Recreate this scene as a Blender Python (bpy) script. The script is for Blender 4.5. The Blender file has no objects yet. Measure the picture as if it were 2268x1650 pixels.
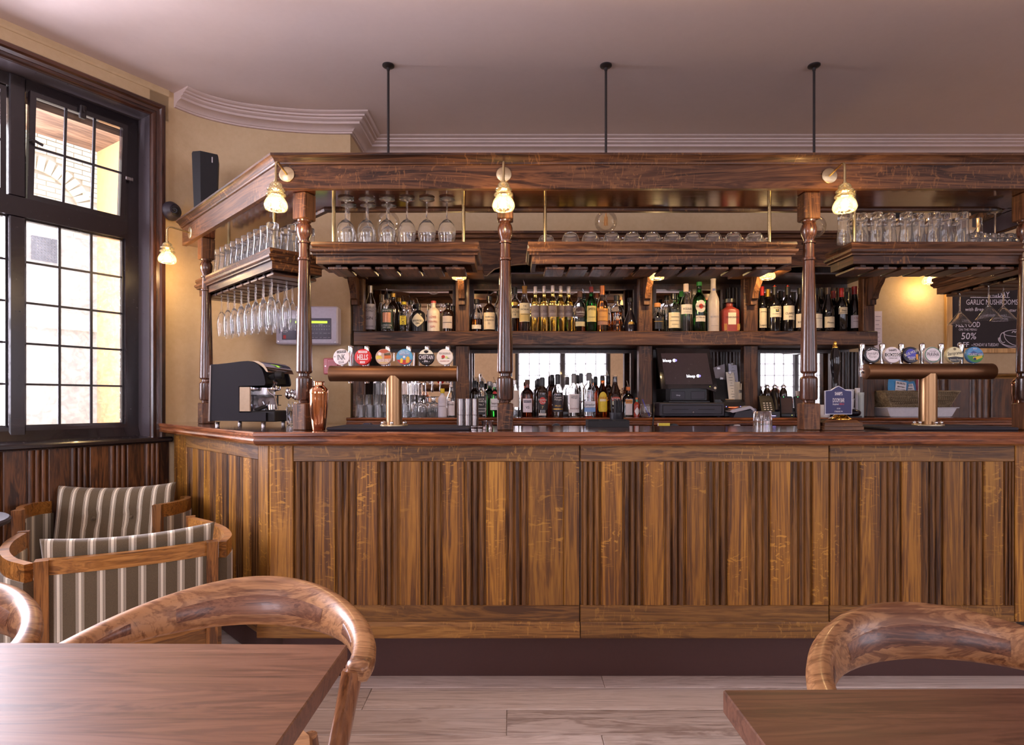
import bpy, bmesh, math, random
from mathutils import Vector, Matrix

random.seed(11)
sc = bpy.context.scene
COL = sc.collection
R = math.radians
PI = math.pi

# ------------------------------------------------------------------ camera
FPX, CXP, HYP, HZ = 1300.0, 1134.0, 888.0, 1.23      # focal length, principal column, horizon row (2268 px frame), eye height
cam_d = bpy.data.cameras.new('camera')
cam_d.sensor_width = 36.0
cam_d.sensor_fit = 'HORIZONTAL'
cam_d.lens = FPX / 2268.0 * 36.0
cam_d.shift_y = (HYP - 825.0) / 2268.0
cam_d.clip_start = 0.02
cam = bpy.data.objects.new('camera', cam_d)
cam.location = (0, 0, HZ)
cam.rotation_euler = (PI / 2, 0, 0)
COL.objects.link(cam)
sc.camera = cam

# ------------------------------------------------------------------ light and exposure
sc.view_settings.view_transform = 'Standard'
sc.view_settings.look = 'None'
sc.view_settings.gamma = 1.0
sc.view_settings.use_curve_mapping = False
sc.view_settings.exposure = 1.48
sc.cycles.max_bounces = 10
sc.cycles.adaptive_threshold = 0.02
sc.cycles.diffuse_bounces = 6
sc.cycles.glossy_bounces = 5
sc.cycles.transmission_bounces = 10
sc.cycles.transparent_max_bounces = 24
sc.cycles.sample_clamp_indirect = 6.0
sc.cycles.blur_glossy = 0.6
sc.cycles.use_denoising = True

world = bpy.data.worlds.new('overcast_sky')
sc.world = world
world.use_nodes = True
bg = world.node_tree.nodes['Background']
bg.inputs[0].default_value = (0.93, 0.92, 1.0, 1)
bg.inputs[1].default_value = 0.8


def area_light(name, loc, aim, w, h, energy, color):
    d = bpy.data.lights.new(name, 'AREA')
    d.shape = 'RECTANGLE'
    d.size, d.size_y = w, h
    d.energy = energy
    d.color = color
    o = bpy.data.objects.new(name, d)
    o.location = loc
    v = (Vector(aim) - Vector(loc)).normalized()
    o.rotation_euler = v.to_track_quat('-Z', 'Y').to_euler()
    COL.objects.link(o)
    return o


DAY = (0.93, 0.90, 1.0)
# daylight outside the tall rear windows and two unseen windows added for light
for wx, en in ((0.98, 24), (3.4, 22), (5.5, 18), (-3.62, 125)):  # last one stands at an added rear window, out of the mirrors' view
    area_light('window_and_added_daylight', (wx, -3.25, 2.0), (wx, 0, 1.6), 1.7, 2.0, en, DAY)
area_light('window_and_added_daylight', (7.3, -0.9, 2.0), (5.0, -0.5, 1.7), 2.0, 2.0, 42, DAY)  # at the added side window, unseen, for more light
# daylight entering by the long leaded window beside the bar
WN = Vector((0.8395, -0.5433, 0))
WD = Vector((0.5433, 0.8395, 0))
W0 = Vector((-2.10, 3.50, 0))
p0 = W0 + WD * -1.52 - WN * 0.70
area_light('window_and_added_daylight', (p0.x, p0.y, 1.95), (p0.x + WN.x * 2.2, p0.y + WN.y * 2.2, 2.0), 1.5, 1.8, 185, DAY)


# ------------------------------------------------------------------ pixel helpers (photo frame 2268 x 1650)
def X(px, Y):
    return (px - CXP) / FPX * Y


def Z(py, Y):
    return HZ - (py - HYP) / FPX * Y


def PX(px, py, Y):
    return Vector((X(px, Y), Y, Z(py, Y)))


# ------------------------------------------------------------------ materials
def srgb(r, g, b):
    f = lambda c: (c / 255.0) / 12.92 if c / 255.0 <= 0.04045 else ((c / 255.0 + 0.055) / 1.055) ** 2.4
    return (f(r), f(g), f(b), 1.0)


class NT:
    def __init__(self, name):
        self.m = bpy.data.materials.new(name)
        self.m.use_nodes = True
        self.t = self.m.node_tree
        self.t.nodes.clear()
        self.out = self.n('ShaderNodeOutputMaterial')

    def n(self, typ, **kw):
        nd = self.t.nodes.new(typ)
        for k, v in kw.items():
            setattr(nd, k, v)
        return nd

    def l(self, a, b):
        self.t.links.new(a, b)

    def sin(self, nd, **kw):
        for k, v in kw.items():
            nd.inputs[k.replace('_', ' ')].default_value = v
        return nd

    def math(self, op, a, b=None, c=None):
        nd = self.n('ShaderNodeMath', operation=op)
        for i, v in enumerate((a, b, c)):
            if v is None:
                continue
            if isinstance(v, (int, float)):
                nd.inputs[i].default_value = v
            else:
                self.l(v, nd.inputs[i])
        return nd.outputs[0]

    def mix(self, fac, a, b, blend='MIX'):
        nd = self.n('ShaderNodeMix', data_type='RGBA', blend_type=blend)
        if isinstance(fac, (int, float)):
            nd.inputs[0].default_value = fac
        else:
            self.l(fac, nd.inputs[0])
        for i, v in ((6, a), (7, b)):
            if isinstance(v, tuple):
                nd.inputs[i].default_value = v
            else:
                self.l(v, nd.inputs[i])
        return nd.outputs[2]

    def ramp(self, fac, stops):
        nd = self.n('ShaderNodeValToRGB')
        el = nd.color_ramp.elements
        while len(el) < len(stops):
            el.new(0.5)
        for e, (p, c) in zip(el, stops):
            e.position = p
            e.color = c if isinstance(c, tuple) else (c, c, c, 1)
        self.l(fac, nd.inputs[0])
        return nd.outputs[0]

    def coords(self, scale, rnd=True, mode='Object'):
        tc = self.n('ShaderNodeTexCoord')
        v = tc.outputs[mode]
        if rnd:
            oi = self.n('ShaderNodeObjectInfo')
            k = self.n('ShaderNodeVectorMath', operation='SCALE')
            k.inputs[0].default_value = (17.3, 31.1, 23.7)
            self.l(oi.outputs['Random'], k.inputs[3])
            ad = self.n('ShaderNodeVectorMath', operation='ADD')
            self.l(v, ad.inputs[0])
            self.l(k.outputs[0], ad.inputs[1])
            v = ad.outputs[0]
        mp = self.n('ShaderNodeMapping')
        mp.inputs['Scale'].default_value = scale
        self.l(v, mp.inputs[0])
        return mp.outputs[0]

    def noise(self, vec, scale=1.0, detail=4.0, rough=0.55, dist=0.0):
        nd = self.n('ShaderNodeTexNoise')
        nd.inputs['Scale'].default_value = scale
        nd.inputs['Detail'].default_value = detail
        nd.inputs['Roughness'].default_value = rough
        nd.inputs['Distortion'].default_value = dist
        self.l(vec, nd.inputs['Vector'])
        return nd.outputs[0]

    def bump(self, h, strength=0.2, dist=0.002):
        nd = self.n('ShaderNodeBump')
        nd.inputs['Strength'].default_value = strength
        nd.inputs['Distance'].default_value = dist
        self.l(h, nd.inputs['Height'])
        return nd.outputs[0]

    def principled(self, color=None, rough=0.5, metal=0.0, normal=None, **kw):
        p = self.n('ShaderNodeBsdfPrincipled')
        if color is not None:
            if isinstance(color, tuple):
                p.inputs['Base Color'].default_value = color
            else:
                self.l(color, p.inputs['Base Color'])
        if isinstance(rough, (int, float)):
            p.inputs['Roughness'].default_value = rough
        else:
            self.l(rough, p.inputs['Roughness'])
        p.inputs['Metallic'].default_value = metal
        for k, v in kw.items():
            p.inputs[k.replace('_', ' ')].default_value = v
        if normal is not None:
            self.l(normal, p.inputs['Normal'])
        self.l(p.outputs[0], self.out.inputs[0])
        return p


def plain(name, color, rough=0.5, metal=0.0, **kw):
    """A painted, plastic or metal surface: one colour with a faint mottling and fine relief."""
    t = NT(name)
    v = t.coords((1, 1, 1))
    n = t.noise(v, 60, 3)
    c2 = tuple(min(1, x * 1.05) for x in color[:3]) + (1,)
    c1 = tuple(x * 0.95 for x in color[:3]) + (1,)
    col = t.ramp(n, [(0.3, c1), (0.7, c2)])
    rr = t.math('MULTIPLY_ADD', n, 0.12, rough - 0.06) if rough > 0.08 else rough
    t.principled(col, rr, metal, None, **kw)
    return t.m


def wood(name, dark, mid, light, axis='x', rough=0.4, grain=1.0, fleck=None, coat=0.0, bumps=0.25, wave=0.0, var=0.35, spec=0.5, along=0.75, fl=0.75):
    """Oak, mahogany or walnut: stretched growth rings, pores and, for quarter-sawn oak, pale ray flecks."""
    t = NT(name)
    i = 'xyz'.index(axis)
    s = [9.0 * grain] * 3
    s[i] = along * grain
    v = t.coords(tuple(s))
    n1 = t.noise(v, 1.6, 5, 0.6, 0.9 + wave)
    s2 = [120.0 * grain] * 3
    s2[i] = 4.0 * grain
    v2 = t.coords(tuple(s2))
    n2 = t.noise(v2, 1.0, 3, 0.6, 0.2)
    s3 = [1.4] * 3
    s3[i] = 0.5
    n3 = t.noise(t.coords(tuple(s3)), 1.0, 2)
    # growth-ring bands
    band = t.math('SINE', t.math('MULTIPLY', n1, 42.0))
    base = t.math('ADD', t.math('MULTIPLY', n1, 0.55), t.math('MULTIPLY', band, 0.09))
    base = t.math('ADD', base, t.math('MULTIPLY', n3, var))
    base = t.math('ADD', base, t.math('MULTIPLY', n2, 0.22))
    col = t.ramp(base, [(0.42, dark), (0.60, mid), (0.82, light)])
    if fleck is not None:
        s4 = [15.0] * 3
        s4[i] = 42.0
        v4 = t.coords(tuple(s4))
        n4 = t.noise(v4, 0.9, 2, 0.5, 2.2)
        n5 = t.noise(t.coords((2.5, 2.5, 2.5)), 1.0, 1)
        f = t.ramp(t.math('MULTIPLY', t.ramp(n4, [(0.59, 0.0), (0.64, 1.0)]), t.ramp(n5, [(0.46, 0.0), (0.58, 1.0)])), [(0.0, 0.0), (1.0, fl)])
        col = t.mix(f, col, fleck)
    pore = t.ramp(n2, [(0.30, 0.55), (0.46, 1.0)])
    col = t.mix(0.55, col, pore, 'MULTIPLY')
    oi = t.n('ShaderNodeObjectInfo')
    hs = t.n('ShaderNodeHueSaturation')
    t.l(t.math('MULTIPLY_ADD', oi.outputs['Random'], 0.34, 0.83), hs.inputs['Value'])
    t.l(col, hs.inputs['Color'])
    rr = t.math('MULTIPLY_ADD', n2, 0.18, rough - 0.09)
    t.principled(hs.outputs[0], rr, 0.0, t.bump(n2, bumps, 0.0012), Coat_Weight=coat, Coat_Roughness=0.12, Specular_IOR_Level=spec)
    return t.m


def glass(name, color=(1, 1, 1, 1), rough=0.0, ior=1.42, clear=1.0):
    t = NT(name)
    v = t.coords((1, 1, 1))
    n = t.noise(v, 9, 2)
    c = t.mix(t.math('MULTIPLY', n, 0.12), color, tuple(x * 0.93 for x in color[:3]) + (1,))
    t.principled(c, rough, 0.0, None, Transmission_Weight=clear, IOR=ior)
    return t.m


def clear_pane(name, tint, gloss, bumpy=0.0, haze=0.0, scale=30.0):
    """Window and lamp glass, thin: light passes straight on, the face mirrors; rippled or ribbed glass bends its mirror image and is a little milky."""
    t = NT(name)
    tr = t.n('ShaderNodeBsdfTransparent')
    gl = t.n('ShaderNodeBsdfGlossy')
    gl.inputs['Roughness'].default_value = 0.04
    v = t.coords((1, 1, 1))
    n = t.noise(v, scale, 2, 0.5, 1.0)
    if bumpy:
        b = t.bump(n, 1.0, bumpy)
        t.l(b, gl.inputs['Normal'])
        t.l(t.mix(t.ramp(n, [(0.35, 0.0), (0.62, 1.0)]), tuple(x * 0.86 for x in tint[:3]) + (1,), tint), tr.inputs[0])
    else:
        tr.inputs[0].default_value = tint
    fr = t.n('ShaderNodeFresnel')
    fr.inputs[0].default_value = 1.45
    mx = t.n('ShaderNodeMixShader')
    t.l(t.math('MULTIPLY', fr.outputs[0], gloss), mx.inputs[0])
    t.l(tr.outputs[0], mx.inputs[1])
    t.l(gl.outputs[0], mx.inputs[2])
    last = mx.outputs[0]
    if haze:
        tl = t.n('ShaderNodeBsdfTranslucent')
        tl.inputs[0].default_value = tint
        m2 = t.n('ShaderNodeMixShader')
        m2.inputs[0].default_value = haze
        t.l(last, m2.inputs[1])
        t.l(tl.outputs[0], m2.inputs[2])
        last = m2.outputs[0]
    t.l(last, t.out.inputs[0])
    return t.m


def emit(name, color, strength):
    t = NT(name)
    e = t.n('ShaderNodeEmission')
    e.inputs[0].default_value = color
    e.inputs[1].default_value = strength
    t.l(e.outputs[0], t.out.inputs[0])
    return t.m


def plaster(name, c1, c2, scale=2.0, bumps=0.25, rough=0.85):
    t = NT(name)
    v = t.coords((1, 1, 1), rnd=False)
    n1 = t.noise(v, scale, 5, 0.65, 0.4)
    n2 = t.noise(v, 34, 4, 0.6)
    n3 = t.noise(v, 7.0, 4, 0.7, 1.6)
    col = t.ramp(t.math('ADD', t.math('MULTIPLY', n1, 0.75), t.math('MULTIPLY', n2, 0.25)), [(0.32, c1), (0.68, c2)])
    h = t.math('ADD', t.math('MULTIPLY', n3, 0.8), t.math('MULTIPLY', n2, 0.3))
    t.principled(col, rough, 0.0, t.bump(h, bumps, 0.006))
    return t.m


def brushed(name, color, rough, axis, metal=1.0, **kw):
    t = NT(name)
    s = [160.0] * 3
    s['xyz'.index(axis)] = 3.0
    n = t.noise(t.coords(tuple(s)), 1.0, 3)
    col = t.mix(t.math('MULTIPLY', n, 0.45), color, tuple(x * 0.72 for x in color[:3]) + (1,))
    t.principled(col, t.math('MULTIPLY_ADD', n, 0.16, rough - 0.08), metal, t.bump(n, 0.06, 0.0005), **kw)
    return t.m


def stripes_fabric(name, base, pale, axis='x', period=0.062):
    """Brown-grey wool with pale stripes, each edged by two hairlines, and a twill weave."""
    t = NT(name)
    tc = t.n('ShaderNodeTexCoord')
    sp = t.n('ShaderNodeSeparateXYZ')
    t.l(tc.outputs['UV'], sp.inputs[0])
    u = t.math('FRACT', t.math('DIVIDE', sp.outputs['X'], period))
    d = t.math('ABSOLUTE', t.math('SUBTRACT', u, 0.5))
    core = t.math('LESS_THAN', d, 0.075)
    l1 = t.math('LESS_THAN', t.math('ABSOLUTE', t.math('SUBTRACT', d, 0.125)), 0.016)
    l2 = t.math('LESS_THAN', t.math('ABSOLUTE', t.math('SUBTRACT', d, 0.18)), 0.012)
    f = t.math('MAXIMUM', core, t.math('MULTIPLY', t.math('MAXIMUM', l1, l2), 0.75))
    v = t.coords((1, 1, 1), rnd=False)
    n = t.noise(v, 420, 3)
    n2 = t.noise(v, 24, 2)
    b2 = t.mix(n, tuple(x * 0.55 for x in base[:3]) + (1,), tuple(min(1, x * 1.5) for x in base[:3]) + (1,))
    p2 = t.mix(n, tuple(x * 0.82 for x in pale[:3]) + (1,), pale)
    col = t.mix(f, b2, p2)
    t.principled(col, 0.95, 0.0, t.bump(t.math('ADD', n, t.math('MULTIPLY', n2, 0.4)), 0.35, 0.002), Sheen_Weight=0.3)
    return t.m


M = {}
S = srgb
M['ceiling'] = plaster('ceiling_paint', S(202, 185, 180), S(210, 193, 188), 1.1, 0.05)
M['cornice'] = plaster('cornice_paint', S(198, 178, 172), S(204, 184, 178), 3.0, 0.03, 0.7)
M['wall'] = plaster('beige_plaster', S(186, 158, 120), S(208, 183, 146), 1.5, 0.4)
OAKD, OAKM, OAKL = S(46, 27, 19), S(92, 60, 40), S(130, 90, 58)
M['oak_x'] = wood('dark_oak_along', OAKD, OAKM, OAKL, 'x', 0.42, 1.0, S(168, 118, 70), 0.05, spec=0.3, fl=0.32)
M['oak_z'] = wood('dark_oak_upright', OAKD, OAKM, OAKL, 'z', 0.42, 1.0, S(160, 110, 66), 0.05, spec=0.3, fl=0.32)
M['oak_y'] = wood('dark_oak_across', OAKD, OAKM, OAKL, 'y', 0.36, 1.0, None, 0.15)
M['deep_z'] = wood('deep_oak_upright', S(28, 15, 12), S(52, 30, 22), S(78, 46, 32), 'z', 0.34, 1.0, None, 0.2)
M['deep_x'] = wood('deep_oak_along', S(28, 15, 12), S(52, 30, 22), S(78, 46, 32), 'x', 0.34, 1.0, None, 0.2)
M['turned'] = wood('polished_turned_wood', S(44, 24, 17), S(78, 46, 31), S(106, 66, 45), 'z', 0.27, 1.2, None, 0.4, 0.03)
PAND, PANM, PANL = S(92, 55, 20), S(150, 100, 34), S(194, 140, 52)
M['panel'] = wood('bar_panel_oak', PAND, PANM, PANL, 'z', 0.42, 1.5, S(206, 150, 58), 0.1, 0.5, -0.4, 0.34, along=0.3, fl=0.62)
M['panel_flute'] = wood('bar_panel_flute_oak', S(60, 35, 18), S(112, 74, 34), S(158, 110, 52), 'z', 0.36, 2.2, None, 0.2, 0.5, -0.4, 0.36, along=0.25)
M['panel_x'] = wood('bar_rail_oak', S(86, 54, 24), S(134, 92, 42), S(168, 122, 60), 'x', 0.42, 1.1, S(176, 128, 58), 0.1, 0.4)
M['dado'] = wood('dark_dado_oak', S(48, 27, 16), S(94, 58, 32), S(130, 84, 46), 'z', 0.38, 1.1, None, 0.15, 0.4)
M['mahog'] = wood('polished_mahogany', S(80, 38, 18), S(134, 74, 36), S(172, 106, 58), 'x', 0.2, 1.0, None, 0.8, 0.08)
M['mahog_dark'] = wood('polished_mahogany_top', S(50, 22, 14), S(84, 42, 26), S(110, 60, 38), 'x', 0.14, 1.0, None, 0.9, 0.04)
M['walnut'] = wood('walnut_table', S(92, 59, 45), S(112, 74, 56), S(130, 91, 70), 'x', 0.42, 0.8, None, 0.0, 0.1, 1.2)
M['acacia'] = wood('acacia_chair_wood', S(62, 36, 23), S(120, 78, 50), S(176, 130, 88), 'x', 0.38, 0.75, None, 0.12, 0.12, 1.2, 0.75)
M['acacia_dark'] = wood('acacia_dark_block', S(54, 30, 24), S(94, 58, 42), S(136, 92, 66), 'x', 0.38, 0.9, None, 0.12, 0.12, 1.6, 0.6)
M['acacia_z'] = wood('acacia_leg_wood', S(62, 32, 18), S(116, 70, 38), S(150, 98, 58), 'z', 0.3, 0.8, None, 0.3, 0.12, 1.0, 0.5)
M['teak_x'] = wood('teak_rail', S(98, 60, 24), S(152, 100, 44), S(182, 128, 64), 'x', 0.34, 1.2, None, 0.2, 0.1, 0.5)
M['teak_z'] = wood('teak_post', S(88, 52, 22), S(138, 88, 38), S(166, 112, 56), 'z', 0.34, 1.2, None, 0.2, 0.1, 0.5)
M['floor'] = wood('limed_floor_plank', S(170, 150, 138), S(210, 194, 182), S(226, 212, 202), 'x', 0.5, 0.7, None, 0.0, 0.35, 1.4, 0.5)
M['plinth'] = plain('plinth_paint', S(78, 50, 46), 0.6)
M['frame'] = plain('black_gloss_paint', S(28, 21, 25), 0.25, Coat_Weight=0.35)
M['frame_grey'] = plain('grey_gloss_paint', S(70, 62, 66), 0.3, Coat_Weight=0.4)
M['lead'] = plain('lead_came', S(44, 40, 44), 0.5)
M['trim'] = wood('window_trim_wood', S(36, 18, 14), S(66, 36, 24), S(92, 54, 36), 'z', 0.3, 1.2, None, 0.4)
M['trim_x'] = wood('window_trim_wood_head', S(36, 18, 14), S(66, 36, 24), S(92, 54, 36), 'x', 0.3, 1.2, None, 0.4)
M['pane'] = clear_pane('plain_window_glass', (0.97, 0.97, 1.0, 1), 0.8)
M['pane_wavy'] = clear_pane('rippled_window_glass', (0.98, 0.97, 1.0, 1), 0.8, 0.02, 0.03, 26.0)
M['brick'] = plain('pale_buff_brick', S(238, 228, 204), 0.9)
M['mortar'] = plaster('pale_mortar', S(206, 196, 176), S(226, 218, 200), 6.0, 0.2)
M['lintel'] = wood('brown_lintel', S(84, 62, 44), S(120, 94, 70), S(144, 116, 90), 'x', 0.7)  # brown wood, darker than the stone reveal
M['tan'] = plaster('ochre_stone', S(158, 116, 66), S(186, 142, 90), 1.2, 0.15)
M['brass'] = brushed('brass', S(206, 188, 140), 0.22, 'z')
M['brass_shiny'] = plain('polished_brass', S(226, 176, 78), 0.12, 1.0)
M['brass_plate'] = brushed('satin_brass_plate', S(206, 186, 150), 0.4, 'x')
M['bronze_x'] = brushed('bronze_tube_along', S(128, 92, 66), 0.46, 'x')
M['bronze_z'] = brushed('bronze_tube_upright', S(166, 130, 94), 0.36, 'z')
M['copper'] = plain('polished_copper', S(222, 160, 122), 0.08, 1.0)
M['chrome'] = plain('chrome', S(222, 222, 228), 0.07, 1.0)
M['steel'] = brushed('brushed_steel', S(160, 154, 154), 0.28, 'z')
M['mirror'] = plain('mirror_silvering', S(232, 226, 222), 0.02, 1.0)
M['black'] = plain('black_plastic', S(24, 21, 26), 0.4)
M['black_soft'] = plain('matt_black', S(20, 18, 22), 0.7)
M['charcoal'] = plain('charcoal_plastic', S(46, 40, 50), 0.45)
M['mat'] = plain('slate_bar_mat', S(44, 40, 48), 0.75)
M['iron'] = plain('black_iron', S(34, 26, 26), 0.45)
M['white'] = plain('white_plastic', S(226, 222, 226), 0.4)
M['lilac_white'] = plain('pale_grey_enamel', S(196, 188, 204), 0.4)
M['paper'] = plain('paper', S(232, 222, 206), 0.8)
M['cream'] = plain('cream_label', S(222, 208, 172), 0.7)
M['glass'] = glass('clear_glass', (1, 1, 1, 1), 0.0, 1.38)
M['bar_glass'] = glass('hazy_brightened_bar_glass', (1, 1, 1, 1), 0.0, 1.42, 0.972)  # old-glass haze, its white share put in to brighten the glasses
M['bulb_glass'] = clear_pane('clear_bulb_glass', (1, 0.99, 0.97, 1), 0.35)
M['shade'] = clear_pane('pressed_lamp_glass', (1.0, 0.95, 0.82, 1), 1.6, 0.004, 0.035, 60.0)
M['lamp'] = emit('lamp_glow', (1.0, 0.70, 0.34, 1), 20.0)
M['filament'] = plain('gold_filament', S(206, 150, 84), 0.5)
M['fabric'] = stripes_fabric('striped_wool', S(98, 84, 62), S(238, 228, 206))
M['wicker'] = wood('seagrass_weave', S(92, 74, 52), S(150, 130, 100), S(186, 166, 134), 'x', 0.8, 3.0)
M['board'] = plaster('chalkboard_slate', S(30, 22, 26), S(44, 34, 38), 3.0, 0.03, 0.7)
M['chalk'] = plain('chalk', S(226, 218, 232), 0.9)
M['pine'] = wood('pale_pine', S(176, 132, 78), S(200, 156, 100), S(214, 176, 122), 'z', 0.5, 1.0)
M['red_plastic'] = plain('red_plastic', S(176, 40, 50), 0.35)
M['pinkred'] = plain('faded_red_plastic', S(196, 84, 92), 0.35)

_pc = {}


def P(r, g, b, rough=0.5, metal=0.0):
    """A plain coloured print, cap or label material, made once per colour."""
    k = (r, g, b, rough, metal)
    if k not in _pc:
        _pc[k] = plain('print_%02x%02x%02x' % (r, g, b), srgb(r, g, b), rough, metal)
    return _pc[k]


def G(r, g, b, rough=0.0):
    k = ('g', r, g, b, rough)
    if k not in _pc:
        _pc[k] = glass('bottle_glass_%02x%02x%02x' % (r, g, b), srgb(r, g, b), rough)
    return _pc[k]


# ------------------------------------------------------------------ mesh building
class MB:
    def __init__(self):
        self.v, self.f, self.fixn = [], [], True

    def add(self, vs, fs):
        b = len(self.v)
        self.v.extend(Vector(p) for p in vs)
        self.f.extend(tuple(b + i for i in f) for f in fs)
        return self

    def box(self, x0, x1, y0, y1, z0, z1, bev=0.0):
        if bev <= 0:
            return self.add([(x0, y0, z0), (x1, y0, z0), (x1, y1, z0), (x0, y1, z0), (x0, y0, z1), (x1, y0, z1), (x1, y1, z1), (x0, y1, z1)],
                            [(3, 2, 1, 0), (4, 5, 6, 7), (0, 1, 5, 4), (1, 2, 6, 5), (2, 3, 7, 6), (3, 0, 4, 7)])
        b = min(bev, (x1 - x0) * .45, (y1 - y0) * .45, (z1 - z0) * .45)
        rings = []
        for z, e in ((z0, b), (z0 + b, 0), (z1 - b, 0), (z1, b)):
            xa, xb, ya, yb = x0 + e, x1 - e, y0 + e, y1 - e
            c = b if e == 0 else b * .6
            rings.append([(xa + c, ya, z), (xb - c, ya, z), (xb, ya + c, z), (xb, yb - c, z), (xb - c, yb, z), (xa + c, yb, z), (xa, yb - c, z), (xa, ya + c, z)])
        return self.loft(rings)

    def loft(self, rings, caps=True, closed=True):
        n = len(rings[0])
        vs = [p for r in rings for p in r]
        fs = []
        for i in range(len(rings) - 1):
            for j in range(n if closed else n - 1):
                k = (j + 1) % n
                fs.append((i * n + j, i * n + k, (i + 1) * n + k, (i + 1) * n + j))
        if caps and closed:
            fs.append(tuple(range(n - 1, -1, -1)))
            fs.append(tuple((len(rings) - 1) * n + j for j in range(n)))
        return self.add(vs, fs)

    def lathe(self, prof, n=24, c=(0, 0, 0), axis='z', caps=True, rot=0.0):
        """prof: (r, h) or (r, h, k): k is the superellipse power of the section (2 round, 6 square)."""
        rings = []
        for q in prof:
            r, h = q[0], q[1]
            k = q[2] if len(q) > 2 else 2
            ring = []
            for i in range(n):
                a = 2 * PI * (i + 0.5) / n + rot
                ca, sa = math.cos(a), math.sin(a)
                rr = max(r, 1e-5)
                if k != 2:
                    rr = rr / (abs(math.cos(a - rot)) ** k + abs(math.sin(a - rot)) ** k) ** (1.0 / k)
                p = (rr * ca, rr * sa, h)
                if axis == 'x':
                    p = (h, rr * ca, rr * sa)
                elif axis == 'y':
                    p = (rr * sa, h, rr * ca)
                ring.append((p[0] + c[0], p[1] + c[1], p[2] + c[2]))
            rings.append(ring)
        return self.loft(rings, caps)

    def cyl(self, r, z0, z1, n=16, c=(0, 0), axis='z'):
        cc = (c[0], c[1], 0) if axis == 'z' else (0, c[0], c[1]) if axis == 'x' else (c[0], 0, c[1])
        return self.lathe([(r, z0), (r, z1)], n, cc, axis)

    def tube(self, pts, r, n=8, close=False):
        pts = [Vector(p) for p in pts]
        rs = r if isinstance(r, (list, tuple)) else [r] * len(pts)
        t = (pts[1] - pts[0]).normalized()
        up = Vector((0, 0, 1)) if abs(t.z) < 0.9 else Vector((1, 0, 0))
        u = t.cross(up).normalized()
        rings = []
        for i, p in enumerate(pts):
            a = pts[max(i - 1, 0)]
            b = pts[min(i + 1, len(pts) - 1)]
            t = (b - a).normalized()
            u = (u - t * u.dot(t)).normalized()
            w = t.cross(u)
            rings.append([p + (u * math.cos(2 * PI * k / n) + w * math.sin(2 * PI * k / n)) * rs[i] for k in range(n)])
        return self.loft(rings)

    def prism(self, outline, y0, y1, axis='y'):
        """outline: (a, b) points; extruded along the axis."""
        n = len(outline)
        f = {'y': lambda a, b, h: (a, h, b), 'z': lambda a, b, h: (a, b, h), 'x': lambda a, b, h: (h, a, b)}[axis]
        vs = [f(a, b, y0) for a, b in outline] + [f(a, b, y1) for a, b in outline]
        fs = [tuple(range(n)), tuple(range(2 * n - 1, n - 1, -1))]
        fs += [(i, n + i, n + (i + 1) % n, (i + 1) % n) for i in range(n)]
        return self.add(vs, fs)

    def sweep(self, path, prof, caps=True, loop=False):
        """path: (x, y) points; prof: (out, z) points, out towards the path's left; mitred."""
        n = len(path)
        nr = []
        for i in range(n):
            ds = []
            if i > 0 or loop:
                ds.append((Vector(path[i]) - Vector(path[i - 1])).normalized())
            if i < n - 1 or loop:
                ds.append((Vector(path[(i + 1) % n]) - Vector(path[i])).normalized())
            ns = [Vector((-d.y, d.x)) for d in ds]
            m = sum(ns, Vector((0, 0)))
            m.normalize()
            m = m / max(0.2, m.dot(ns[0]))
            nr.append(m)
        rings = [[(path[i][0] + nr[i].x * o, path[i][1] + nr[i].y * o, z) for o, z in prof] for i in range(n)]
        if loop:
            rings.append(rings[0])
        return self.loft(rings, caps and not loop)

    def legs(self, path, prof, name, mat, parent, smooth=30, off=(0, 0, 0), loop=False):
        """The same sweep, each straight length an object of its own lying along its own x axis, mitred at the corners."""
        t = MB().sweep(path, prof, True, loop)
        m = len(prof)
        n = len(path)
        out = []
        for i in range(n if loop else n - 1):
            a, b = Vector((*path[i], 0)), Vector((*path[(i + 1) % n], 0))
            d = b - a
            ang = math.atan2(d.y, d.x)
            if abs(ang) > PI / 2 + .01:
                ang += PI
            inv = Matrix.Rotation(-ang, 4, 'Z')
            k = MB().loft([[inv @ (t.v[i * m + j] - a) for j in range(m)], [inv @ (t.v[(i + 1) * m + j] - a) for j in range(m)]])
            o = k.build(name, mat, parent, smooth)
            o.location = a - Vector(off)
            o.rotation_euler = (0, 0, ang)
            out.append(o)
        return out

    def sphere(self, r, c=(0, 0, 0), n=14, m=8, sz=1.0):
        return self.lathe([(r * math.sin(PI * i / m), -r * sz * math.cos(PI * i / m)) for i in range(m + 1)], n, c)

    def xf(self, mat, start=0):
        for i in range(start, len(self.v)):
            self.v[i] = mat @ self.v[i]
        return self

    def map(self, fn, start=0):
        for i in range(start, len(self.v)):
            self.v[i] = Vector(fn(self.v[i]))
        return self

    def text(self, s, x, z, h, maxw=None, bold=0.0, shear=0.0, fn=None, align='c', squeeze=1.0, rot=0.0):
        """Flat lettering in the xz plane, facing -y; fn maps (x, z) to a point."""
        vs, fs, w = text_geo(s, bold, shear)
        k = h * squeeze
        if maxw and w * k > maxw:
            k = maxw / w
        off = {'c': -w * k / 2, 'l': 0.0, 'r': -w * k}[align]
        cr, sr = math.cos(rot), math.sin(rot)
        out = []
        for a, b in vs:
            u0, w0 = a * k + off, b * h
            u, q = x + u0 * cr - w0 * sr, z + u0 * sr + w0 * cr
            out.append(fn(u, q) if fn else (u, 0.0, q))
        return self.add(out, fs)

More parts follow.
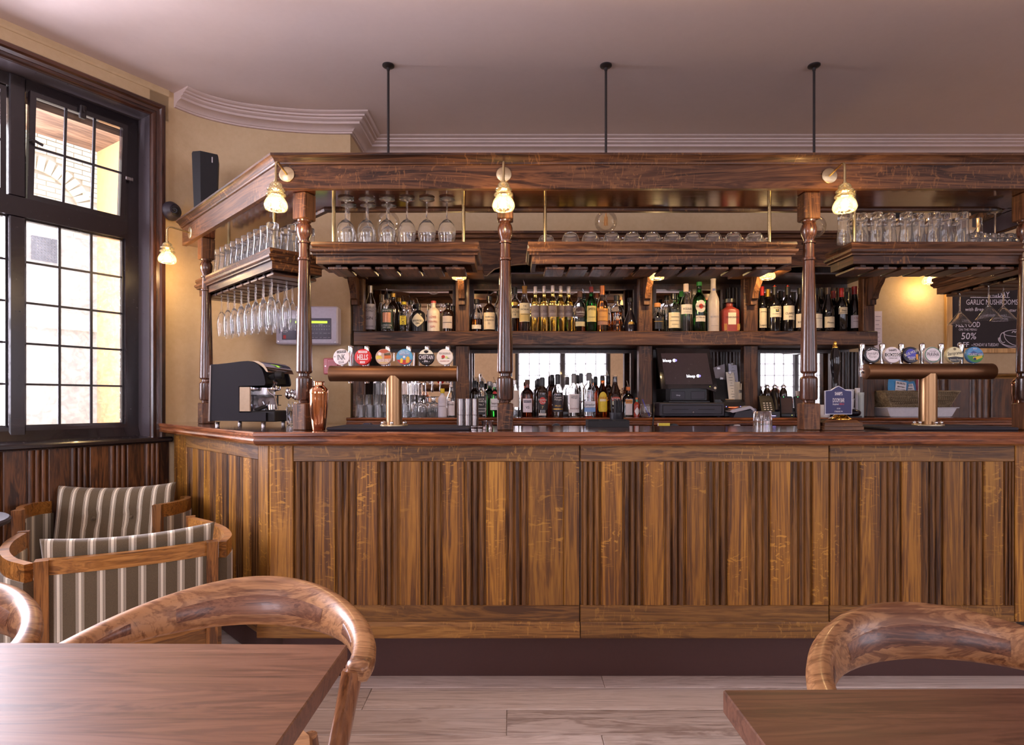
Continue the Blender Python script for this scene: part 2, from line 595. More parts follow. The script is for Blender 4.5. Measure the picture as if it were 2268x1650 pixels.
    def mesh(self, name, smooth=True, uvf=None):
        me = bpy.data.meshes.new(name)
        me.from_pydata([tuple(p) for p in self.v], [], self.f)
        me.validate()
        if self.fixn:
            bm = bmesh.new()
            bm.from_mesh(me)
            bmesh.ops.recalc_face_normals(bm, faces=bm.faces)
            bm.to_mesh(me)
            bm.free()
        if uvf is not None:
            uv = me.uv_layers.new(name='UVMap')
            for lp in me.loops:
                uv.data[lp.index].uv = uvf(me.vertices[lp.vertex_index].co)
        if smooth:
            me.polygons.foreach_set('use_smooth', [True] * len(me.polygons))
            try:
                me.set_sharp_from_angle(angle=R(smooth if smooth is not True else 38))
            except Exception:
                pass
        me.update()
        return me

    def build(self, name, mat, parent=None, smooth=True, off=None, uvf=None):
        if off is not None:
            o3 = Vector(off)
            self.v = [p - o3 for p in self.v]
        me = self.mesh(name, smooth, uvf)
        return put(name, me, mat, parent)


def put(name, me, mat, parent=None):
    if mat is not None and not me.materials:
        me.materials.append(mat)
    o = bpy.data.objects.new(name, me)
    COL.objects.link(o)
    o.parent = parent
    return o


_tc = {}


def text_geo(s, bold=0.0, shear=0.0):
    if any(c in 'MWNVKmwnvk' for c in s):
        bold = 0.0
    k = (s, bold, shear)
    if k not in _tc:
        cu = bpy.data.curves.new('lettering', 'FONT')
        cu.body = s
        cu.size = 1.0
        cu.resolution_u = 2
        cu.offset = bold
        cu.shear = shear
        ob = bpy.data.objects.new('lettering', cu)
        me = bpy.data.meshes.new_from_object(ob)
        vs = [(v.co.x, v.co.y) for v in me.vertices]
        fs = [tuple(p.vertices) for p in me.polygons]
        bpy.data.objects.remove(ob)
        bpy.data.meshes.remove(me)
        bpy.data.curves.remove(cu)
        x0 = min((a for a, b in vs), default=0)
        x1 = max((a for a, b in vs), default=1)
        y0, y1 = 0.0, 0.72
        vs = [(a - x0, (b - y0) / (y1 - y0) - 0.5) for a, b in vs]
        w = x1 - x0
        _tc[k] = ([(a / 0.72, b) for a, b in vs], fs, w / 0.72)
    return _tc[k]


def thing(name, label, cat, loc=(0, 0, 0), rz=0.0, group=None, kind=None):
    o = bpy.data.objects.new(name, None)
    o.empty_display_size = 0.05
    COL.objects.link(o)
    o.location = loc
    o.rotation_euler = (0, 0, rz)
    return tag(o, label, cat, group, kind)


def tag(o, label=None, cat=None, group=None, kind=None):
    if label:
        o['label'] = label
    if cat:
        o['category'] = cat
    if group:
        o['group'] = group
    if kind:
        o['kind'] = kind
    return o


def copy_tree(o, parent=None, only=None):
    c = o.copy()
    COL.objects.link(c)
    c.parent = parent
    for ch in list(KIDS.get(o.name, ())):
        copy_tree(ch, c)
    return c


class Kids(dict):
    def get(self, name, d=()):
        return list(bpy.data.objects[name].children)


KIDS = Kids()


def dup(o, loc, rz=None, label=None, group=None):
    c = copy_tree(o)
    c.location = loc
    if rz is not None:
        c.rotation_euler = (0, 0, rz)
    if label:
        c['label'] = label
    if group:
        c['group'] = group
    return c


def struct(name, mb, mat, parent=None, smooth=False, **kw):
    o = mb.build(name, mat, parent, smooth)
    if parent is None:
        tag(o, kind='structure', **kw)
    return o


ORD = ['first', 'second', 'third', 'fourth', 'fifth', 'sixth', 'seventh', 'eighth', 'ninth', 'tenth', 'eleventh', 'twelfth', 'thirteenth', 'fourteenth', 'fifteenth', 'sixteenth', 'seventeenth', 'eighteenth']


def smooth_path(pts, n=8):
    """Catmull-Rom through the points."""
    P4 = [Vector(p) for p in pts]
    P4 = [P4[0] * 2 - P4[1]] + P4 + [P4[-1] * 2 - P4[-2]]
    out = []
    for i in range(1, len(P4) - 2):
        a, b, c, d = P4[i - 1:i + 3]
        for k in range(n):
            t = k / n
            out.append(0.5 * ((2 * b) + (c - a) * t + (2 * a - 5 * b + 4 * c - d) * t * t + (3 * b - a - 3 * c + d) * t ** 3))
    out.append(P4[-2])
    return out

# ================================================================== ROOM
CZ = 3.10                      # ceiling height
BWY = 4.27                     # back wall
WROT = math.atan2(WD.y, WD.x)


def WW(s, o, z=0.0):
    return W0 + WD * s - WN * o + Vector((0, 0, z))


# floor: base slab with every plank laid on it
_a, _b = WW(.08, .19), WW(-4.7, .19)
PLAN = [(7.2, -3.3), (7.2, 4.6), (-1.2, 4.6), (-1.9, 4.05), (_a.x, _a.y), (_b.x, _b.y), (_b.x, -3.3)]
fl = struct('floor', MB().prism(PLAN, -0.12, -0.012, 'z'), M['floor'])
pw = 0.179
for r in range(0, 15):
    y1 = 2.70 - r * pw
    x = -3.4 + (r * 0.73) % 1.3
    if r == 2:
        x = -0.02 - 1.9 * 2
    if r == 3:
        x = 0.33 - 1.9 * 2
    if r == 1:
        x = -0.60 - 1.9
    while x < 3.2:
        L = 1.9
        b = MB().box(0.001, L - 0.001, 0.0012, pw - 0.0012, -0.012, random.uniform(-0.0012, 0.0), 0.0025)
        o = b.build('plank', M['floor'], fl)
        o.location = (x, y1 - pw, 0)
        x += L

ceil = struct('ceiling', MB().prism(PLAN, CZ, CZ + 0.15, 'z'), M['ceiling'])

# curved corner between the window wall and the bar wall, and the step back behind the bar
curve = [(WW(0.05, 0).x, WW(0.05, 0).y), (-1.965, 3.69), (-1.80, 3.80), (-1.60, 3.87), (-1.40, 3.91), (-1.22, 3.926), (-1.081, 3.926)]
cpath = [(p.x, p.y) for p in smooth_path([(a, b, 0) for a, b in curve], 6)]
wc = MB().sweep(cpath, [(0, 0), (0.16, 0), (0.16, CZ + .02), (0, CZ + .02)])
wc.box(-1.24, -1.081, 3.926, BWY + .1, 0, CZ + .02)
struct('wall_corner', wc, M['wall'], smooth=True)
struct('wall_back', MB().box(-1.081, 7.1, BWY, BWY + .16, 0, CZ + .02), M['wall'])
struct('wall_side', MB().box(6.9, 7.06, -3.0, -1.9, 0, CZ + .02).box(6.9, 7.06, .1, BWY + .1, 0, CZ + .02).box(6.9, 7.06, -1.9, .1, 0, .98).box(6.9, 7.06, -1.9, .1, 2.93, CZ + .02), M['wall'])  # opening for the unseen side window added for light

cor = [(0, 3.012), (-.016, 3.012), (-.017, 3.022), (-.024, 3.023), (-.030, 3.031), (-.044, 3.040), (-.064, 3.045), (-.082, 3.046), (-.083, 3.060), (-.096, 3.062), (-.106, 3.068), (-.108, 3.076), (-.126, 3.077), (-.128, 3.087), (-.140, 3.088), (-.150, 3.091), (-.156, 3.096), (-.156, CZ + .002), (0, CZ + .002)]
cp = cpath[1:] + [(-1.081, BWY), (6.9, BWY)]
struct('trim_1', MB().sweep(cp, cor), M['cornice'], smooth=28)

# ------------------------------------------------------------------ window wall
wroot = thing('wall_window', None, None, W0, WROT, None, 'structure')
HEAD, SILL = 2.914, 1.02
LX0 = -2.30
b = MB()
b.box(-.056, .05, 0, .20, 0, CZ + .02)
b.box(-4.6, .05, 0, .20, HEAD, CZ + .02)
b.box(-4.6, .07, 0, .20, 0, SILL - .03)
b.box(-4.6, LX0, 0, .20, SILL - .03, HEAD)
b.build('plaster', M['wall'], wroot, False)
b = MB()
b.box(-.10, .10, .205, .573, -.1, 3.3)
b.box(-4.6, -.10, .205, .60, -.1, 1.0)
b.box(-4.6, LX0 + .06, .205, .573, 1.0, 2.81)
b.build('outer_reveal', M['tan'], wroot, False)
MB().box(-4.6, -.10, .205, .573, 2.81, 3.3).build('outer_lintel', M['lintel'], wroot, False)
b = MB().sweep([(-4.6, 0), (.05, 0)], [(0, 3.062), (-.006, 3.064), (-.010, 3.074), (-.010, CZ), (0, CZ)])
b.build('ceiling_bead', M['wall'], wroot, False)
# moulded wooden architrave
tp = [(-.0, 0), (-.014, .0), (-.022, .008), (-.022, .022), (-.014, .030), (-.018, .046), (-.030, .054), (-.030, .072), (-.016, .082), (0, .082)]
tj = MB()
ring = lambda z: [(-.056 + q, o, z) for o, q in tp]
m0 = [(-.056 + q, o, HEAD + q) for o, q in tp]
tj.loft([ring(SILL - .005), m0])
tj.build('architrave', M['trim'], wroot, 25)
th = MB().loft([[(-4.4, o, HEAD + q) for o, q in tp], m0])
th.build('architrave_head', M['trim_x'], wroot, 25)
struct_w = wroot

win = thing('window_1', None, None, W0, WROT, None, 'structure')
b = MB().box(-.058, -.056 + .001, .0, .20, SILL, HEAD)
b.box(LX0, -.056, .0, .20, HEAD - .002, HEAD + .0)
b.build('jamb_lining', M['frame_grey'], win, False)
FY = .15


def light(parent, x0, x1, z0, z1, nx, nz, y, mat, bar=.006, sub=True):
    """One leaded light: glazing bars and every pane."""
    dx, dz = (x1 - x0) / nx, (z1 - z0) / nz
    for i in range(1, nx):
        MB().box(x0 + i * dx - bar, x0 + i * dx + bar, y - .006, y + .006, z0, z1).build('glazing_bar', M['lead'], parent, False)
    for k in range(1, nz):
        MB().box(x0, x1, y - .005, y + .007, z0 + k * dz - bar * .9, z0 + k * dz + bar * .9).build('glazing_bar', M['lead'], parent, False)
    for i in range(nx):
        for k in range(nz):
            o = MB().box(0, dx - .004, -.0015, .0015, 0, dz - .004).build('pane', mat, parent, False)
            o.location = (x0 + i * dx + .002, y, z0 + k * dz + .002)
            o.rotation_euler = (R(random.uniform(-.5, .5)), 0, R(random.uniform(-.5, .5)))


def frame_rect(b, x0, x1, z0, z1, w, y0, y1):
    b.box(x0, x0 + w, y0, y1, z0, z1)
    b.box(x1 - w, x1, y0, y1, z0, z1)
    b.box(x0 + w, x1 - w, y0, y1, z0, z0 + w)
    b.box(x0 + w, x1 - w, y0, y1, z1 - w, z1)
    return b


b = MB()
b.box(-.13, -.056, FY - .02, FY + .05, SILL, HEAD)
b.box(LX0, -.13, FY - .02, FY + .05, 2.845, HEAD)
b.box(LX0, -.13, FY - .02, FY + .05, SILL, 1.094)
b.box(LX0, -.13, FY - .03, FY + .05, 2.185, 2.285)
b.build('frame', M['frame'], win, False)
for i in range(4):
    x1 = -.13 - i * .545
    x0 = x1 - .475
    MB().box(x0 - .07, x0, FY - .028, FY + .05, SILL, 2.185, .006).build('mullion', M['frame'], win)
    MB().box(x0 - .07, x0, FY - .028, FY + .05, 2.285, HEAD, .006).build('mullion', M['frame'], win)
    ll = frame_rect(MB(), x0 - .001, x1 + .001, 1.094, 2.186, .010, FY, FY + .03).build('leaded_light', M['frame'], win, False)
    light(ll, x0 + .009, x1 - .009, 1.103, 2.177, 3, 5, FY + .02, M['pane_wavy'])
    cs = frame_rect(MB(), x0 + .006, x1 - .006, 0, .555, .026, -.02, .018).build('casement', M['frame'], win, False)
    light(cs, x0 + .032, x1 - .032, .026, .529, 3, 2, 0, M['pane'])
    if i == 0:
        MB().box(x0 + .22, x0 + .25, -.045, -.02, .50, .57, .004).tube([(x0 + .235, -.05, .56), (x0 + .235, -.06, .53)], .006).build('catch', M['iron'], cs)
        MB().tube([(x0 + .01, -.02, .30), (x0 + .012, -.05, .30), (x0 + .055, -.055, .285)], .007).build('stay', M['iron'], cs)
        MB().box(x1 - .012, x1 + .03, -.03, -.018, .24, .262, .003).build('quadrant_arm', M['steel'], cs)
        cs.location = (0, FY - .005, 2.288)
        cs.rotation_euler = (R(4.2), 0, 0)
    else:
        cs.location = (0, FY + .01, 2.288)
b = MB().sweep([(-4.5, 0), (.05, 0)], [(.16, 1.075), (.13, 1.075), (.11, SILL + .004), (-.045, SILL - .004), (-.052, SILL - .012), (-.052, SILL - .026), (-.044, SILL - .034), (0, SILL - .034), (.16, SILL - .034)])
b.build('window_sill', M['frame'], win, 25)

# ------------------------------------------------------------------ linenfold boards (dado and bar front share them)
SW = 0.0925


def flute_mesh(name, h, mat, w=SW, deep=.015):
    prof = []
    for i in range(29):
        u = i / 28.0
        e = min(u, 1 - u)
        if e < .06:
            d = deep * (1 - e / .06) * 0.0 - .004
        else:
            q = (u - .06) / .88 * 3
            q -= math.floor(q) if q < 3 else 2.999
            d = deep * (abs(math.sin(PI * q)) ** 0.55) - .006
        prof.append((-w / 2 + u * w, -d))
    b = MB()
    n = len(prof)
    b.add([(x, y, 0) for x, y in prof] + [(x, y, h) for x, y in prof], [(i, i + 1, n + i + 1, n + i) for i in range(n - 1)])
    me = b.mesh(name, 60)
    me.materials.append(mat)
    return me


def flat_mesh(name, h, mat, w=SW):
    c = .004
    pr = [(-w / 2, .012), (-w / 2, -.001), (-w / 2 + c, -.005), (w / 2 - c, -.005), (w / 2, -.001), (w / 2, .012)]
    b = MB()
    b.add([(x, y, 0) for x, y in pr] + [(x, y, h) for x, y in pr], [(i, i + 1, 6 + i + 1, 6 + i) for i in range(5)])
    me = b.mesh(name, 20)
    me.materials.append(mat)
    return me


def strip(me, parent, loc, rz=0.0, sx=1.0, name='fluted_board'):
    o = bpy.data.objects.new(name, me)
    COL.objects.link(o)
    o.parent = parent
    o.location = loc
    o.rotation_euler = (0, 0, rz)
    o.scale = (sx, 1, 1)
    return o


dado = thing('wall_dado', None, None, W0, WROT, None, 'structure')
MB().box(-4.5, .05, -.004, .0, 0, SILL - .03).build('backing', M['dado'], dado, False)
fm, gm = flute_mesh('fluted_board', .84, M['dado']), flat_mesh('flat_board', .84, M['dado'])
x = .0
k = 0
while x > -2.2:
    strip(fm if k % 2 == 0 else gm, dado, (x - SW / 2, -.012, .14), 0, 1, 'fluted_board' if k % 2 == 0 else 'flat_board')
    x -= SW
    k += 1
MB().box(-4.5, .05, -.022, -.004, 0, .14, .004).build('skirting', M['dado'], dado)

# dado on the back wall beyond the bar shelves
dd = thing('wall_dado_back', None, None, (0, BWY, 0), 0, None, 'structure')
MB().box(2.55, 6.9, -.006, 0, 0, 1.42).build('backing', M['dado'], dd, False)
fm2, gm2 = flute_mesh('fluted_board', .42, M['dado']), flat_mesh('flat_board', .42, M['dado'])
for k in range(18):
    xx = 2.62 + k * .155
    fl_ = k % 2 == 1
    strip(fm2 if fl_ else gm2, dd, (xx, -.014, .97), 0, 1.66, 'fluted_board' if fl_ else 'flat_board')
MB().sweep([(2.55, 0), (6.9, 0)], [(0, 1.385), (-.016, 1.385), (-.018, 1.40), (-.03, 1.41), (-.036, 1.422), (-.036, 1.43), (0, 1.43)]).build('dado_rail', M['panel_x'], dd, 25)

# ------------------------------------------------------------------ room behind the camera (partly seen in the mirrors; two unseen windows added for light)
WL = WW(-4.6, 0)
b = MB()
b.box(WL.x - .16, WL.x, -3.0, WL.y + .1, 0, CZ + .02)
struct('wall_left', b, M['wall'])
RY = -2.9
wins = [(-4.45, -2.8), (0.06, 1.90), (2.6, 4.2), (4.65, 6.35)]  # first window is unseen, added to bring in light from the left
b = MB()
xs = [WL.x - .16] + [q for w_ in wins for q in w_] + [7.06]
for i in range(0, len(xs), 2):
    b.box(xs[i], xs[i + 1], RY - .16, RY, 0, CZ + .02)
for a, c in wins:
    b.box(a, c, RY - .16, RY, 0, .98)
    b.box(a, c, RY - .16, RY, 2.93, CZ + .02)
struct('wall_rear', b, M['wall'])
for n, (a, c) in enumerate(wins + [(-1.9, .1)]):  # the extra one is the added side window, unseen
    wr = thing('window_%d' % (n + 2), None, None, (0, RY, 0), 0, None, 'structure')
    fb = frame_rect(MB(), a, c, .98, 2.93, .07, -.10, -.01)
    fb.box(a, c, -.11, -.01, 2.18, 2.30)
    fb.box(a - .1, c + .1, -.02, .08, .93, .98)
    fb.build('frame', M['frame'], wr, False)
    nl = 2
    wl = (c - a - .14 - .09) / 2
    MB().box(a + .07 + wl, a + .16 + wl, -.10, -.01, 1.05, 2.86).build('mullion', M['frame'], wr, False)
    for q in range(2):
        xa = a + .07 + q * (wl + .09)
        l1 = frame_rect(MB(), xa, xa + wl, 1.05, 2.18, .012, -.07, -.05).build('leaded_light', M['frame'], wr, False)
        light(l1, xa + .01, xa + wl - .01, 1.06, 2.17, 4, 5, -.06, M['pane_wavy'], .010)
        l2 = frame_rect(MB(), xa, xa + wl, 2.30, 2.86, .012, -.07, -.05).build('leaded_light', M['frame'], wr, False)
        light(l2, xa + .01, xa + wl - .01, 2.31, 2.85, 4, 2, -.06, M['pane'], .010)

wr.location = (6.9, 0, 0)
wr.rotation_euler = (0, 0, R(-90))
wr.scale = (-1, 1, 1)

# ------------------------------------------------------------------ outside the leaded window: a pale brick building across the yard
EO = Vector((-6.6, 9.0, 0))
ext = thing('outside_building', 'pale buff brick building with a blind arch seen through the leaded window', 'building', EO, WROT)
MB().box(-9, 9, .03, .4, 0, 9).build('mortar_wall', M['mortar'], ext, False)
bm_ = MB().box(0, .217, 0, .05, 0, .066).mesh('brick', False)
bm_.materials.append(M['brick'])
acx, acz, arad = -.62, 3.98, .72
row = 0
z = 3.72
while z < 5.4:
    x = -1.0 + (.112 if row % 2 else 0)
    while x < .85:
        dxy = math.hypot(x + .11 - acx, z + .033 - acz)
        if not (arad - .14 < dxy < arad + .14) or z + .03 < acz:
            o = bpy.data.objects.new('brick', bm_)
            COL.objects.link(o)
            o.parent = ext
            o.location = (x, random.uniform(-.004, .004) + (.02 if dxy < arad else 0), z)
        x += .2255
    z += .0755
    row += 1
for k in range(21):
    a = R(4 + k * 8.6)
    o = bpy.data.objects.new('arch_brick', bm_)
    COL.objects.link(o)
    o.parent = ext
    o.matrix_local = Matrix.Translation((acx, -.012, acz)) @ Matrix.Rotation(-a, 4, 'Y') @ Matrix.Translation((arad - .11, 0, -.045)) @ Matrix.Diagonal((1, 1, 1.35, 1))
g = MB()
for k in range(9):
    g.box(-.62 + k * .04, -.605 + k * .04, -.02, .03, 3.28, 3.62)
    g.box(-.62, -.285, -.02, .03, 3.28 + k * .041, 3.295 + k * .041)
g.build('air_vent', M['charcoal'], ext, False)
MB().box(-9, 9, -.06, .03, 2.3, 2.55).build('string_course', M['brick'], ext, False)
struct('ground_outside', MB().box(-16, WW(-.0, .6).x, 2.2, 14, -.3, -.1), M['mortar'])

# ================================================================== BAR COUNTER
RT = math.sqrt(.5)
CTZ = 1.099
bar = thing('bar_counter', 'long oak bar counter with linenfold boards and a polished mahogany top', 'bar counter', (0, 2.55, 0))
BO = (0, 2.55, 0)


def bpath(d, a=1.06, xr=3.3):
    """Bar outline d metres behind the front edge of the top (right end, canted corner, end at the window wall)."""
    k = d * math.tan(R(22.5))
    return [(xr, 2.47 + d), (-1.09 + k, 2.47 + d), (-1.09 + k - a + k, 2.47 + d + a - k)]


MB().legs(bpath(0), [(-.62, CTZ - .03), (-.62, CTZ), (-.012, CTZ), (-.012, CTZ - .03)], 'worktop', M['mahog_dark'], bar, 20, BO)
MB().legs(bpath(0), [(-.012, CTZ), (-.004, CTZ - .001), (.0, CTZ - .006), (.0, CTZ - .017), (-.004, CTZ - .022), (-.008, CTZ - .0235), (-.008, CTZ - .027), (-.003, CTZ - .029), (-.001, CTZ - .038), (-.006, CTZ - .050), (-.018, CTZ - .058), (-.03, CTZ - .060), (-.08, CTZ - .060), (-.08, CTZ - .03), (-.012, CTZ - .03)], 'nosing', M['mahog'], bar, 30, BO)
MB().sweep(bpath(.095), [(0, .20), (0, 1.045), (-.5, 1.045), (-.5, .20)]).build('carcass', M['deep_x'], bar, False, BO)
MB().sweep(bpath(.156), [(0, 0), (0, .215), (-.4, .215), (-.4, 0)]).build('plinth', M['plinth'], bar, False, BO)
YP = 2.555
xseg = [X(650, YP), X(1284, YP), X(1836, YP), X(2222, YP)]
zr0, zr1 = .343, .966
for a, c in ((650, 1283), (1285, 1835), (1837, 2246)):
    MB().box(X(a, 2.55), X(c, 2.55), 2.546, 2.57, zr1, 1.045, .003).build('top_rail', M['panel_x'], bar, True, BO)
    MB().box(X(a, 2.55), X(c, 2.55), 2.546, 2.57, .270, zr0, .003).build('bottom_rail', M['panel_x'], bar, True, BO)
    MB().sweep([(X(c, 2.55), 2.55), (X(a, 2.55) - (.15 if a == 650 else 0), 2.55)], [(-.02, .206), (.018, .206), (.022, .212), (.022, .258), (.014, .266), (.010, .274), (-.02, .274)]).build('base_moulding', M['panel_x'], bar, 25, BO)
hf = zr1 - zr0
fmf, fmg = flute_mesh('fluted_board', hf, M['panel_flute']), flat_mesh('flat_board', hf, M['panel'])
seg = [('f', 650, 697), ('g', 697, 742), ('f', 742, 790), ('g', 790, 837), ('f', 837, 885), ('g', 885, 932), ('f', 932, 980), ('g', 980, 1028), ('f', 1028, 1076), ('g', 1076, 1121), ('f', 1121, 1170), ('g', 1170, 1248), ('g', 1248, 1283)]
e2 = [1286, 1331, 1378, 1424, 1470, 1518.4, 1564, 1611, 1657.6, 1705.6, 1750.5, 1798.6, 1835]
seg += [('f' if i % 2 == 0 else 'g', e2[i], e2[i + 1]) for i in range(12)]
e3 = [1837, 1858, 1904, 1948, 1996.5, 2040, 2088.6, 2133.4, 2178.3, 2221.9, 2246]
seg += [('g' if i % 2 == 0 else 'f', e3[i], e3[i + 1]) for i in range(10)]
for typ, a, c in seg:
    xa, xb = X(a, YP), X(c, YP)
    strip(fmf if typ == 'f' else fmg, bar, ((xa + xb) / 2, YP - 2.55, zr0), 0, (xb - xa) / SW * .995, 'fluted_board' if typ == 'f' else 'flat_board')
# upright stiles: corner pair and the one at the end of the run
xc = bpath(.08)[1][0]
st = MB().box(xc + .004, X(650, 2.55) - .002, -.003, .02, 0, .775, .003)
o = st.build('stile', M['panel'], bar)
o.location = (0, 0, .270)
st = MB().box(X(2248, 2.55), X(2330, 2.55), -.003, .02, 0, .775, .003)
o = st.build('stile', M['panel'], bar)
o.location = (0, 0, .270)
# the canted end towards the window
rz = R(-45)
ex = Vector((-RT, RT, 0))
cor_ = Vector((xc, 2.55, 0)) - Vector(BO)
st = MB().box(-.105, -.003, -.003, .02, 0, .775, .003)
o = st.build('stile', M['panel'], bar)
o.location = cor_ + Vector((0, 0, .270))
o.rotation_euler = (0, 0, rz)
LR = 1.16
for z0, z1, nm in ((zr1, 1.045, 'top_rail'), (.27, zr0, 'bottom_rail')):
    o = MB().box(-LR, -.107, -.003, .02, 0, z1 - z0, .003).build(nm, M['panel_x'], bar)
    o.location = cor_ + Vector((0, 0, z0))
    o.rotation_euler = (0, 0, rz)
o = MB().sweep([(-.0, 0), (-LR - .2, 0)], [(-.02, 0), (.018, 0), (.022, .006), (.022, .052), (.014, .060), (.010, .068), (-.02, .068)]).build('base_moulding', M['panel_x'], bar, 25)
o.location = cor_ + Vector((0, 0, .206))
o.rotation_euler = (0, 0, rz)
k = 0
t = .107
while t + SW < LR:
    o = strip(fmf if k % 2 == 0 else fmg, bar, cor_ + ex * (t + SW / 2) + Vector((-RT, -RT, 0)) * -.005 + Vector((0, 0, zr0)), rz, 1, 'fluted_board' if k % 2 == 0 else 'flat_board')
    t += SW
    k += 1
o = MB().box(-LR - .2, -t - .002, -.003, .02, 0, .775, .003).build('stile', M['panel'], bar)
o.location = cor_ + Vector((0, 0, .270))
o.rotation_euler = (0, 0, rz)

# ================================================================== CANOPY OVER THE BAR
CB = 2.16
can = thing('bar_canopy', 'dark oak canopy with a moulded cornice carried on turned posts above the bar', 'canopy', (0, 2.57, CB))
CO = (0, 2.57, CB)


def gpath(d, back=4.2):
    k = d * math.tan(R(22.5))
    a = .945
    return [(2.72 - d, back), (2.72 - d, 2.57 + d), (-1.03 + k, 2.57 + d), (-1.03 + k - a + k * 0, 2.57 + d + a)]


MB().legs(gpath(0), [(0, CB), (0, 2.268), (-.025, 2.268), (-.025, CB)], 'fascia_board', M['oak_x'], can, False, CO)
MB().legs(gpath(0), [(0, 2.262), (.008, 2.264), (.010, 2.271), (.014, 2.274), (.020, 2.284), (.030, 2.291), (.035, 2.293), (.035, 2.303), (-.03, 2.303), (-.03, 2.262)], 'crown_moulding', M['oak_x'], can, 30, CO)
MB().legs(gpath(0), [(-.026, CB + .004), (-.28, CB + .004), (-.28, CB + .02), (-.026, CB + .02)], 'soffit_board', M['mahog_dark'], can, False, CO)
pi = gpath(.285)
cx_, cy_ = pi[1]
rr = .10
arc = [(cx_ - rr + rr * math.cos(q), cy_ + rr - rr * math.sin(q)) for q in [PI / 2 * i / 8 for i in range(9)]]
MB().sweep([pi[0]] + arc + pi[2:], [(.0, CB - .008), (.004, CB), (.004, CB + .03), (0, CB + .045), (-.022, CB + .045), (-.022, CB - .008)]).build('inner_rail', M['oak_x'], can, 30, CO)
MB().box(2.40, 2.45, 2.84, 2.95, CB + .004, CB + .02).build('corner_fillet', M['mahog_dark'], can, False, CO)

# ------------------------------------------------------------------ turned posts
PYc = 2.655
pk = PYc / FPX
prof_px = [(894, 14), (891, 12), (887, 12.5), (885, 17), (881, 18.3), (839, 18.3), (835, 16), (833, 12), (828, 12), (826, 15.5), (823, 17.3), (818, 17.5), (760, 16.4), (700, 14.9), (640, 13.4), (590, 12.3), (579, 12.2), (577, 14.5), (573, 14.5), (571, 11.8), (545, 11.3), (541, 11.3), (540, 14.5), (536.5, 14.5), (535, 10.4), (531, 11), (522, 15), (514, 16.8), (506, 16.8), (499, 14.5), (495, 11.5), (492, 14.5), (488, 15.5)]
prof = [(r * pk, Z(py, PYc)) for py, r in prof_px]
zped = Z(893, PYc)
zblk = Z(489, PYc)


def post(label, loc, rz):
    t = thing('turned_post', label, 'post', loc, rz, 'turned posts between counter and canopy')
    h = .0362
    MB().box(-h, h, -h, h, CTZ, zped, .004).build('pedestal', M['oak_z'], t, True, (0, 0, CTZ))
    MB().lathe(prof, 28).build('shaft', M['turned'], t, 28, (0, 0, CTZ))
    MB().box(-h, h, -h, h, zblk, CB + .004, .004).build('top_block', M['oak_z'], t, True, (0, 0, CTZ))
    return t


post('turned oak post on the canted corner of the bar, beside the copper shaker', (X(674, PYc), PYc, CTZ), R(-22.5))
post('turned oak post on the bar between the steel cups and the rum bottles', (X(1119, PYc), PYc, CTZ), 0)
post('turned oak post on the bar between upturned tumbler and hand pump', (X(1791, PYc), PYc, CTZ), 0)
post('turned oak post cut by the picture edge, in front of the chalkboard', (X(2272, PYc), PYc, CTZ), 0)
q = Vector((-1.765, 3.39, 0))
post('turned oak post against the plaster wall behind the coffee machine', (q.x, q.y, CTZ), R(-45))

# ------------------------------------------------------------------ glass racks hung under the canopy
RKT, RKB = 1.95, 1.852


def rack(label, loc, rz, L, D, rods, pitch=.107, slat_len=None):
    t = thing('hanging_glass_rack', label, 'glass rack', (loc[0], loc[1], RKB), rz, 'glass racks hung under the canopy')
    h = L / 2
    MB().box(-h + .002, h - .002, .002, D - .002, RKT - .03 - RKB, RKT - .004 - RKB).build('tray', M['oak_x'], t, False)
    pr = [(0, 0), (0, .036), (.012, .038), (.013, .044), (.021, .052), (.023, .062), (.014, .066), (.012, .071), (.019, .083), (.017, .095), (.008, .098), (-.02, .098), (-.02, 0)]
    MB().legs([(h, 0), (-h, 0), (-h, D), (h, D)], pr, 'moulding', M['oak_x'], t, 30, loop=True)
    n = int(L / pitch)
    off = (L - n * pitch) / 2
    for i in range(n):
        x0 = -h + off + i * pitch
        MB().box(x0 + .009, x0 + pitch - .009, .02, (slat_len or D) - .01, -.022, -.008, .003).build('slat', M['oak_y'], t)
        MB().box(x0 + pitch / 2 - .012, x0 + pitch / 2 + .012, .03, D - .03, -.009, .07).build('slat_bearer', M['deep_z'], t, False)
    for rx, ry in rods:
        b = MB().cyl(.0078, RKT - RKB, CB + .0035 - RKB, 14, (rx, ry)).cyl(.0088, CB - .03 - RKB, CB + .0035 - RKB, 14, (rx, ry)).cyl(.010, RKT - RKB, RKT - RKB + .004, 14, (rx, ry))
        b.build('hanging_rod', M['brass'], t)
    return t


RY0 = 2.66
rack1 = rack('oak glass rack above the copper shaker holding upturned stemmed wine glasses', ((X(700, RY0) + X(1052, RY0)) / 2, RY0), 0, X(1052, RY0) - X(700, RY0), .19,
             [(X(740, 2.70) - (X(700, RY0) + X(1052, RY0)) / 2, .035), (X(1027, 2.70) - (X(700, RY0) + X(1052, RY0)) / 2, .035)])
r2c = (X(1178, RY0) + X(1753, RY0)) / 2
rack2 = rack('longest oak glass rack, over the till and spirits, with low bowl glasses', (r2c, RY0), 0, X(1753, RY0) - X(1178, RY0), .19, [(X(1207, 2.70) - r2c, .035), (X(1703, 2.70) - r2c, .035)])
r3c = (X(1890, RY0) + 2.42) / 2
rack3 = rack('oak glass rack above the hand pump holding upturned pint glasses', (r3c, RY0), 0, 2.42 - X(1890, RY0), .19, [(X(1885, 2.70) - r3c + .012, .035), (X(2266, 2.70) - r3c, .035)])
lr0 = (Vector((-1.13, 2.725, 0)) + Vector((-1.882, 3.49, 0))) / 2 + Vector((RT, RT, 0)) * .02
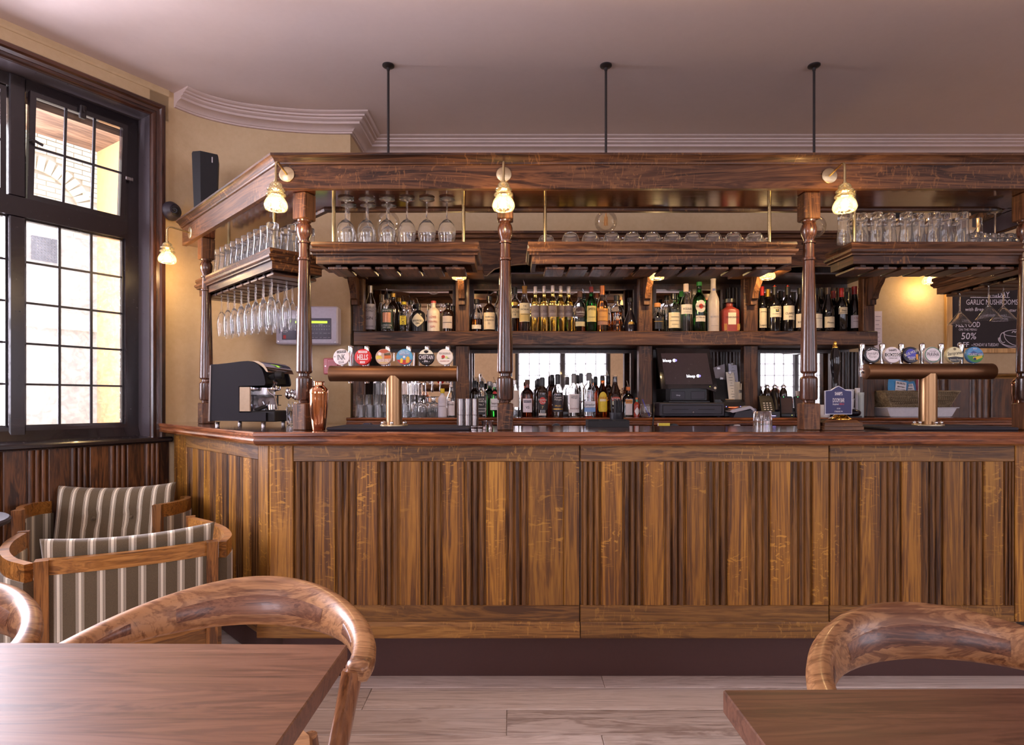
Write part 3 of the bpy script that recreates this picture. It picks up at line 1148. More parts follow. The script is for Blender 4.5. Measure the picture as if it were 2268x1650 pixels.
rack4 = rack('oak glass rack over the coffee machine with champagne flutes hanging below', lr0, R(-45), 1.03, .25, [(.38, .07), (-.38, .12)], .098)
rack5 = rack('dark oak rack with hanging martini glasses in front of the chalkboard', (2.47 + .012, 3.10), R(-90), .66, .25, [(-.28, .06), (.25, .12)], .098)

# ================================================================== BACK BAR
BY = 3.93
bb = thing('back_bar', 'dark oak back bar with mirrored bays, corbels and one long bottle shelf', 'back bar', (.7, BY, 0))
BB = (.7, BY, 0)
SHT, SHB = 1.695, 1.60
BCT = 1.124
XL, XR = -1.055, X(1945, 3.9)
pil = [(781, 805), (1009, 1039), (1415, 1445), (1648, 1679), (1912, 1938)]
for i, (a, c) in enumerate(pil):
    MB().box(X(a, BY), X(c, BY), BY, 3.99, SHT, 2.07, .004).build('upper_pilaster', M['oak_z'], bb, True, BB)
    MB().box(X(a, BY), X(c, BY), BY, 3.99, BCT, SHB, .004).build('lower_pilaster', M['oak_z'], bb, True, BB)
    xm = (X(a, BY) + X(c, BY)) / 2
    if i == 0:
        xm -= .012
    w = .020
    ol = [(3.94, 2.05), (3.765, 2.05), (3.765, 2.035), (3.785, 2.028), (3.80, 2.00), (3.835, 1.965), (3.855, 1.93), (3.86, 1.905), (3.885, 1.90), (3.885, 1.868), (3.94, 1.868)]
    MB().prism(ol, xm - w, xm + w, 'x').build('corbel', M['oak_z'], bb, 25, BB)
    hw = .15 if 0 < i < 4 else .075
    xm2 = xm + (.03 if i == 4 else .0)
    MB().box(xm2 - hw, xm2 + hw, 3.675, 3.95, 2.047, 2.078, .003).build('cap_block', M['oak_x'], bb, True, BB)
MB().box(XL, XR, 3.90, 4.26, SHB, SHT, .005).build('shelf_beam', M['oak_x'], bb, True, BB)
# header: arched fascia per bay, high in the middle, lower in the first bay


def arch_board(x0, x1, ztop, zlow, zhigh, inset):
    n = 18
    b = MB()
    pts = [(x0, zlow), (x0 + inset * .4, zlow)]
    for i in range(n + 1):
        u = i / n
        e = abs(2 * u - 1)
        pts.append((x0 + inset * .4 + (x1 - x0 - inset * .8) * u, zlow + (zhigh - zlow) * (1 - e ** 3.2) ** .55 if e < 1 else zlow))
    pts += [(x1 - inset * .4, zlow), (x1, zlow)]
    m = len(pts)
    vs = [(x, y, z) for y in (3.87, 3.895) for x, z in pts] + [(x, y, ztop) for y in (3.87, 3.895) for x, z in pts]
    fs = []
    for i in range(m - 1):
        fs += [(i, i + 1, 2 * m + i + 1, 2 * m + i), (m + i + 1, m + i, 3 * m + i, 3 * m + i + 1), (m + i, m + i + 1, i + 1, i)]
    b.add(vs, fs)
    return b, pts


for i in range(4):
    x0, x1 = X(pil[i][1], BY) - .02, X(pil[i + 1][0], BY) + .02
    zt = 2.235 if i == 0 else 2.325
    b, pts = arch_board(x0, x1, zt, 2.055, 2.118 if i != 1 else 2.135, (x1 - x0) * .3)
    fo = b.build('arched_fascia', M['oak_x'], bb, 20, BB)
    MB().tube([(x, 3.868, z) for x, z in pts], .0035, 6).build('arch_edging', M['brass_plate'], bb, True, BB)
    MB().box(x0 - .12, x0 + .03, 3.885, 3.93, 2.06, zt).build('fascia_stile', M['oak_z'], bb, False, BB)
XH = X(918, 3.86)
MB().box(XH, 2.38, 3.87, 4.26, 2.30, 2.33).build('header_top', M['deep_x'], bb, False, BB)
MB().sweep([(2.38, 4.26), (2.38, 3.875), (XH, 3.875), (XH, 4.26)], [(0, 2.275), (.008, 2.277), (.012, 2.292), (.028, 2.30), (.034, 2.32), (.05, 2.324), (.05, 2.340), (-.02, 2.340), (-.02, 2.275)]).build('header_cornice', M['oak_x'], bb, 30, BB)
MB().sweep([(XH - .0, 3.875), (XL, 3.875)], [(0, 2.20), (.012, 2.205), (.018, 2.225), (.03, 2.235), (.03, 2.245), (-.3, 2.245), (-.3, 2.20)]).build('low_cornice', M['oak_x'], bb, 30, BB)
MB().box(X(1912, BY), 2.37, 3.885, 3.91, 2.06, 2.30).build('end_fascia', M['oak_x'], bb, False, BB)
MB().box(XL, 2.42, 4.235, 4.262, SHT, 2.30).build('back_panel', M['deep_z'], bb, False, BB)
MB().box(XL, XR, 4.235, 4.262, BCT, SHB).build('lower_back_panel', M['deep_z'], bb, False, BB)
MB().box(XL, 2.42, 3.90, 4.24, 2.072, 2.082).build('bay_soffit', M['deep_x'], bb, False, BB)
# mirrors with their moulded frames
mir = [(822, 1003, 1.705, 2.04), (1050, 1403, 1.705, 2.04), (1452, 1598, 1.705, 2.04), (1684, 1800, 1.705, 2.04),
       (846, 1004, 1.14, 1.592), (1046, 1396, 1.14, 1.585), (1452, 1560, 1.14, 1.585), (1682, 1838, 1.14, 1.585)]
for a, c, z0, z1 in mir:
    xa, xb = X(a, 4.21), X(c, 4.21)
    w = .022
    fr = frame_rect(MB(), xa - w, xb + w, z0 - w * .4, z1 + w * .4, w, 4.19, 4.235)
    f_ = fr.build('mirror_frame', M['deep_z'], bb, False, BB)
    o = MB().box(xa, xb, 4.212, 4.222, z0, z1).build('mirror', M['mirror'], f_, False, BB)
    o.rotation_euler = (0, 0, 0)
for a, c in ((1575, 1648), (1845, 1908)):
    fo = flute_mesh('fluted_board', .44, M['deep_z'], .09)
    x = X(a, 4.2)
    while x < X(c, 4.2):
        o = strip(fo, bb, Vector((x + .045, 4.2, 1.14)) - Vector(BB), 0, 1)
        x += .092
fo2 = flute_mesh('fluted_board', .34, M['deep_z'], .09)
for a, c in ((1610, 1648), (1815, 1910)):
    x = X(a, 4.2)
    while x < X(c, 4.2) - .03:
        o = strip(fo2, bb, Vector((x + .045, 4.2, 1.70)) - Vector(BB), 0, 1)
        x += .092
# back counter
MB().box(XL, 4.6, 3.75, 4.26, BCT - .022, BCT).build('counter_top', M['mahog_dark'], bb, False, BB)
MB().sweep([(4.6, 3.75), (XL, 3.75)], [(0, BCT), (.012, BCT - .001), (.018, BCT - .009), (.014, BCT - .018), (.004, BCT - .022), (.006, BCT - .03), (.016, BCT - .034), (.016, BCT - .046), (.004, BCT - .054), (-.02, BCT - .054), (-.02, BCT)]).build('counter_edge', M['mahog'], bb, 30, BB)
MB().box(XL, 4.6, 3.80, 4.26, .0, BCT - .054).build('base_cabinet', M['black'], bb, False, BB)

# ================================================================== LAMPS
shade_px = [(570, 30), (573, 60), (590, 84), (620, 100), (650, 106), (672, 116), (684, 138), (694, 142), (706, 138), (716, 108), (728, 84), (738, 96), (752, 138), (770, 156), (784, 160), (798, 150), (810, 120), (822, 126), (850, 150), (890, 172), (930, 184), (965, 188), (990, 182), (1012, 172), (1024, 166)]
SK = 2.45 / FPX / 7.5
shade_prof = [(r * SK, -(y - 570) * SK) for y, r in shade_px]
BELL = [p for p in shade_prof if p[1] < -(795 - 570) * SK]


def lamp(name, label, plate, out, group=None, arm=.12, bell_only=False, power=2.1):
    """plate: point on the board; out: horizontal direction the arm leaves the board."""
    out = Vector(out).normalized()
    t = thing(name, label, 'lamp', plate, math.atan2(out.y, out.x) + PI / 2, group)
    if not bell_only:
        MB().lathe([(.033, 0), (.033, -.004), (.031, -.0055), (.0, -.0055)], 28, (0, 0, 0), 'y').cyl(.0028, -.007, -.005, 10, (-.018, 0), 'y').cyl(.0028, -.007, -.005, 10, (.018, 0), 'y').build('backplate', M['brass_plate'], t)
        top = -.075
        pts = [(0, -.003, 0), (0, -arm + .022, .012), (0, -arm + .010, .010), (0, -arm + .002, .002), (0, -arm, -.012), (0, -arm, top)]
        MB().tube(pts, .0052, 12).cyl(.008, top - .006, top + .004, 14, (0, -arm)).build('arm', M['brass'], t)
        c = (0, -arm, top - .004)
        pr = shade_prof
    else:
        c = (0, -arm, .066)
        MB().cyl(.012, -.045, -.004, 14, (0, -arm)).build('lamp_holder', M['brass'], t)
        pr = BELL
    s = MB().lathe([(r, z) for r, z in pr] + [(r - .0025, z) for r, z in reversed(pr)], 32, c, 'z', False)
    n = 30
    for i in range(n):
        a = 2 * PI * i / n
        s.sphere(.0028, (c[0] + .0303 * math.cos(a), c[1] + .0303 * math.sin(a), c[2] + pr[-1][1]), 6, 4)
    s.build('glass_shade', M['shade'], t)
    zb = c[2] - .088
    MB().lathe([(.0, -.016), (.008, -.014), (.0115, -.006), (.0115, .004), (.008, .014), (.006, .022), (0, .024)], 14, (c[0], c[1], zb)).build('bulb', M['lamp'], t)
    d = bpy.data.lights.new('lamp_light', 'POINT')
    d.energy = power
    d.color = (1.0, 0.66, 0.30)
    d.shadow_soft_size = .018
    o = bpy.data.objects.new('lamp_light', d)
    COL.objects.link(o)
    o.parent = t
    o.location = (c[0], c[1], zb - .03)
    return t


GL = 'brass arm lamps with pressed glass shades'
lamp('wall_lamp', 'brass arm lamp with ribbed glass shade on the canted canopy corner', (X(636, 2.57), 2.568, Z(387, 2.57)), (0, -1, 0), GL)
lamp('wall_lamp', 'brass arm lamp with ribbed glass shade above the middle post', (X(1116, 2.57), 2.568, Z(387, 2.57)), (0, -1, 0), GL)
lamp('wall_lamp', 'brass arm lamp with ribbed glass shade above the hand pump end of the bar', (X(1836, 2.57), 2.568, Z(390, 2.57)), (0, -1, 0), GL)
q = Vector((-1.03 - .835, 2.57 + .835, 2.205))
lamp('wall_lamp', 'brass arm lamp on the canopy end beside the leaded window', q, (-1, -1, 0), GL)
lamp('wall_lamp', 'brass arm lamp glowing on the plaster wall beside the chalkboard', (X(2058, 4.15), BWY - .002, Z(596, 4.15) + .09), (0, -1, 0), GL, power=1.1)
GB = 'small glass lamps under the back bar header'
for px, who in ((1017, 'small ribbed glass lamp lit between the cream gin bottle and the whiskies'), (1455, 'small ribbed glass lamp lit above the vermouth bottles bay'), (1700, 'small ribbed glass lamp lit above the red wine bottles')):
    lamp('under_shelf_lamp', who, (X(px, 3.71), 3.90, 2.047), (0, -1, 0), GB, .19, True, 2.2)

# pendant globes on long black stems behind the canopy
for px, pt, py, who in ((860, 153, 492, 'clear globe bulb pendant behind the upturned wine glasses'), (1342, 155, 491, 'clear globe bulb pendant above the low bowl glasses'), (1803, 159, 503, 'clear globe bulb pendant half hidden by the post at the hand pump')):
    Yp = 3.27
    zc = Z(py, Yp)
    t = thing('pendant_globe_lamp', who, 'pendant lamp', (X(px, Yp), Yp, CZ), 0, 'globe pendants on black stems')
    MB().lathe([(.0, 0), (.033, 0), (.033, -.006), (.028, -.010), (.010, -.016), (.0085, -.03), (.0085, -.03)], 20).build('ceiling_rose', M['iron'], t)
    zt = zc + .072 - CZ
    MB().cyl(.0068, zt, -.014, 12).build('stem', M['iron'], t)
    MB().lathe([(.0, zt + .002), (.022, zt), (.023, zt - .012), (.016, zt - .014), (0, zt - .014)], 18).build('bulb_cap', M['iron'], t)
    c = (0, 0, zc - CZ)
    pr = [(.0005, -.0625)] + [(.0625 * math.sin(PI * i / 14), -.0625 * math.cos(PI * i / 14)) for i in range(1, 13)] + [(.020, .066), (.0195, .072)]
    MB().lathe(pr + [(max(r - .0012, .0003), z) for r, z in reversed(pr)], 26, c, 'z', False).build('globe', M['bulb_glass'], t)
    f = MB()
    for k in range(4):
        a = PI / 2 * k
        f.tube([(.009 * math.cos(a), .009 * math.sin(a), c[2] - .022), (.007 * math.cos(a), .007 * math.sin(a), c[2] + .028)], 0.0028, 6)
    f.cyl(.004, c[2] + .026, c[2] + .062, 8)
    f.build('filament', M['filament'], t)

# ================================================================== GLASSWARE
def shell(prof, th=.0016, base=.006):
    """Closed wall: prof is the outer side from the foot centre up to the rim."""
    inner = []
    for r, z in reversed(prof):
        if r - th > .001 and z > prof[0][1] + base:
            inner.append((r - th, z if (r, z) != prof[-1] else z))
    zb = min(z for r, z in inner)
    inner.append((.0004, zb))
    return [(.0004, prof[0][1])] + prof + inner


def flip(pr, h):
    return [(r, h - z) for r, z in reversed(pr)]


def glass_mesh(name, pr, n=20):
    me = MB().lathe(pr, n, caps=False).mesh(name, 50)
    me.materials.append(M['bar_glass'])
    return me


PINT_H = .142
pint_me = glass_mesh('pint_glass', flip(shell([(.0275, 0), (.029, .002), (.0285, .03), (.0275, .05), (.0285, .075), (.032, .10), (.0345, .125), (.0350, PINT_H)], .0016, .010), PINT_H))
WG_H = .208
wine_me = glass_mesh('wine_glass', flip([(.0004, .0)] + [(.036, .0), (.0365, .0015), (.02, .005), (.006, .010), (.0042, .02), (.0040, .085), (.006, .092), (.018, .099), (.034, .118), (.0415, .142), (.041, .165), (.036, .195), (.0335, WG_H), (.0325, WG_H), (.035, .195), (.0398, .165), (.0403, .142), (.033, .120), (.017, .102), (.004, .097), (.0004, .097)], WG_H), 22)
BOWL_H = .052
bowl_me = glass_mesh('bowl_glass', flip(shell([(.022, 0), (.026, .0015), (.034, .012), (.0395, .028), (.0415, .042), (.0410, BOWL_H)], .0016, .006), BOWL_H), 22)
FL_H = .245
flute_g = glass_mesh('champagne_flute', flip([(.0004, 0), (.031, 0), (.0315, .0015), (.016, .004), (.005, .009), (.0034, .02), (.0034, .092), (.005, .100), (.014, .118), (.0225, .148), (.0245, .175), (.0225, .21), (.0185, FL_H), (.0176, FL_H), (.0214, .21), (.0233, .175), (.0213, .150), (.013, .121), (.003, .106), (.0004, .106)], FL_H), 16)
MT_H = .185
mart_me = glass_mesh('martini_glass', flip([(.0004, 0), (.036, 0), (.0365, .0015), (.016, .004), (.005, .009), (.0034, .02), (.0034, .105), (.0052, .112), (.012, .120), (.058, MT_H), (.0568, MT_H), (.0105, .1215), (.003, .117), (.0004, .117)], MT_H), 22)
HB_H = .148
high_me = glass_mesh('highball_glass', flip(shell([(.026, 0), (.0275, .002), (.0295, .07), (.031, HB_H)], .0018, .010), HB_H), 18)
SH_H = .045
shot_me = glass_mesh('shot_glass', flip(shell([(.017, 0), (.018, .001), (.0195, .02), (.022, SH_H)], .0022, .008), SH_H), 14)
TB_H = .086
tumb_me = glass_mesh('tumbler', flip(shell([(.034, 0), (.0365, .003), (.0385, .04), (.0400, TB_H)], .0022, .010), TB_H), 24)
BL_H = .135
ball_me = glass_mesh('balloon_glass', flip([(.0004, 0), (.034, 0), (.0345, .0015), (.016, .004), (.006, .009), (.005, .03), (.008, .037), (.03, .047), (.048, .07), (.050, .09), (.045, .115), (.041, BL_H), (.0398, BL_H), (.0436, .115), (.0485, .09), (.0465, .071), (.029, .050), (.006, .041), (.0004, .041)], BL_H), 22)


def gl(me, name, loc, label, cat='glass', group=None, rz=None):
    o = bpy.data.objects.new(name, me)
    COL.objects.link(o)
    o.location = loc
    o.rotation_euler = (0, 0, random.uniform(0, 6) if rz is None else rz)
    tag(o, label, cat, group)
    return o


E = .0006
# rack above the shaker: six stemmed glasses in front, three behind
for i, px in enumerate((766, 812, 857, 901.5, 945.5, 990)):
    gl(wine_me, 'wine_glass', (X(px, 2.705), 2.705, RKT + E), 'upturned stemmed wine glass, %s from the corner post in the front row' % ORD[i], 'wine glass', 'upturned wine glasses')
for i, px in enumerate((772, 815, 861)):
    gl(wine_me, 'wine_glass', (X(px, 2.795), 2.795, RKT + E), 'upturned stemmed wine glass in the back row, %s from the corner post' % ORD[i], 'wine glass', 'upturned wine glasses')
# long middle rack
for i, px in enumerate((1211, 1263.5, 1307.5, 1354.5, 1400, 1444, 1489, 1534, 1579, 1624, 1671)):
    gl(bowl_me, 'bowl_glass', (X(px, 2.705), 2.705 + (.042 if i == 0 else 0), RKT + E), 'upturned low bowl glass on the longest rack, %s from the middle post in front' % ORD[i], 'glass', 'upturned bowl glasses')
for i, px in enumerate((1331, 1377, 1422, 1466, 1511, 1556, 1601, 1648, 1690)):
    gl(bowl_me, 'bowl_glass', (X(px, 2.795), 2.795, RKT + E), 'upturned low bowl glass behind the front row of the longest rack, %s along' % ORD[i], 'glass', 'upturned bowl glasses')
# rack above the hand pump
for i, px in enumerate((1867, 1911, 1940, 1973, 2005, 2037, 2067, 2098, 2129)):
    gl(pint_me, 'pint_glass', (X(px, 2.70), 2.70 + (.010 if i % 2 else -.006), RKT + E), 'upturned pint glass above the hand pump end, %s from the rack end in front' % ORD[i], 'pint glass', 'upturned pint glasses over the pump').scale = (.87, .87, 1)
for i, px in enumerate((1890, 1922, 1954, 1988, 2021, 2053, 2084, 2115)):
    gl(pint_me, 'pint_glass', (X(px, 2.79), 2.79, RKT + E), 'upturned pint glass above the hand pump end, %s in the row behind' % ORD[i], 'pint glass', 'upturned pint glasses over the pump').scale = (.87, .87, 1)
gl(high_me, 'highball_glass', (X(2160, 2.80), 2.80, RKT + E), 'upturned tall tumbler beside the last pint glass above the bar taps', 'glass')
for i in range(7):
    gl(shot_me, 'shot_glass', (X(2158 + 19 * i, 2.69), 2.69, RKT + E), 'upturned shot glass in front above the bar taps, %s from the pint glasses' % ORD[i], 'shot glass', 'shot glasses')
for i in range(5):
    gl(shot_me, 'shot_glass', (X(2188 + 19 * i, 2.745), 2.745, RKT + E), 'upturned shot glass of the second row above the taps, %s from the tall tumbler' % ORD[i], 'shot glass', 'shot glasses')
for i, (px, y) in enumerate(((2206, 2.79), (2256, 2.79))):
    gl(mart_me, 'martini_glass', (X(px, y) + .012 * i, y + .005, RKT + E), 'upturned martini glass standing behind the shot glasses, %s from the tall tumbler' % ORD[i], 'martini glass', 'martini glasses behind the shot glasses').scale = (.88, .88, .97)

# rack by the window: pint glasses on top, flutes hanging in the slots
ca = Vector((RT, -RT, 0))
cb = Vector((RT, RT, 0))
for i in range(12):
    s = .42 - i * .080
    p = lr0 + ca * s + cb * .042
    if (p.xy - Vector((-1.765, 3.39))).length < .075:
        continue
    gl(pint_me, 'pint_glass', (p.x, p.y, RKT + E), 'upturned pint glass over the coffee machine, %s from the corner post in the front row' % ORD[i], 'pint glass', 'upturned pint glasses by the window')
for i in range(10):
    s = .46 - i * .080
    p = lr0 + ca * s + cb * .128
    if (p.xy - Vector((-1.765, 3.39))).length < .075:
        continue
    gl(pint_me, 'pint_glass', (p.x, p.y, RKT + E), 'upturned pint glass over the coffee machine, %s from the corner post in the middle row' % ORD[i], 'pint glass', 'upturned pint glasses by the window')
for i in range(6):
    s = .46 - i * .08
    p = lr0 + ca * s + cb * .208
    gl(pint_me, 'pint_glass', (p.x, p.y, RKT + E), 'upturned pint glass over the coffee machine, %s from the corner post in the rear row' % ORD[i], 'pint glass', 'upturned pint glasses by the window')
FZ = RKB - .0075
slot = [-.515 + .025 + .098 * k for k in range(1, 10)]
k = 0
for row, off in enumerate((.05, .125, .20)):
    nn = 0
    for s in reversed(slot):
        if row == 2 and s < .0:
            continue
        p = lr0 + ca * s + cb * off
        if (p.xy - Vector((-1.765, 3.39))).length < .07:
            continue
        gl(flute_g, 'champagne_flute', (p.x, p.y, FZ - FL_H), 'champagne flute hanging by the coffee machine, %s slot from the corner post, %s row' % (ORD[nn], ('front', 'middle', 'rear')[row]), 'champagne flute', 'hanging champagne flutes')
        nn += 1
# martini glasses hanging before the chalkboard
for i, (px, y, zz) in enumerate(((2126, 3.30, 0), (2190, 3.08, 0), (2222, 3.12, 0), (2290, 2.98, 0))):
    xx = X(px, y)
    gl(mart_me, 'martini_glass', (max(xx, 2.49), y, FZ - MT_H), 'martini glass hanging before the chalkboard, %s from the glowing wall lamp' % ORD[i], 'martini glass', 'hanging martini glasses')

# glasses on the back counter behind the first beer font
BZ = BCT + E
for i, px in enumerate((797, 818, 838.5, 897)):
    gl(high_me, 'highball_glass', (X(px, 3.86), 3.86, BZ), 'upturned highball glass on the back counter, %s from the plaster corner' % ORD[i], 'highball glass', 'highball glasses on the back counter')
for i, px in enumerate((816, 836, 856, 876, 897, 917)):
    gl(high_me, 'highball_glass', (X(px, 4.035), 4.035, BZ), 'upturned highball glass, second row on the back counter, %s from the plaster corner' % ORD[i], 'highball glass', 'highball glasses on the back counter')
for i, px in enumerate((835, 854, 894, 912)):
    y = 4.035
    px2 = (836, 856, 897, 917)[i]
    gl(high_me, 'highball_glass', (X(px2, y), y, BZ + HB_H + E), 'upturned highball glass stacked on another behind the beer font, %s from the plaster corner' % ORD[i], 'highball glass', 'highball glasses on the back counter')
for i, px in enumerate((931, 963)):
    gl(ball_me, 'balloon_glass', (X(px, 3.875), 3.875, BZ), 'upturned balloon glass %s' % ('between highball glasses and the bitters bottle', 'just behind the yellow-capped bitters bottle')[i], 'glass').scale = (.92, .92, 1)
for i, px in enumerate((947, 979)):
    gl(ball_me, 'balloon_glass', (X(px, 4.09), 4.09, BZ), 'upturned balloon glass in the second row, %s' % ('against the mirror', 'behind the syrup bottle')[i], 'glass')

# ================================================================== BOTTLES
STY = {
    'wine': [(.0, .01), (.93, .0), (1, .012), (1, .585), (.97, .63), (.80, .69), (.50, .745), (.40, .78), (.37, .83), (.36, .955), (.40, .96), (.40, .99), (.36, 1.0)],
    'burgundy': [(.0, .01), (.94, .0), (1, .015), (1, .43), (.94, .52), (.76, .62), (.54, .71), (.42, .78), (.37, .84), (.35, .955), (.40, .96), (.40, .99), (.36, 1.0)],
    'spirit': [(.0, .008), (.94, .0), (1, .012), (1, .60), (.975, .65), (.84, .705), (.56, .755), (.40, .79), (.36, .82), (.36, .94), (.40, .95), (.40, .99), (.36, 1.0)],
    'slope': [(.0, .008), (.94, .0), (1, .012), (1, .52), (.92, .60), (.70, .70), (.48, .77), (.40, .82), (.38, .94), (.42, .95), (.42, 1.0)],
    'stout': [(.0, .008), (.94, .0), (1, .015), (1, .58), (.98, .645), (.84, .71), (.50, .765), (.36, .79), (.33, .83), (.33, .90), (.40, .91), (.40, .95), (.33, 1.0)],
    'square': [(.0, .008), (.90, .0, 7), (.95, .012, 7), (.95, .62, 7), (.90, .67, 5), (.62, .73, 3), (.42, .77), (.38, .80), (.38, .94), (.42, .95), (.42, 1.0)],
    'decanter': [(.0, .01), (.84, .0), (.97, .02), (1, .10), (.98, .22), (.80, .38), (.52, .52), (.36, .62), (.30, .70), (.30, .86), (.36, .87), (.36, 1.0)],
    'waist': [(.0, .008), (.92, .0), (1, .02), (.98, .12), (.86, .30), (.88, .45), (1, .58), (.96, .65), (.66, .72), (.40, .76), (.36, .80), (.36, .95), (.40, .96), (.40, 1.0)],
    'straight': [(.0, .008), (.95, .0), (1, .012), (1, .56), (.93, .63), (.66, .70), (.48, .75), (.44, .80), (.43, .97), (.46, .975), (.46, 1.0)],
    'squat': [(.0, .01), (.92, .0), (1, .02), (1, .46), (.92, .54), (.60, .66), (.36, .72), (.33, .76), (.33, .86), (.40, .87), (.40, .9), (.33, .92)],
}


def prof_at(pr, f):
    for a, b in zip(pr, pr[1:]):
        if a[1] <= f <= b[1] and b[1] > a[1]:
            t = (f - a[1]) / (b[1] - a[1])
            return a[0] + (b[0] - a[0]) * t
    return 1.0


def bottle(label, px, top, zb, Y, sty, wpx, body, liq=None, level=.5, cap=None, capf=.08, pour=False, labs=(), txt=(), name='spirit_bottle', cat='bottle', group=None, rz=0.0, capr=None, opaque=False):
    """One bottle: glass_body, liquid, cap, pourer, label patches (> lettering)."""
    H = Z(top, Y) - zb
    r = wpx / 2 * Y / FPX
    pr0 = STY[sty]
    sq = sty == 'square'
    t = thing(name, label, cat, (X(px, Y), Y, zb + E), rz, group)
    pr = [(q[0] * r, q[1] * H) + tuple(q[2:]) for q in pr0]
    th = .0022
    if opaque or liq is None and body is not M['glass']:
        MB().lathe(pr, 22, caps=True).build('glass_body', body, t, 35)
    else:
        inn = [(max(q[0] - th, .0005), max(q[1], .005)) + tuple(q[2:]) for q in reversed(pr) if q[0] > th]
        MB().lathe([(.0005, 0)] + pr[1:] + inn + [(.0005, .005)], 22, caps=False).build('glass_body', body, t, 35)
        if liq is not None:
            lv = [q for q in pr0[1:] if q[1] < level]
            lp = [(max(q[0] * r - th - .0007, .0005), max(q[1] * H, .006)) + tuple(q[2:]) for q in lv]
            rl = prof_at(pr0[1:], level) * r - th - .0007
            kk = lv[-1][2] if len(lv[-1]) > 2 else 2
            MB().lathe([(.0005, .006)] + lp + [(rl, level * H, kk), (.0005, level * H)], 20, caps=False).build('liquid', liq, t, 35)
    nr = capr if capr else .43
    if cap is not None:
        MB().lathe([(nr * r * .96, H * (1 - capf)), (nr * r, H * (1 - capf) + .001), (nr * r, H - .002), (nr * r * .9, H + .0006), (.0, H + .0008)], 18).build('cap', cap, t, 30)
    if pour:
        MB().cyl(.36 * r, H - .004, H + .006, 12).build('stopper', M['black'], t)
        a = random.uniform(-.5, .5)
        MB().tube([(0, 0, H + .004), (-.002, 0, H + .016), (-.010 + .004 * a, .003 * a, H + .042)], .0024, 7).build('pourer', M['chrome'], t)
    for li, lb in enumerate(labs):
        z0, z1, mat = (Z(lb[1], Y) - zb), (Z(lb[0], Y) - zb), lb[2]
        shp = lb[3] if len(lb) > 3 else 'wrap'
        wd = lb[4] if len(lb) > 4 else 1.15
        b = MB()
        rr = prof_at(pr0[1:], min(.99, max(.02, (z0 + z1) / 2 / H))) * r + .0008 + .0004 * li
        fn = (lambda x, z, rr=rr: (rr * math.sin(x / rr), -rr * math.cos(x / rr), z)) if not sq else (lambda x, z: (x, -r * .95 - .0009 - .0004 * li, z))
        hw = wd * rr if not sq else wd * rr * .78
        if shp == 'wrap':
            n = 12
            vs = [fn(-hw + 2 * hw * i / n, z) for z in (z0, z1) for i in range(n + 1)]
            b.add(vs, [(i, i + 1, n + 2 + i, n + 1 + i) for i in range(n)])
        else:
            n = 28
            zc, hz = (z0 + z1) / 2, (z1 - z0) / 2
            pts = []
            for i in range(n):
                a = 2 * PI * i / n
                ca_, sa_ = math.cos(a), math.sin(a)
                if shp == 'diamond':
                    q = 1 / (abs(ca_) ** 1.15 + abs(sa_) ** 1.15) ** (1 / 1.15)
                elif shp == 'arch':
                    q = 1.0 if sa_ > 0 else 1 / max(abs(ca_), abs(sa_))
                else:
                    q = 1.0
                pts.append((hw * ca_ * q, zc + hz * sa_ * q))
            mr = 6
            vs = [fn(0, zc)] + [fn(x * j / mr, zc + (z - zc) * j / mr) for j in range(1, mr + 1) for x, z in pts]
            fs_ = [(0, 1 + i, 1 + (i + 1) % n) for i in range(n)]
            for j in range(mr - 1):
                fs_ += [(1 + j * n + i, 1 + (j + 1) * n + i, 1 + (j + 1) * n + (i + 1) % n, 1 + j * n + (i + 1) % n) for i in range(n)]
            b.add(vs, fs_)
        b.build('label', mat, t)
    for tx in txt:
        s, zy, hp, mat = tx[0], Z(tx[1], Y) - zb, tx[2] * Y / FPX, tx[3]
        rot = tx[4] if len(tx) > 4 else 0.0
        rr = prof_at(pr0[1:], min(.99, max(.02, zy / H))) * r + .0026
        fn = (lambda x, z, rr=rr: (rr * math.sin(x / rr), -rr * math.cos(x / rr), z)) if not sq else (lambda x, z: (x, -r * .95 - .0026, z))
        if s[0] == '_':
            lw = int(s[1:]) / 10 * rr
            MB().add([fn(-lw + lw * i / 3, zz_) for zz_ in (zy - hp * .12, zy + hp * .12) for i in range(7)], [(i, i + 1, i + 8, i + 7) for i in range(6)]).build('small_print', mat, t, False)
            continue
        MB().text(s, 0, zy, hp, None if rot else 1.5 * rr, 0.0, 0.0, fn, rot=rot).build('lettering', mat, t, False)
    return t


US, UY = SHT, 4.02
clr = M['glass']
wht, blk, dk = P(226, 220, 214), P(22, 20, 22, .3), P(30, 26, 28)
ink, gold, silv, red = P(40, 34, 36), P(190, 150, 70, .35, .7), P(196, 190, 186, .3, .8), P(178, 30, 34)
amber, dkamb, strawc = G(216, 120, 36), G(140, 62, 18), G(232, 204, 112)
grn, dgrn = G(40, 132, 44), G(24, 70, 30)
wineb = plain('dark_wine_glass', srgb(16, 14, 16), .08, 0, Coat_Weight=.5)
brownb = plain('dark_brown_glass', srgb(34, 20, 14), .07, 0, Coat_Weight=.5)
cream = M['cream']

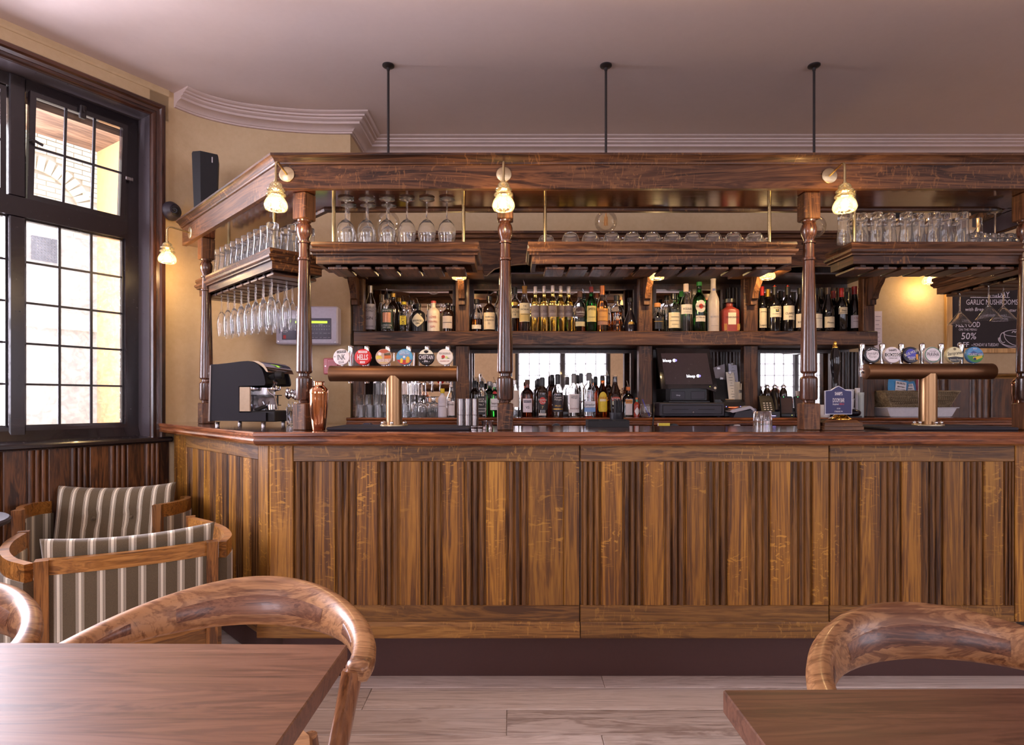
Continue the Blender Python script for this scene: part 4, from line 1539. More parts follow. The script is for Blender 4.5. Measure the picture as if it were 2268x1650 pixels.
# first bay, upper shelf
bottle('tall clear gin bottle with a pale grey label at the plaster end of the shelf', 820.5, 633, US, UY + .02, 'slope', 25, clr, None, 0, silv, .16, False, [(675, 731, P(196, 188, 190))], [('PORTOBELLO', 683, 5, ink), ('ROAD', 690, 5, ink), ('GIN', 706, 7, ink), ('_7', 724, 3, ink)])
bottle('clear gin bottle with dark green label and copper panel', 859, 653, US, UY - .04, 'stout', 30, clr, G(236, 238, 236), .42, blk, .1, True, [(686, 730, P(42, 66, 52), 'wrap', .95), (694, 716, P(206, 146, 112, .3, .6), 'wrap', .62)], [('SIPSMITH', 690, 4, wht), ('LONDON', 722, 4, wht), ('DRY GIN', 727, 3.4, wht)])
bottle('square clear gin bottle with a yellow ladder label', 894.6, 669, US, UY - .03, 'square', 24, clr, None, 0, P(226, 200, 40), .09, True, [(701, 721, P(230, 204, 48), 'wrap', .75)], [('HOXTON', 711, 7, ink, PI / 2)])
bottle('black apothecary gin bottle with a cream diamond label', 927, 675, US, UY - .05, 'stout', 30, blk, None, 0, blk, .06, True, [(696, 726, P(222, 208, 170), 'diamond', 1.05)], [("HENDRICK'S", 712, 4.4, ink), ('GIN', 718, 3.6, ink)], opaque=True)
bottle('cream stoneware gin bottle with red lettering and swing top', 960, 667, US, UY - .04, 'stout', 28, P(226, 208, 182, .3), None, 0, P(176, 58, 50, .35), .07, False, (), [('LOVE', 704, 5, red), ('EDEN MILL', 714, 4.6, red), ('GIN', 725, 4.6, red)], opaque=True)
bottle('dark brown apothecary gin bottle with a square grey label', 992, 672, US, UY - .04, 'stout', 29, brownb, None, 0, blk, .07, False, [(702, 729, P(188, 172, 160), 'wrap', .8)], [('_7', 716, 4, ink)], opaque=True)
bottle('dark necked bottle behind the green and copper gin label', 871, 650, US, 4.12, 'spirit', 26, brownb, None, 0, gold, .1, False, opaque=True)
bottle('clear bottle with spout behind the square yellow label bottle', 909, 668, US, 4.12, 'spirit', 24, clr, None, 0, blk, .1, True)
bottle('black necked bottle at the back beside the pilaster', 1003, 678, US, 4.12, 'spirit', 22, blk, None, 0, blk, .1, False, opaque=True)
# second bay, upper shelf
bottle('round whiskey decanter of amber bourbon, half full, beside the pilaster', 1056, 663, US, UY, 'squat', 28, clr, amber, .40, dk, .14, False, [(721, 730, P(226, 214, 196), 'wrap', .8)], (), name='whisky_bottle')
bottle('dark whisky bottle with round stopper and large cream label', 1084, 657, US, UY - .02, 'stout', 28, brownb, None, 0, blk, .12, False, [(694, 731, P(220, 200, 164), 'wrap', 1.0)], [('THE BALVENIE', 704, 3.6, ink), ('DOUBLEWOOD', 711, 3.4, ink), ('12', 718, 4, ink)], name='whisky_bottle', opaque=True, capr=.46)
bottle('clear spirit bottle half hidden by the left of the middle post', 1106, 645, US, UY + .08, 'slope', 28, clr, None, 0, blk, .1, False, (), ())
bottle('amber malt bottle with an 18 on its cream label beside the middle post', 1140, 637, US, UY + .08, 'spirit', 27, clr, dkamb, .6, blk, .14, False, [(685, 706, P(226, 210, 170), 'wrap', .95), (671, 679, gold, 'oval', .7)], [('THE', 689, 2.8, ink), ('GLENLIVET', 693, 4, ink), ('18', 699, 4.4, ink)], name='whisky_bottle')
bottle('malt whisky bottle with a tall cream label and gold neck', 1162, 634, US, UY - .02, 'straight', 25, clr, dkamb, .30, P(190, 140, 50, .4), .16, True, [(673, 714, P(230, 216, 176), 'wrap', 1.1), (696, 713, P(214, 186, 112), 'wrap', 1.11)], [('THE', 680, 3, ink), ('MACALLAN', 687, 4.2, ink), ('_7', 698, 3.4, ink)], name='whisky_bottle')
for i, (px, tp, y) in enumerate(((1185.6, 635, 3.985), (1205, 634, 3.985), (1224, 633, 3.96), (1241.5, 634, 4.03), (1259.5, 635, 4.03))):
    bottle('white wine bottle with taupe label, %s of five counting from the cream-labelled malt' % ORD[i], px, tp, US, y, 'wine', 19.5, strawc, None, 0, P(206, 196, 192, .3, .5), .155, False, [(678, 703, P(152, 134, 128), 'wrap', 1.2)], [('JUNGE', 690, 5, P(96, 80, 78)), ('_7', 697, 2.6, wht)], name='white_wine_bottle', cat='wine bottle', group='white wine bottles', opaque=True)
bottle('malt whisky bottle with a dark shield label and pale foot label', 1284, 646, US, UY - .02, 'spirit', 26, clr, amber, .24, P(92, 54, 36), .14, False, [(682, 705, P(70, 40, 34), 'oval', 1.0), (714, 724, P(224, 206, 150), 'wrap', .9)], [('Glenfiddich', 693, 5.2, wht), ('_7', 699, 2.4, wht)], name='whisky_bottle')
bottle('green whiskey bottle with a large yellow label', 1309.5, 636, US, UY - .04, 'spirit', 22, grn, None, 0, P(120, 26, 30), .12, True, [(679, 714, P(226, 204, 122), 'wrap', 1.1)], [('JAMESON', 686, 5.4, ink), ('_7', 704, 2.6, ink)], name='whisky_bottle', opaque=True)
bottle('green bottle with a pouring spout behind the dark shield label', 1294, 653, US, 4.13, 'spirit', 22, dgrn, None, 0, blk, .1, True, opaque=True)
bottle('golden malt bottle with orange label and copper capsule', 1334, 633, US, UY - .03, 'slope', 26, clr, amber, .66, P(176, 104, 58, .35, .5), .2, False, [(685, 712, P(214, 152, 72), 'wrap', 1.0), (713, 721, P(170, 120, 90), 'wrap', 1.0)], [('GLENMORANGIE', 690, 3.4, P(120, 50, 30)), ('_7', 704, 2.4, P(120, 50, 30))], name='whisky_bottle')
bottle('waisted malt whisky bottle lettered in white on the glass', 1365.5, 655, US, UY - .02, 'waist', 29, clr, amber, .55, dk, .14, False, (), [('JURA', 706, 7, P(240, 232, 220)), ('10', 721, 3.6, P(240, 232, 220))], name='whisky_bottle')
bottle('flared dark cognac decanter with a gold oval seal beside the pilaster', 1396, 660, US, UY + .03, 'decanter', 30, plain('smoked_glass', srgb(44, 38, 44), .06, 0, Coat_Weight=.6), None, 0, dk, .12, False, [(714, 723, gold, 'oval', .5)], (), name='cognac_decanter', opaque=True)
bottle('dark amber bottle behind the green whiskey bottle', 1321, 650, US, 4.13, 'spirit', 22, brownb, None, 0, P(120, 60, 36), .12, False, opaque=True)
# third bay, upper shelf
bottle('squat tequila bottle with cork ball stopper and brown contents', 1456, 672, US, UY - .03, 'squat', 30, clr, G(70, 34, 20), .46, P(186, 130, 84, .8), .14, False, [(706, 730, blk, 'wrap', .6)], [('_7', 714, 3.4, gold)], capr=.5)
bottle('clear spirit bottle with black cap and cream label of drawn waves', 1492, 651, US, UY - .02, 'stout', 29, clr, None, 0, blk, .15, False, [(694, 728, P(228, 214, 176), 'wrap', 1.05)], [('_6', 704, 4, ink), ('_8', 712, 3, ink), ('_5', 720, 3, ink)])
bottle('tall clear liqueur bottle with a broad cream label', 1519.5, 629, US, UY - .04, 'slope', 26, clr, None, 0, P(228, 206, 190), .17, False, [(676, 697, P(230, 220, 204), 'wrap', 1.15)], [('MOLINARI', 686, 5, ink), ('_7', 693, 2.6, ink)])
bottle('green vermouth bottle with a white oval label and red disc', 1548.6, 625, US, UY - .04, 'spirit', 28, grn, None, 0, P(36, 116, 48, .3), .08, False, [(667, 694, P(234, 226, 210), 'oval', .85), (675, 686, P(206, 60, 40), 'oval', .34), (701, 714, P(226, 216, 196), 'wrap', .8)], [('MARTINI', 680.5, 5.2, ink), ('EXTRA DRY', 705, 3, ink)], name='vermouth_bottle', opaque=True)
bottle('tall frosted white vodka bottle', 1579.7, 618, US, UY - .04, 'straight', 25, P(206, 192, 180, .35), None, 0, P(214, 204, 200), .1, False, [(640, 645, P(120, 126, 170), 'wrap', .6)], [('BELVEDERE', 703, 4, P(150, 150, 166)), ('_7', 723, 2.6, P(150, 140, 136))], name='vodka_bottle', opaque=True)
dz = bottle('square amaretto bottle in red and zigzag wrapping with black cap', 1615, 663, US, UY - .03, 'square', 37, P(146, 56, 48, .4), None, 0, blk, .12, False, [(695, 721, P(228, 216, 190), 'wrap', .62)], [('DISARONNO', 705, 4.2, ink)], opaque=True, capr=.72)
zz = MB()
zr = 37 / 2 * (UY - .03) / FPX
for k in range(5):
    z0 = .006 + k * .009
    for side in (-1, 1):
        for j in range(3):
            xa = side * zr * (.60 + .11 * j)
            xb = side * zr * (.60 + .11 * (j + 1))
            za, zb_ = (z0, z0 + .009) if j % 2 == 0 else (z0 + .009, z0)
            yy = -zr * .95 - .0008
            zz.add([(xa, yy, za), (xb, yy, zb_), (xb, yy, zb_ + .004), (xa, yy, za + .004)], [(0, 1, 2, 3) if side > 0 else (3, 2, 1, 0)])
zz.build('zigzag_band', P(214, 172, 60), dz, False)
for px, tp, m_, c_, who in ((1476, 655, clr, blk, 'clear bottle behind the squat cork-stoppered tequila'), (1509, 646, dgrn, P(36, 116, 48), 'green capped bottle behind the drawn wave label'), (1537, 641, clr, silv, 'silver capped bottle behind the vermouth bottle'), (1566, 668, brownb, blk, 'dark bottle between vermouth and frosted vodka')):
    bottle(who, px, tp, US, 4.13, 'spirit', 22, m_, None, 0, c_, .12, False, opaque=m_ is not clr)
t = thing('pen', 'slim silver pen leaning on the pilaster beside the amaretto bottle', 'pen', (X(1634, 3.99), 3.99, US + .004))
MB().tube([(0, 0, 0), (.030, .004, .055), (.034, .005, .062)], [.004, .004, .002], 8).build('barrel', M['steel'], t)
# fourth bay, red wines
for px, tp, y, st, w, cp, cf, labs, txt, who in (
    (1688, 635, 3.99, 'wine', 19, red, .2, [(684, 727, P(222, 208, 178), 'wrap', 1.0)], [('Legado', 721, 4, ink), ('_7', 692, 3, ink)], 'red wine bottle with a tall narrow cream label beside the pilaster'),
    (1715.5, 636, 3.96, 'wine', 27, dk, .18, [(680, 704, P(226, 214, 186), 'wrap', 1.1)], [('TRIVALLE', 684, 3.4, ink), ('_7', 697, 2.4, ink)], 'red wine bottle with a small gold square on its cream label'),
    (1744.6, 636, 3.96, 'wine', 27, dk, .18, [(679, 710, P(228, 216, 188), 'wrap', 1.1)], [('CLARET', 696, 5, ink), ('2014', 703, 3.2, ink)], 'red wine bottle with a drawn house and large lettering on its label'),
    (1772, 638, 3.97, 'burgundy', 27, dk, .15, [(697, 727, P(230, 218, 194), 'wrap', 1.1)], [('BORDEAUX', 715, 4, ink)], 'red wine bottle just before the post, with a low square label'),
    (1806, 640, 3.97, 'burgundy', 27, dk, .15, [(697, 728, P(226, 214, 190), 'wrap', 1.1)], [('_7', 707, 3, ink)], 'red wine bottle half hidden just after the post'),
    (1834, 637, 3.97, 'burgundy', 25, P(72, 58, 50, .35, .4), .16, [(703, 727, P(224, 208, 172), 'wrap', 1.05)], [('Fleurie', 716, 4, ink)], 'sloping red wine bottle with a dull gold capsule and low label'),
    (1864, 639, 3.99, 'wine', 22, P(176, 38, 36, .35), .2, [(682, 697, P(214, 198, 166), 'wrap', 1.05)], [('Pena', 689, 4, ink), ('_7', 694, 2.6, ink)], 'red wine bottle with bright red capsule and a high cream label'),
    (1893, 635, 4.045, 'burgundy', 28, P(150, 34, 36, .35), .17, [(700, 728, P(206, 194, 196), 'wrap', 1.05)], [('Chateau', 706, 4, P(150, 60, 60)), ('_7', 714, 3, ink)], 'last red wine bottle on the shelf with a lilac-white label')):
    bt = bottle(who, px, tp, US, y, st, w, wineb, None, 0, P(*(26, 22, 24)) if cp is dk else cp, cf, False, labs, txt, name='red_wine_bottle', cat='wine bottle', group='red wine bottles', opaque=True)
    if px in (1715.5, 1744.6):
        H = Z(tp, y) - US
        MB().lathe([(.0, H - .002), (.0125, H - .001), (.0125, H + .004), (.006, H + .006), (.005, H + .012), (.0, H + .014)], 14).build('vacuum_stopper', P(186, 60, 40), bt)
    if px == 1715.5:
        r = 27 / 2 * y / FPX + .0016
        zq = Z(690, y) - US
        MB().add([(-.010, -r, zq - .009), (.010, -r, zq - .009), (.010, -r, zq + .009), (-.010, -r, zq + .009)], [(0, 1, 2, 3)]).build('label_emblem', P(40, 60, 60), bt, False)
        MB().add([(-.006, -r - .0004, zq), (.006, -r - .0004, zq), (.003, -r - .0004, zq + .006), (-.003, -r - .0004, zq + .006)], [(0, 1, 2, 3)]).build('label_emblem', P(226, 190, 60), bt, False)
for px, tp, c_, who in ((1701, 641, gold, 'red wine bottle at the back with gold neck band'), (1729, 645, dk, 'dark capped red wine bottle behind the gold square label'), (1757, 648, dk, 'dark capped red wine bottle behind the drawn house label'), (1818, 641, dk, 'dark capped red wine bottle at the back just after the post'), (1846, 645, P(150, 34, 36, .35), 'red capped wine bottle in the back row'), (1874, 648, dk, 'dark capped red wine bottle behind the bright red capsule')):
    bottle(who, px, tp, US, 4.10, 'wine', 24, wineb, None, 0, c_, .17, False, name='red_wine_bottle', cat='wine bottle', group='red wine bottles', opaque=True)

# ------------------------------------------------------------------ back counter bottles
LS, LY = BCT, 3.97
bottle('yellow-capped bitters bottle in a tall white paper wrapper', 980, 861, LS, 3.84, 'spirit', 19, P(206, 198, 208, .7), None, 0, P(222, 190, 40), .16, False, [(893, 922, P(214, 206, 214), 'wrap', 1.4)], [('_7', 900, 3.4, ink)], name='bitters_bottle', opaque=True, capr=.5)
bottle('clear syrup bottle with white label beside the bitters', 999, 853, LS, 3.88, 'slope', 19, clr, G(230, 222, 226), .5, P(214, 200, 200), .07, False, [(889, 920, P(222, 212, 214), 'wrap', 1.05)], [('MONIN', 896, 4, ink)], name='syrup_bottle')
bottle('square whiskey bottle with black label behind the steel cups', 1067, 846, LS, LY - .04, 'square', 23, clr, amber, .55, blk, .16, True, [(878, 918, P(34, 30, 34), 'wrap', .95)], [("JACK", 884, 4, wht), ("DANIEL'S", 889, 4, wht), ('No.7', 896, 4, wht), ('TENNESSEE', 905, 2.8, wht), ('WHISKEY', 911, 3.4, wht)], name='whisky_bottle')
bottle('dark amber whiskey bottle behind the square black label', 1051, 845, LS, 4.09, 'spirit', 22, brownb, None, 0, blk, .16, True, opaque=True)
bottle('green gin bottle with white label and red seal beside the middle post', 1096, 849, LS, LY - .04, 'stout', 23, grn, None, 0, P(160, 150, 146, .3, .6), .12, True, [(883, 908, P(222, 216, 220), 'wrap', .95), (867, 875, P(186, 34, 34), 'oval', .45)], [('Tanqueray', 893, 5, ink), ('LONDON DRY GIN', 900, 2.4, ink)], name='gin_bottle', opaque=True, capr=.5)
bottle('second green gin bottle behind the white-labelled one', 1084, 845, LS, 4.08, 'stout', 22, dgrn, None, 0, P(160, 150, 146, .3, .6), .12, False, name='gin_bottle', opaque=True, capr=.5)
bottle('clear bottle with beige label half hidden by the middle post', 1139, 842, LS, LY, 'slope', 25, clr, None, 0, silv, .12, False, [(865, 902, P(206, 186, 170), 'wrap', 1.0)])
bottle('dark cognac bottle with a square lilac-white label', 1168, 843, LS, LY, 'stout', 26, G(110, 44, 22), None, 0, P(90, 60, 44), .1, True, [(883, 913, P(224, 212, 220), 'wrap', .85), (887, 892, P(60, 50, 84), 'wrap', .68)], [('MARTELL', 889.5, 3.2, wht), ('VS', 902, 6, ink)], name='cognac_bottle', opaque=True)
bottle('dark rum bottle with a red disc on its black label', 1201, 838, LS, LY, 'spirit', 27, brownb, None, 0, blk, .2, True, [(874, 908, P(38, 34, 38), 'arch', .98), (880, 896, P(196, 50, 40), 'oval', .55), (915, 920, P(206, 196, 190), 'wrap', .6)], [('Havana', 885, 5, wht), ('Club', 891, 5, wht), ('7', 902, 6, P(220, 190, 120))], name='rum_bottle', opaque=True)
bottle('spiced rum bottle with clear shoulders and a black label', 1235, 831, LS, LY, 'slope', 25, clr, G(60, 24, 18), .58, blk, .22, True, [(876, 912, P(46, 40, 50), 'wrap', 1.05), (905, 907, gold, 'wrap', 1.07)], [('Captain', 880, 4, wht), ('Morgan', 885, 4, wht), ('SPICED', 899, 3.4, gold)], name='rum_bottle')
bottle('clear white rum bottle with a white label', 1271, 830, LS, LY, 'slope', 26, clr, None, 0, P(120, 116, 116, .4, .4), .2, True, [(873, 914, P(220, 212, 214), 'wrap', 1.0)], [('Captain', 877, 3.6, ink), ('Morgan', 881, 3.6, ink), ('WHITE RUM', 905, 3.2, P(120, 50, 40))], name='rum_bottle')
bottle('square clear tequila bottle with a pale blue footed label', 1304.7, 828, LS, LY - .02, 'square', 29, clr, None, 0, P(110, 112, 116), .16, True, [(889, 902, P(206, 206, 216), 'wrap', 1.1), (903, 912, P(112, 146, 196), 'wrap', 1.1)], [('Jimador', 896, 6, ink)], name='tequila_bottle')
bottle('amber coffee liqueur bottle with an arched yellow label', 1334, 834, LS, LY - .02, 'slope', 23, G(190, 92, 24), None, 0, blk, .1, True, [(868, 912, P(216, 184, 40), 'arch', .95), (884, 889, P(226, 206, 170), 'wrap', .6)], [('KAHLUA', 881, 5, P(170, 30, 30))], name='liqueur_bottle', opaque=True)
bottle('dark cream liqueur bottle with a small landscape label', 1362, 831, LS, LY - .03, 'burgundy', 28, brownb, None, 0, P(200, 170, 140), .04, False, [(879, 888, P(170, 70, 50), 'arch', .8), (887, 898, P(190, 190, 160), 'oval', .72)], [('BAILEYS', 884, 4, wht), ('IRISH CREAM', 903, 3, wht)], name='liqueur_bottle', opaque=True)
bottle('square brown orange liqueur bottle with a white label', 1391, 857, LS, LY, 'square', 23, G(110, 50, 20), None, 0, P(200, 110, 50), .12, True, [(884, 919, P(216, 206, 206), 'wrap', .85), (885, 894, P(214, 140, 60), 'wrap', .87)], [('COINTREAU', 889.5, 4, ink)], name='liqueur_bottle', opaque=True)
bottle('little red pepper sauce bottle with a white diamond label', 1410, 881, LS, 3.90, 'spirit', 12, P(150, 48, 26, .2), None, 0, P(196, 110, 60), .1, False, [(902, 920, P(222, 214, 214), 'diamond', 1.0), (885, 893, P(80, 170, 140), 'wrap', .9)], (), name='sauce_bottle', opaque=True)
for px, tp, m_, c_, who in ((1287, 829, clr, P(96, 98, 104), 'clear spouted bottle behind the white rum'), (1319, 836, G(180, 90, 26), blk, 'amber spouted bottle behind the tequila'), (1347, 834, brownb, blk, 'dark bottle behind the coffee liqueur'), (1223, 832, G(90, 40, 24), blk, 'dark spouted bottle behind the spiced rum'), (1192, 841, brownb, blk, 'dark spouted bottle behind the red disc rum')):
    bottle(who, px, tp, LS, 4.09, 'spirit', 21, m_, None, 0, c_, .2, True, opaque=m_ is not clr)
# a sprig of dried flowers and a tumbler with a pen
t = thing('dried_flower_sprig', 'sprig of dried brown seed heads behind the orange liqueur', 'dried flowers', (X(1380, 4.06), 4.06, LS))
b = MB()
for k in range(26):
    a = random.uniform(-.55, .55)
    h = random.uniform(.15, .20)
    b.tube([(0, 0, .001), (a * .03, 0, .09), (a * .09, random.uniform(-.01, .01), h)], .0012, 5)
    b.sphere(.004, (a * .09, 0, h), 6, 4, 2.0)
b.build('seed_heads', P(130, 74, 50, .9), t)
MB().lathe([(0, 0), (.014, 0), (.016, .05), (.010, .09), (0, .09)], 12).build('holder', brownb, t)
gt = glass_mesh('spirit_tumbler', shell([(.024, 0), (.030, .004), (.040, .03), (.041, .05), (.035, .085)], .0018, .006), 20)
gl(gt, 'spirit_tumbler', (X(1431, 3.86), 3.86, LS + E), 'rounded clear tumbler holding a blue pen on the back counter', 'glass')
t = thing('pen', 'blue and white pen standing in the rounded tumbler', 'pen', (X(1431, 3.86), 3.86, LS + .012))
MB().tube([(.016, -.004, 0), (-.022, .010, .105)], .0035, 8).build('barrel', P(60, 56, 150), t)

# ================================================================== BEER FONTS
def ring_text(mb, s, r, a0, a1, h, y):
    """Lettering set round a disc."""
    n = len(s)
    for i, ch in enumerate(s):
        if ch == ' ':
            continue
        a = a0 + (a1 - a0) * i / max(1, n - 1)
        mb.text(ch, 0, 0, h, None, .01, 0, lambda u, w, a=a: (math.sin(a) * (r + w) + u * math.cos(a), y, math.cos(a) * (r + w) - u * math.sin(a)))


def badge(parent, name, loc, r, back, prints, rz=0.0):
    """Round lens badge: rim, face, flat prints (disc shapes and lettering)."""
    o = MB().lathe([(.0, .012), (r, .012), (r * 1.0, -.002), (r * .95, -.005), (.0, -.0056)], 36, (0, 0, 0), 'y').build(name, back, parent)
    o.location = loc
    o.rotation_euler = (R(-6), 0, rz)
    for p in prints:
        b = MB()
        y = p.get('y', -.0062)
        if p['t'] == 'txt':
            b.text(p['s'], p.get('x', 0), p['z'] * r, p['h'] * r, p.get('w', 1.6) * r, p.get('b', .012), p.get('sh', 0), lambda u, w: (u, y, w), rot=p.get('rot', 0))
        elif p['t'] == 'disc':
            n = 28
            rr = p['r'] * r
            cx, cz = p.get('x', 0) * r, p.get('z', 0) * r
            b.add([(cx, y, cz)] + [(cx + rr * math.cos(2 * PI * i / n), y, cz + rr * p.get('f', 1) * math.sin(2 * PI * i / n)) for i in range(n)], [(0, 1 + (i + 1) % n, 1 + i) for i in range(n)])
        elif p['t'] == 'cut':          # the part of the face below (or above) a line
            n = 28
            rr = p.get('r', .94) * r
            z0 = p['z'] * r
            sg = p.get('sg', -1)
            pts = []
            a0 = math.asin(max(-1, min(1, z0 / rr)))
            a1, a2 = (a0, -PI - a0) if sg < 0 else (a0, PI - a0)
            for i in range(n + 1):
                a = a1 + (a2 - a1) * i / n
                pts.append((rr * math.cos(a), rr * math.sin(a)))
            b.add([(0, y, z0 + p.get('bow', 0) * r)] + [(u, y, w) for u, w in pts], [(0, i + 1, i + 2) for i in range(n)])
        elif p['t'] == 'box':
            x0, x1, z0, z1 = [q * r for q in p['q']]
            b.add([(x0, y, z0), (x1, y, z0), (x1, y, z1), (x0, y, z1)], [(0, 1, 2, 3)])
            if p.get('rot'):
                cs, sn = math.cos(p['rot']), math.sin(p['rot'])
                cx, cz = (x0 + x1) / 2, (z0 + z1) / 2
                b.map(lambda v: (cx + (v.x - cx) * cs - (v.z - cz) * sn, v.y, cz + (v.x - cx) * sn + (v.z - cz) * cs))
        elif p['t'] == 'ring':
            ring_text(b, p['s'], p['r'] * r, R(p['a'][0]), R(p['a'][1]), p['h'] * r, y)
        elif p['t'] == 'poly':
            b.add([(u * r, y, w * r) for u, w in p['q']], [tuple(range(len(p['q'])))])
        b.build(p.get('n', 'lettering' if p['t'] in ('txt', 'ring') else 'badge_print'), p['m'], o, False)
    return o


def font(label, x0, x1, zc, rt, xcol, Y, zb, taps, hand_first):
    t = thing('beer_font', label, 'beer font', (xcol, Y, zb), 0, 'bronze T-shaped beer fonts')
    off = (xcol, Y, zb)
    z = zc - zb
    MB().lathe([(.0, x0), (rt * .97, x0), (rt, x0 + .002), (rt, x1 - .002), (rt * .97, x1), (.0, x1)], 40, (-xcol, 0, z), 'x').build('crossbar', M['bronze_x'], t, 30)
    MB().lathe([(rt * 1.0, .004), (rt * 1.0, z - rt * .3)], 36, caps=False).build('column', M['bronze_z'], t, 30)
    MB().lathe([(0, 0), (rt * 1.75, 0), (rt * 1.75, .004), (rt * 1.7, .006), (0, .006)], 36).build('flange', M['brass_plate'], t, 30)
    for a in (20, 90, 160, 200, 270, 340):
        MB().cyl(.007, .006, .010, 8, (rt * 1.42 * math.cos(R(a)), rt * 1.42 * math.sin(R(a)))).sphere(.0085, (rt * 1.42 * math.cos(R(a)), rt * 1.42 * math.sin(R(a)), .014), 12, 7).build('dome_bolt', M['chrome'], t)
    MB().lathe([(.0, 0), (.005, 0), (.005, .004), (.0, .004)], 10, (x0 - xcol - .002, 0, z), 'x')
    return t


def tap(parent, x, zt, h, yb):
    """Chrome tap handle behind the bar tube."""
    b = MB().lathe([(.0, 0), (.0085, 0), (.0095, .006), (.0085, .012), (.0105, h * .55), (.0128, h * .92), (.0118, h - .004), (.006, h), (0, h)], 16, (x, yb, zt))
    b.build('tap_handle', M['chrome'], parent)
    MB().lathe([(.0, -.05), (.010, -.05), (.011, -.04), (.013, -.03), (.013, -.012), (.011, -.008), (.012, 0), (0, 0)], 16, (x, yb, zt)).tube([(x, yb - .0, zt - .025), (x, yb - .03, zt - .03)], .008, 10).build('tap_valve', M['chrome'], parent)


FY1 = 2.73
x0, x1, zc = X(731, FY1), X(1013, FY1), Z(827.5, FY1)
xcol = X(873, FY1)
zb1 = CTZ + .016
f1 = font('bronze T-shaped beer font with six round badges between copper shaker and steel cups', x0, x1, zc, .0365, xcol, FY1, zb1, None, None)
zt = zc - zb1 + .0365
for px in (776, 812, 859, 905, 946, 992):
    tap(f1, X(px, FY1 + .045) - xcol, zt - .030, .128 if px != 776 else .13, .052)
W_, K_, RD = P(234, 228, 232, .25), P(28, 26, 30, .25), P(206, 36, 36, .25)
bz = Z(791, FY1) - zb1
br = .0382
by = -.006
CRM = P(226, 222, 200, .25)
badges1 = [
    (757.5, W_, [dict(t='box', q=(-.55, .55, .48, .76), m=K_, rot=.08), dict(t='txt', s='CAMDEN', z=.62, h=.2, w=.98, m=W_, rot=.08, y=-.0066), dict(t='txt', s='INK', z=-.02, h=.72, w=.95, m=K_, b=.02, rot=.08), dict(t='txt', s='FT', x=-.03, z=-.0, h=.16, m=K_), dict(t='box', q=(-.3, .3, -.78, -.52), m=K_, rot=.08), dict(t='box', q=(-.26, .26, -.74, -.56), m=W_, y=-.0066, rot=.08), dict(t='txt', s='STOUT', z=-.65, h=.12, w=.45, m=K_, y=-.0069, rot=.08)]),
    (804.5, RD, [dict(t='box', q=(-.55, .55, .46, .74), m=W_), dict(t='txt', s='CAMDEN', z=.60, h=.2, w=.98, m=RD, y=-.0066), dict(t='txt', s='HELLS', z=-.02, h=.66, w=1.3, m=W_, b=.02), dict(t='box', q=(-.3, .3, -.78, -.54), m=W_), dict(t='txt', s='LAGER', z=-.66, h=.13, w=.5, m=RD, y=-.0066)]),
    (850.5, P(196, 168, 150, .25), [dict(t='poly', q=[(-.6, .7), (-.2, .9), (.3, .9), (.65, .65), (.2, .45), (-.3, .5)], m=P(178, 84, 54)), dict(t='poly', q=[(.1, .3), (.9, .25), (.92, -.2), (.1, -.25)], m=P(200, 104, 40)), dict(t='poly', q=[(.05, .42), (.8, .5), (.86, .2), (.1, .12)], m=P(96, 84, 60)), dict(t='poly', q=[(-.92, .1), (-.4, .2), (-.1, -.2), (-.88, -.3)], m=P(222, 200, 80)), dict(t='disc', x=-.45, z=.35, r=.2, m=W_), dict(t='txt', s='NECK OIL', z=-.42, h=.34, w=1.25, m=W_, b=.02, y=-.0068), dict(t='txt', s='SESSION IPA', z=-.72, h=.2, w=1.0, m=P(240, 220, 120), y=-.0068)]),
    (896.5, P(96, 166, 206, .25), [dict(t='cut', z=-.35, m=P(176, 52, 44), r=.95), dict(t='poly', q=[(-.5, -.75), (-.2, -.75), (-.15, -.3), (-.3, -.15), (-.48, -.3)], m=P(226, 190, 50), y=-.0066), dict(t='poly', q=[(.2, -.75), (.62, -.7), (.66, -.1), (.42, .1), (.2, -.1)], m=P(214, 168, 48), y=-.0066), dict(t='disc', x=-.02, z=-.02, r=.15, m=W_), dict(t='txt', s='GAMMA RAY', z=.46, h=.26, w=1.3, m=W_, b=.015), dict(t='txt', s='BEAVERTOWN', z=.70, h=.17, w=.95, m=W_), dict(t='txt', s='AMERICAN PALE ALE', z=.25, h=.13, w=1.2, m=P(240, 150, 150))]),
    (944.5, K_, [dict(t='cut', z=.34, m=CRM, sg=1, bow=-.02), dict(t='poly', q=[(-.3, .74), (.0, .82), (.3, .74), (.22, .52), (0, .42), (-.22, .52)], m=K_, y=-.0066), dict(t='txt', s='CHIEFTAIN', z=-.03, h=.52, w=1.7, m=W_, b=.02), dict(t='txt', s='- IPA -', z=-.54, h=.24, w=.9, m=W_, b=.015)]),
    (985.5, P(226, 218, 206, .25), [dict(t='txt', s='REKORDERLIG', z=.42, h=.26, w=1.35, m=P(110, 100, 96)), dict(t='disc', x=-.18, z=.0, r=.22, m=P(180, 40, 36)), dict(t='disc', x=.22, z=-.06, r=.16, m=P(196, 206, 120)), dict(t='poly', q=[(-.46, -.2), (-.1, -.12), (-.2, -.28)], m=P(70, 120, 50), y=-.0066), dict(t='poly', q=[(.3, -.1), (.66, -.18), (.36, -.24)], m=P(70, 110, 50), y=-.0066), dict(t='txt', s='STRAWBERRY-LIME', z=-.52, h=.15, w=1.1, m=P(180, 60, 60))]),
]
for px, back, pr in badges1:
    badge(f1, 'badge', (X(px, FY1) - xcol, by, bz), br, back, pr)
    MB().cyl(.006, zt - .004, zt + .006, 10, (X(px, FY1) - xcol, .004)).build('badge_stem', M['chrome'], f1)

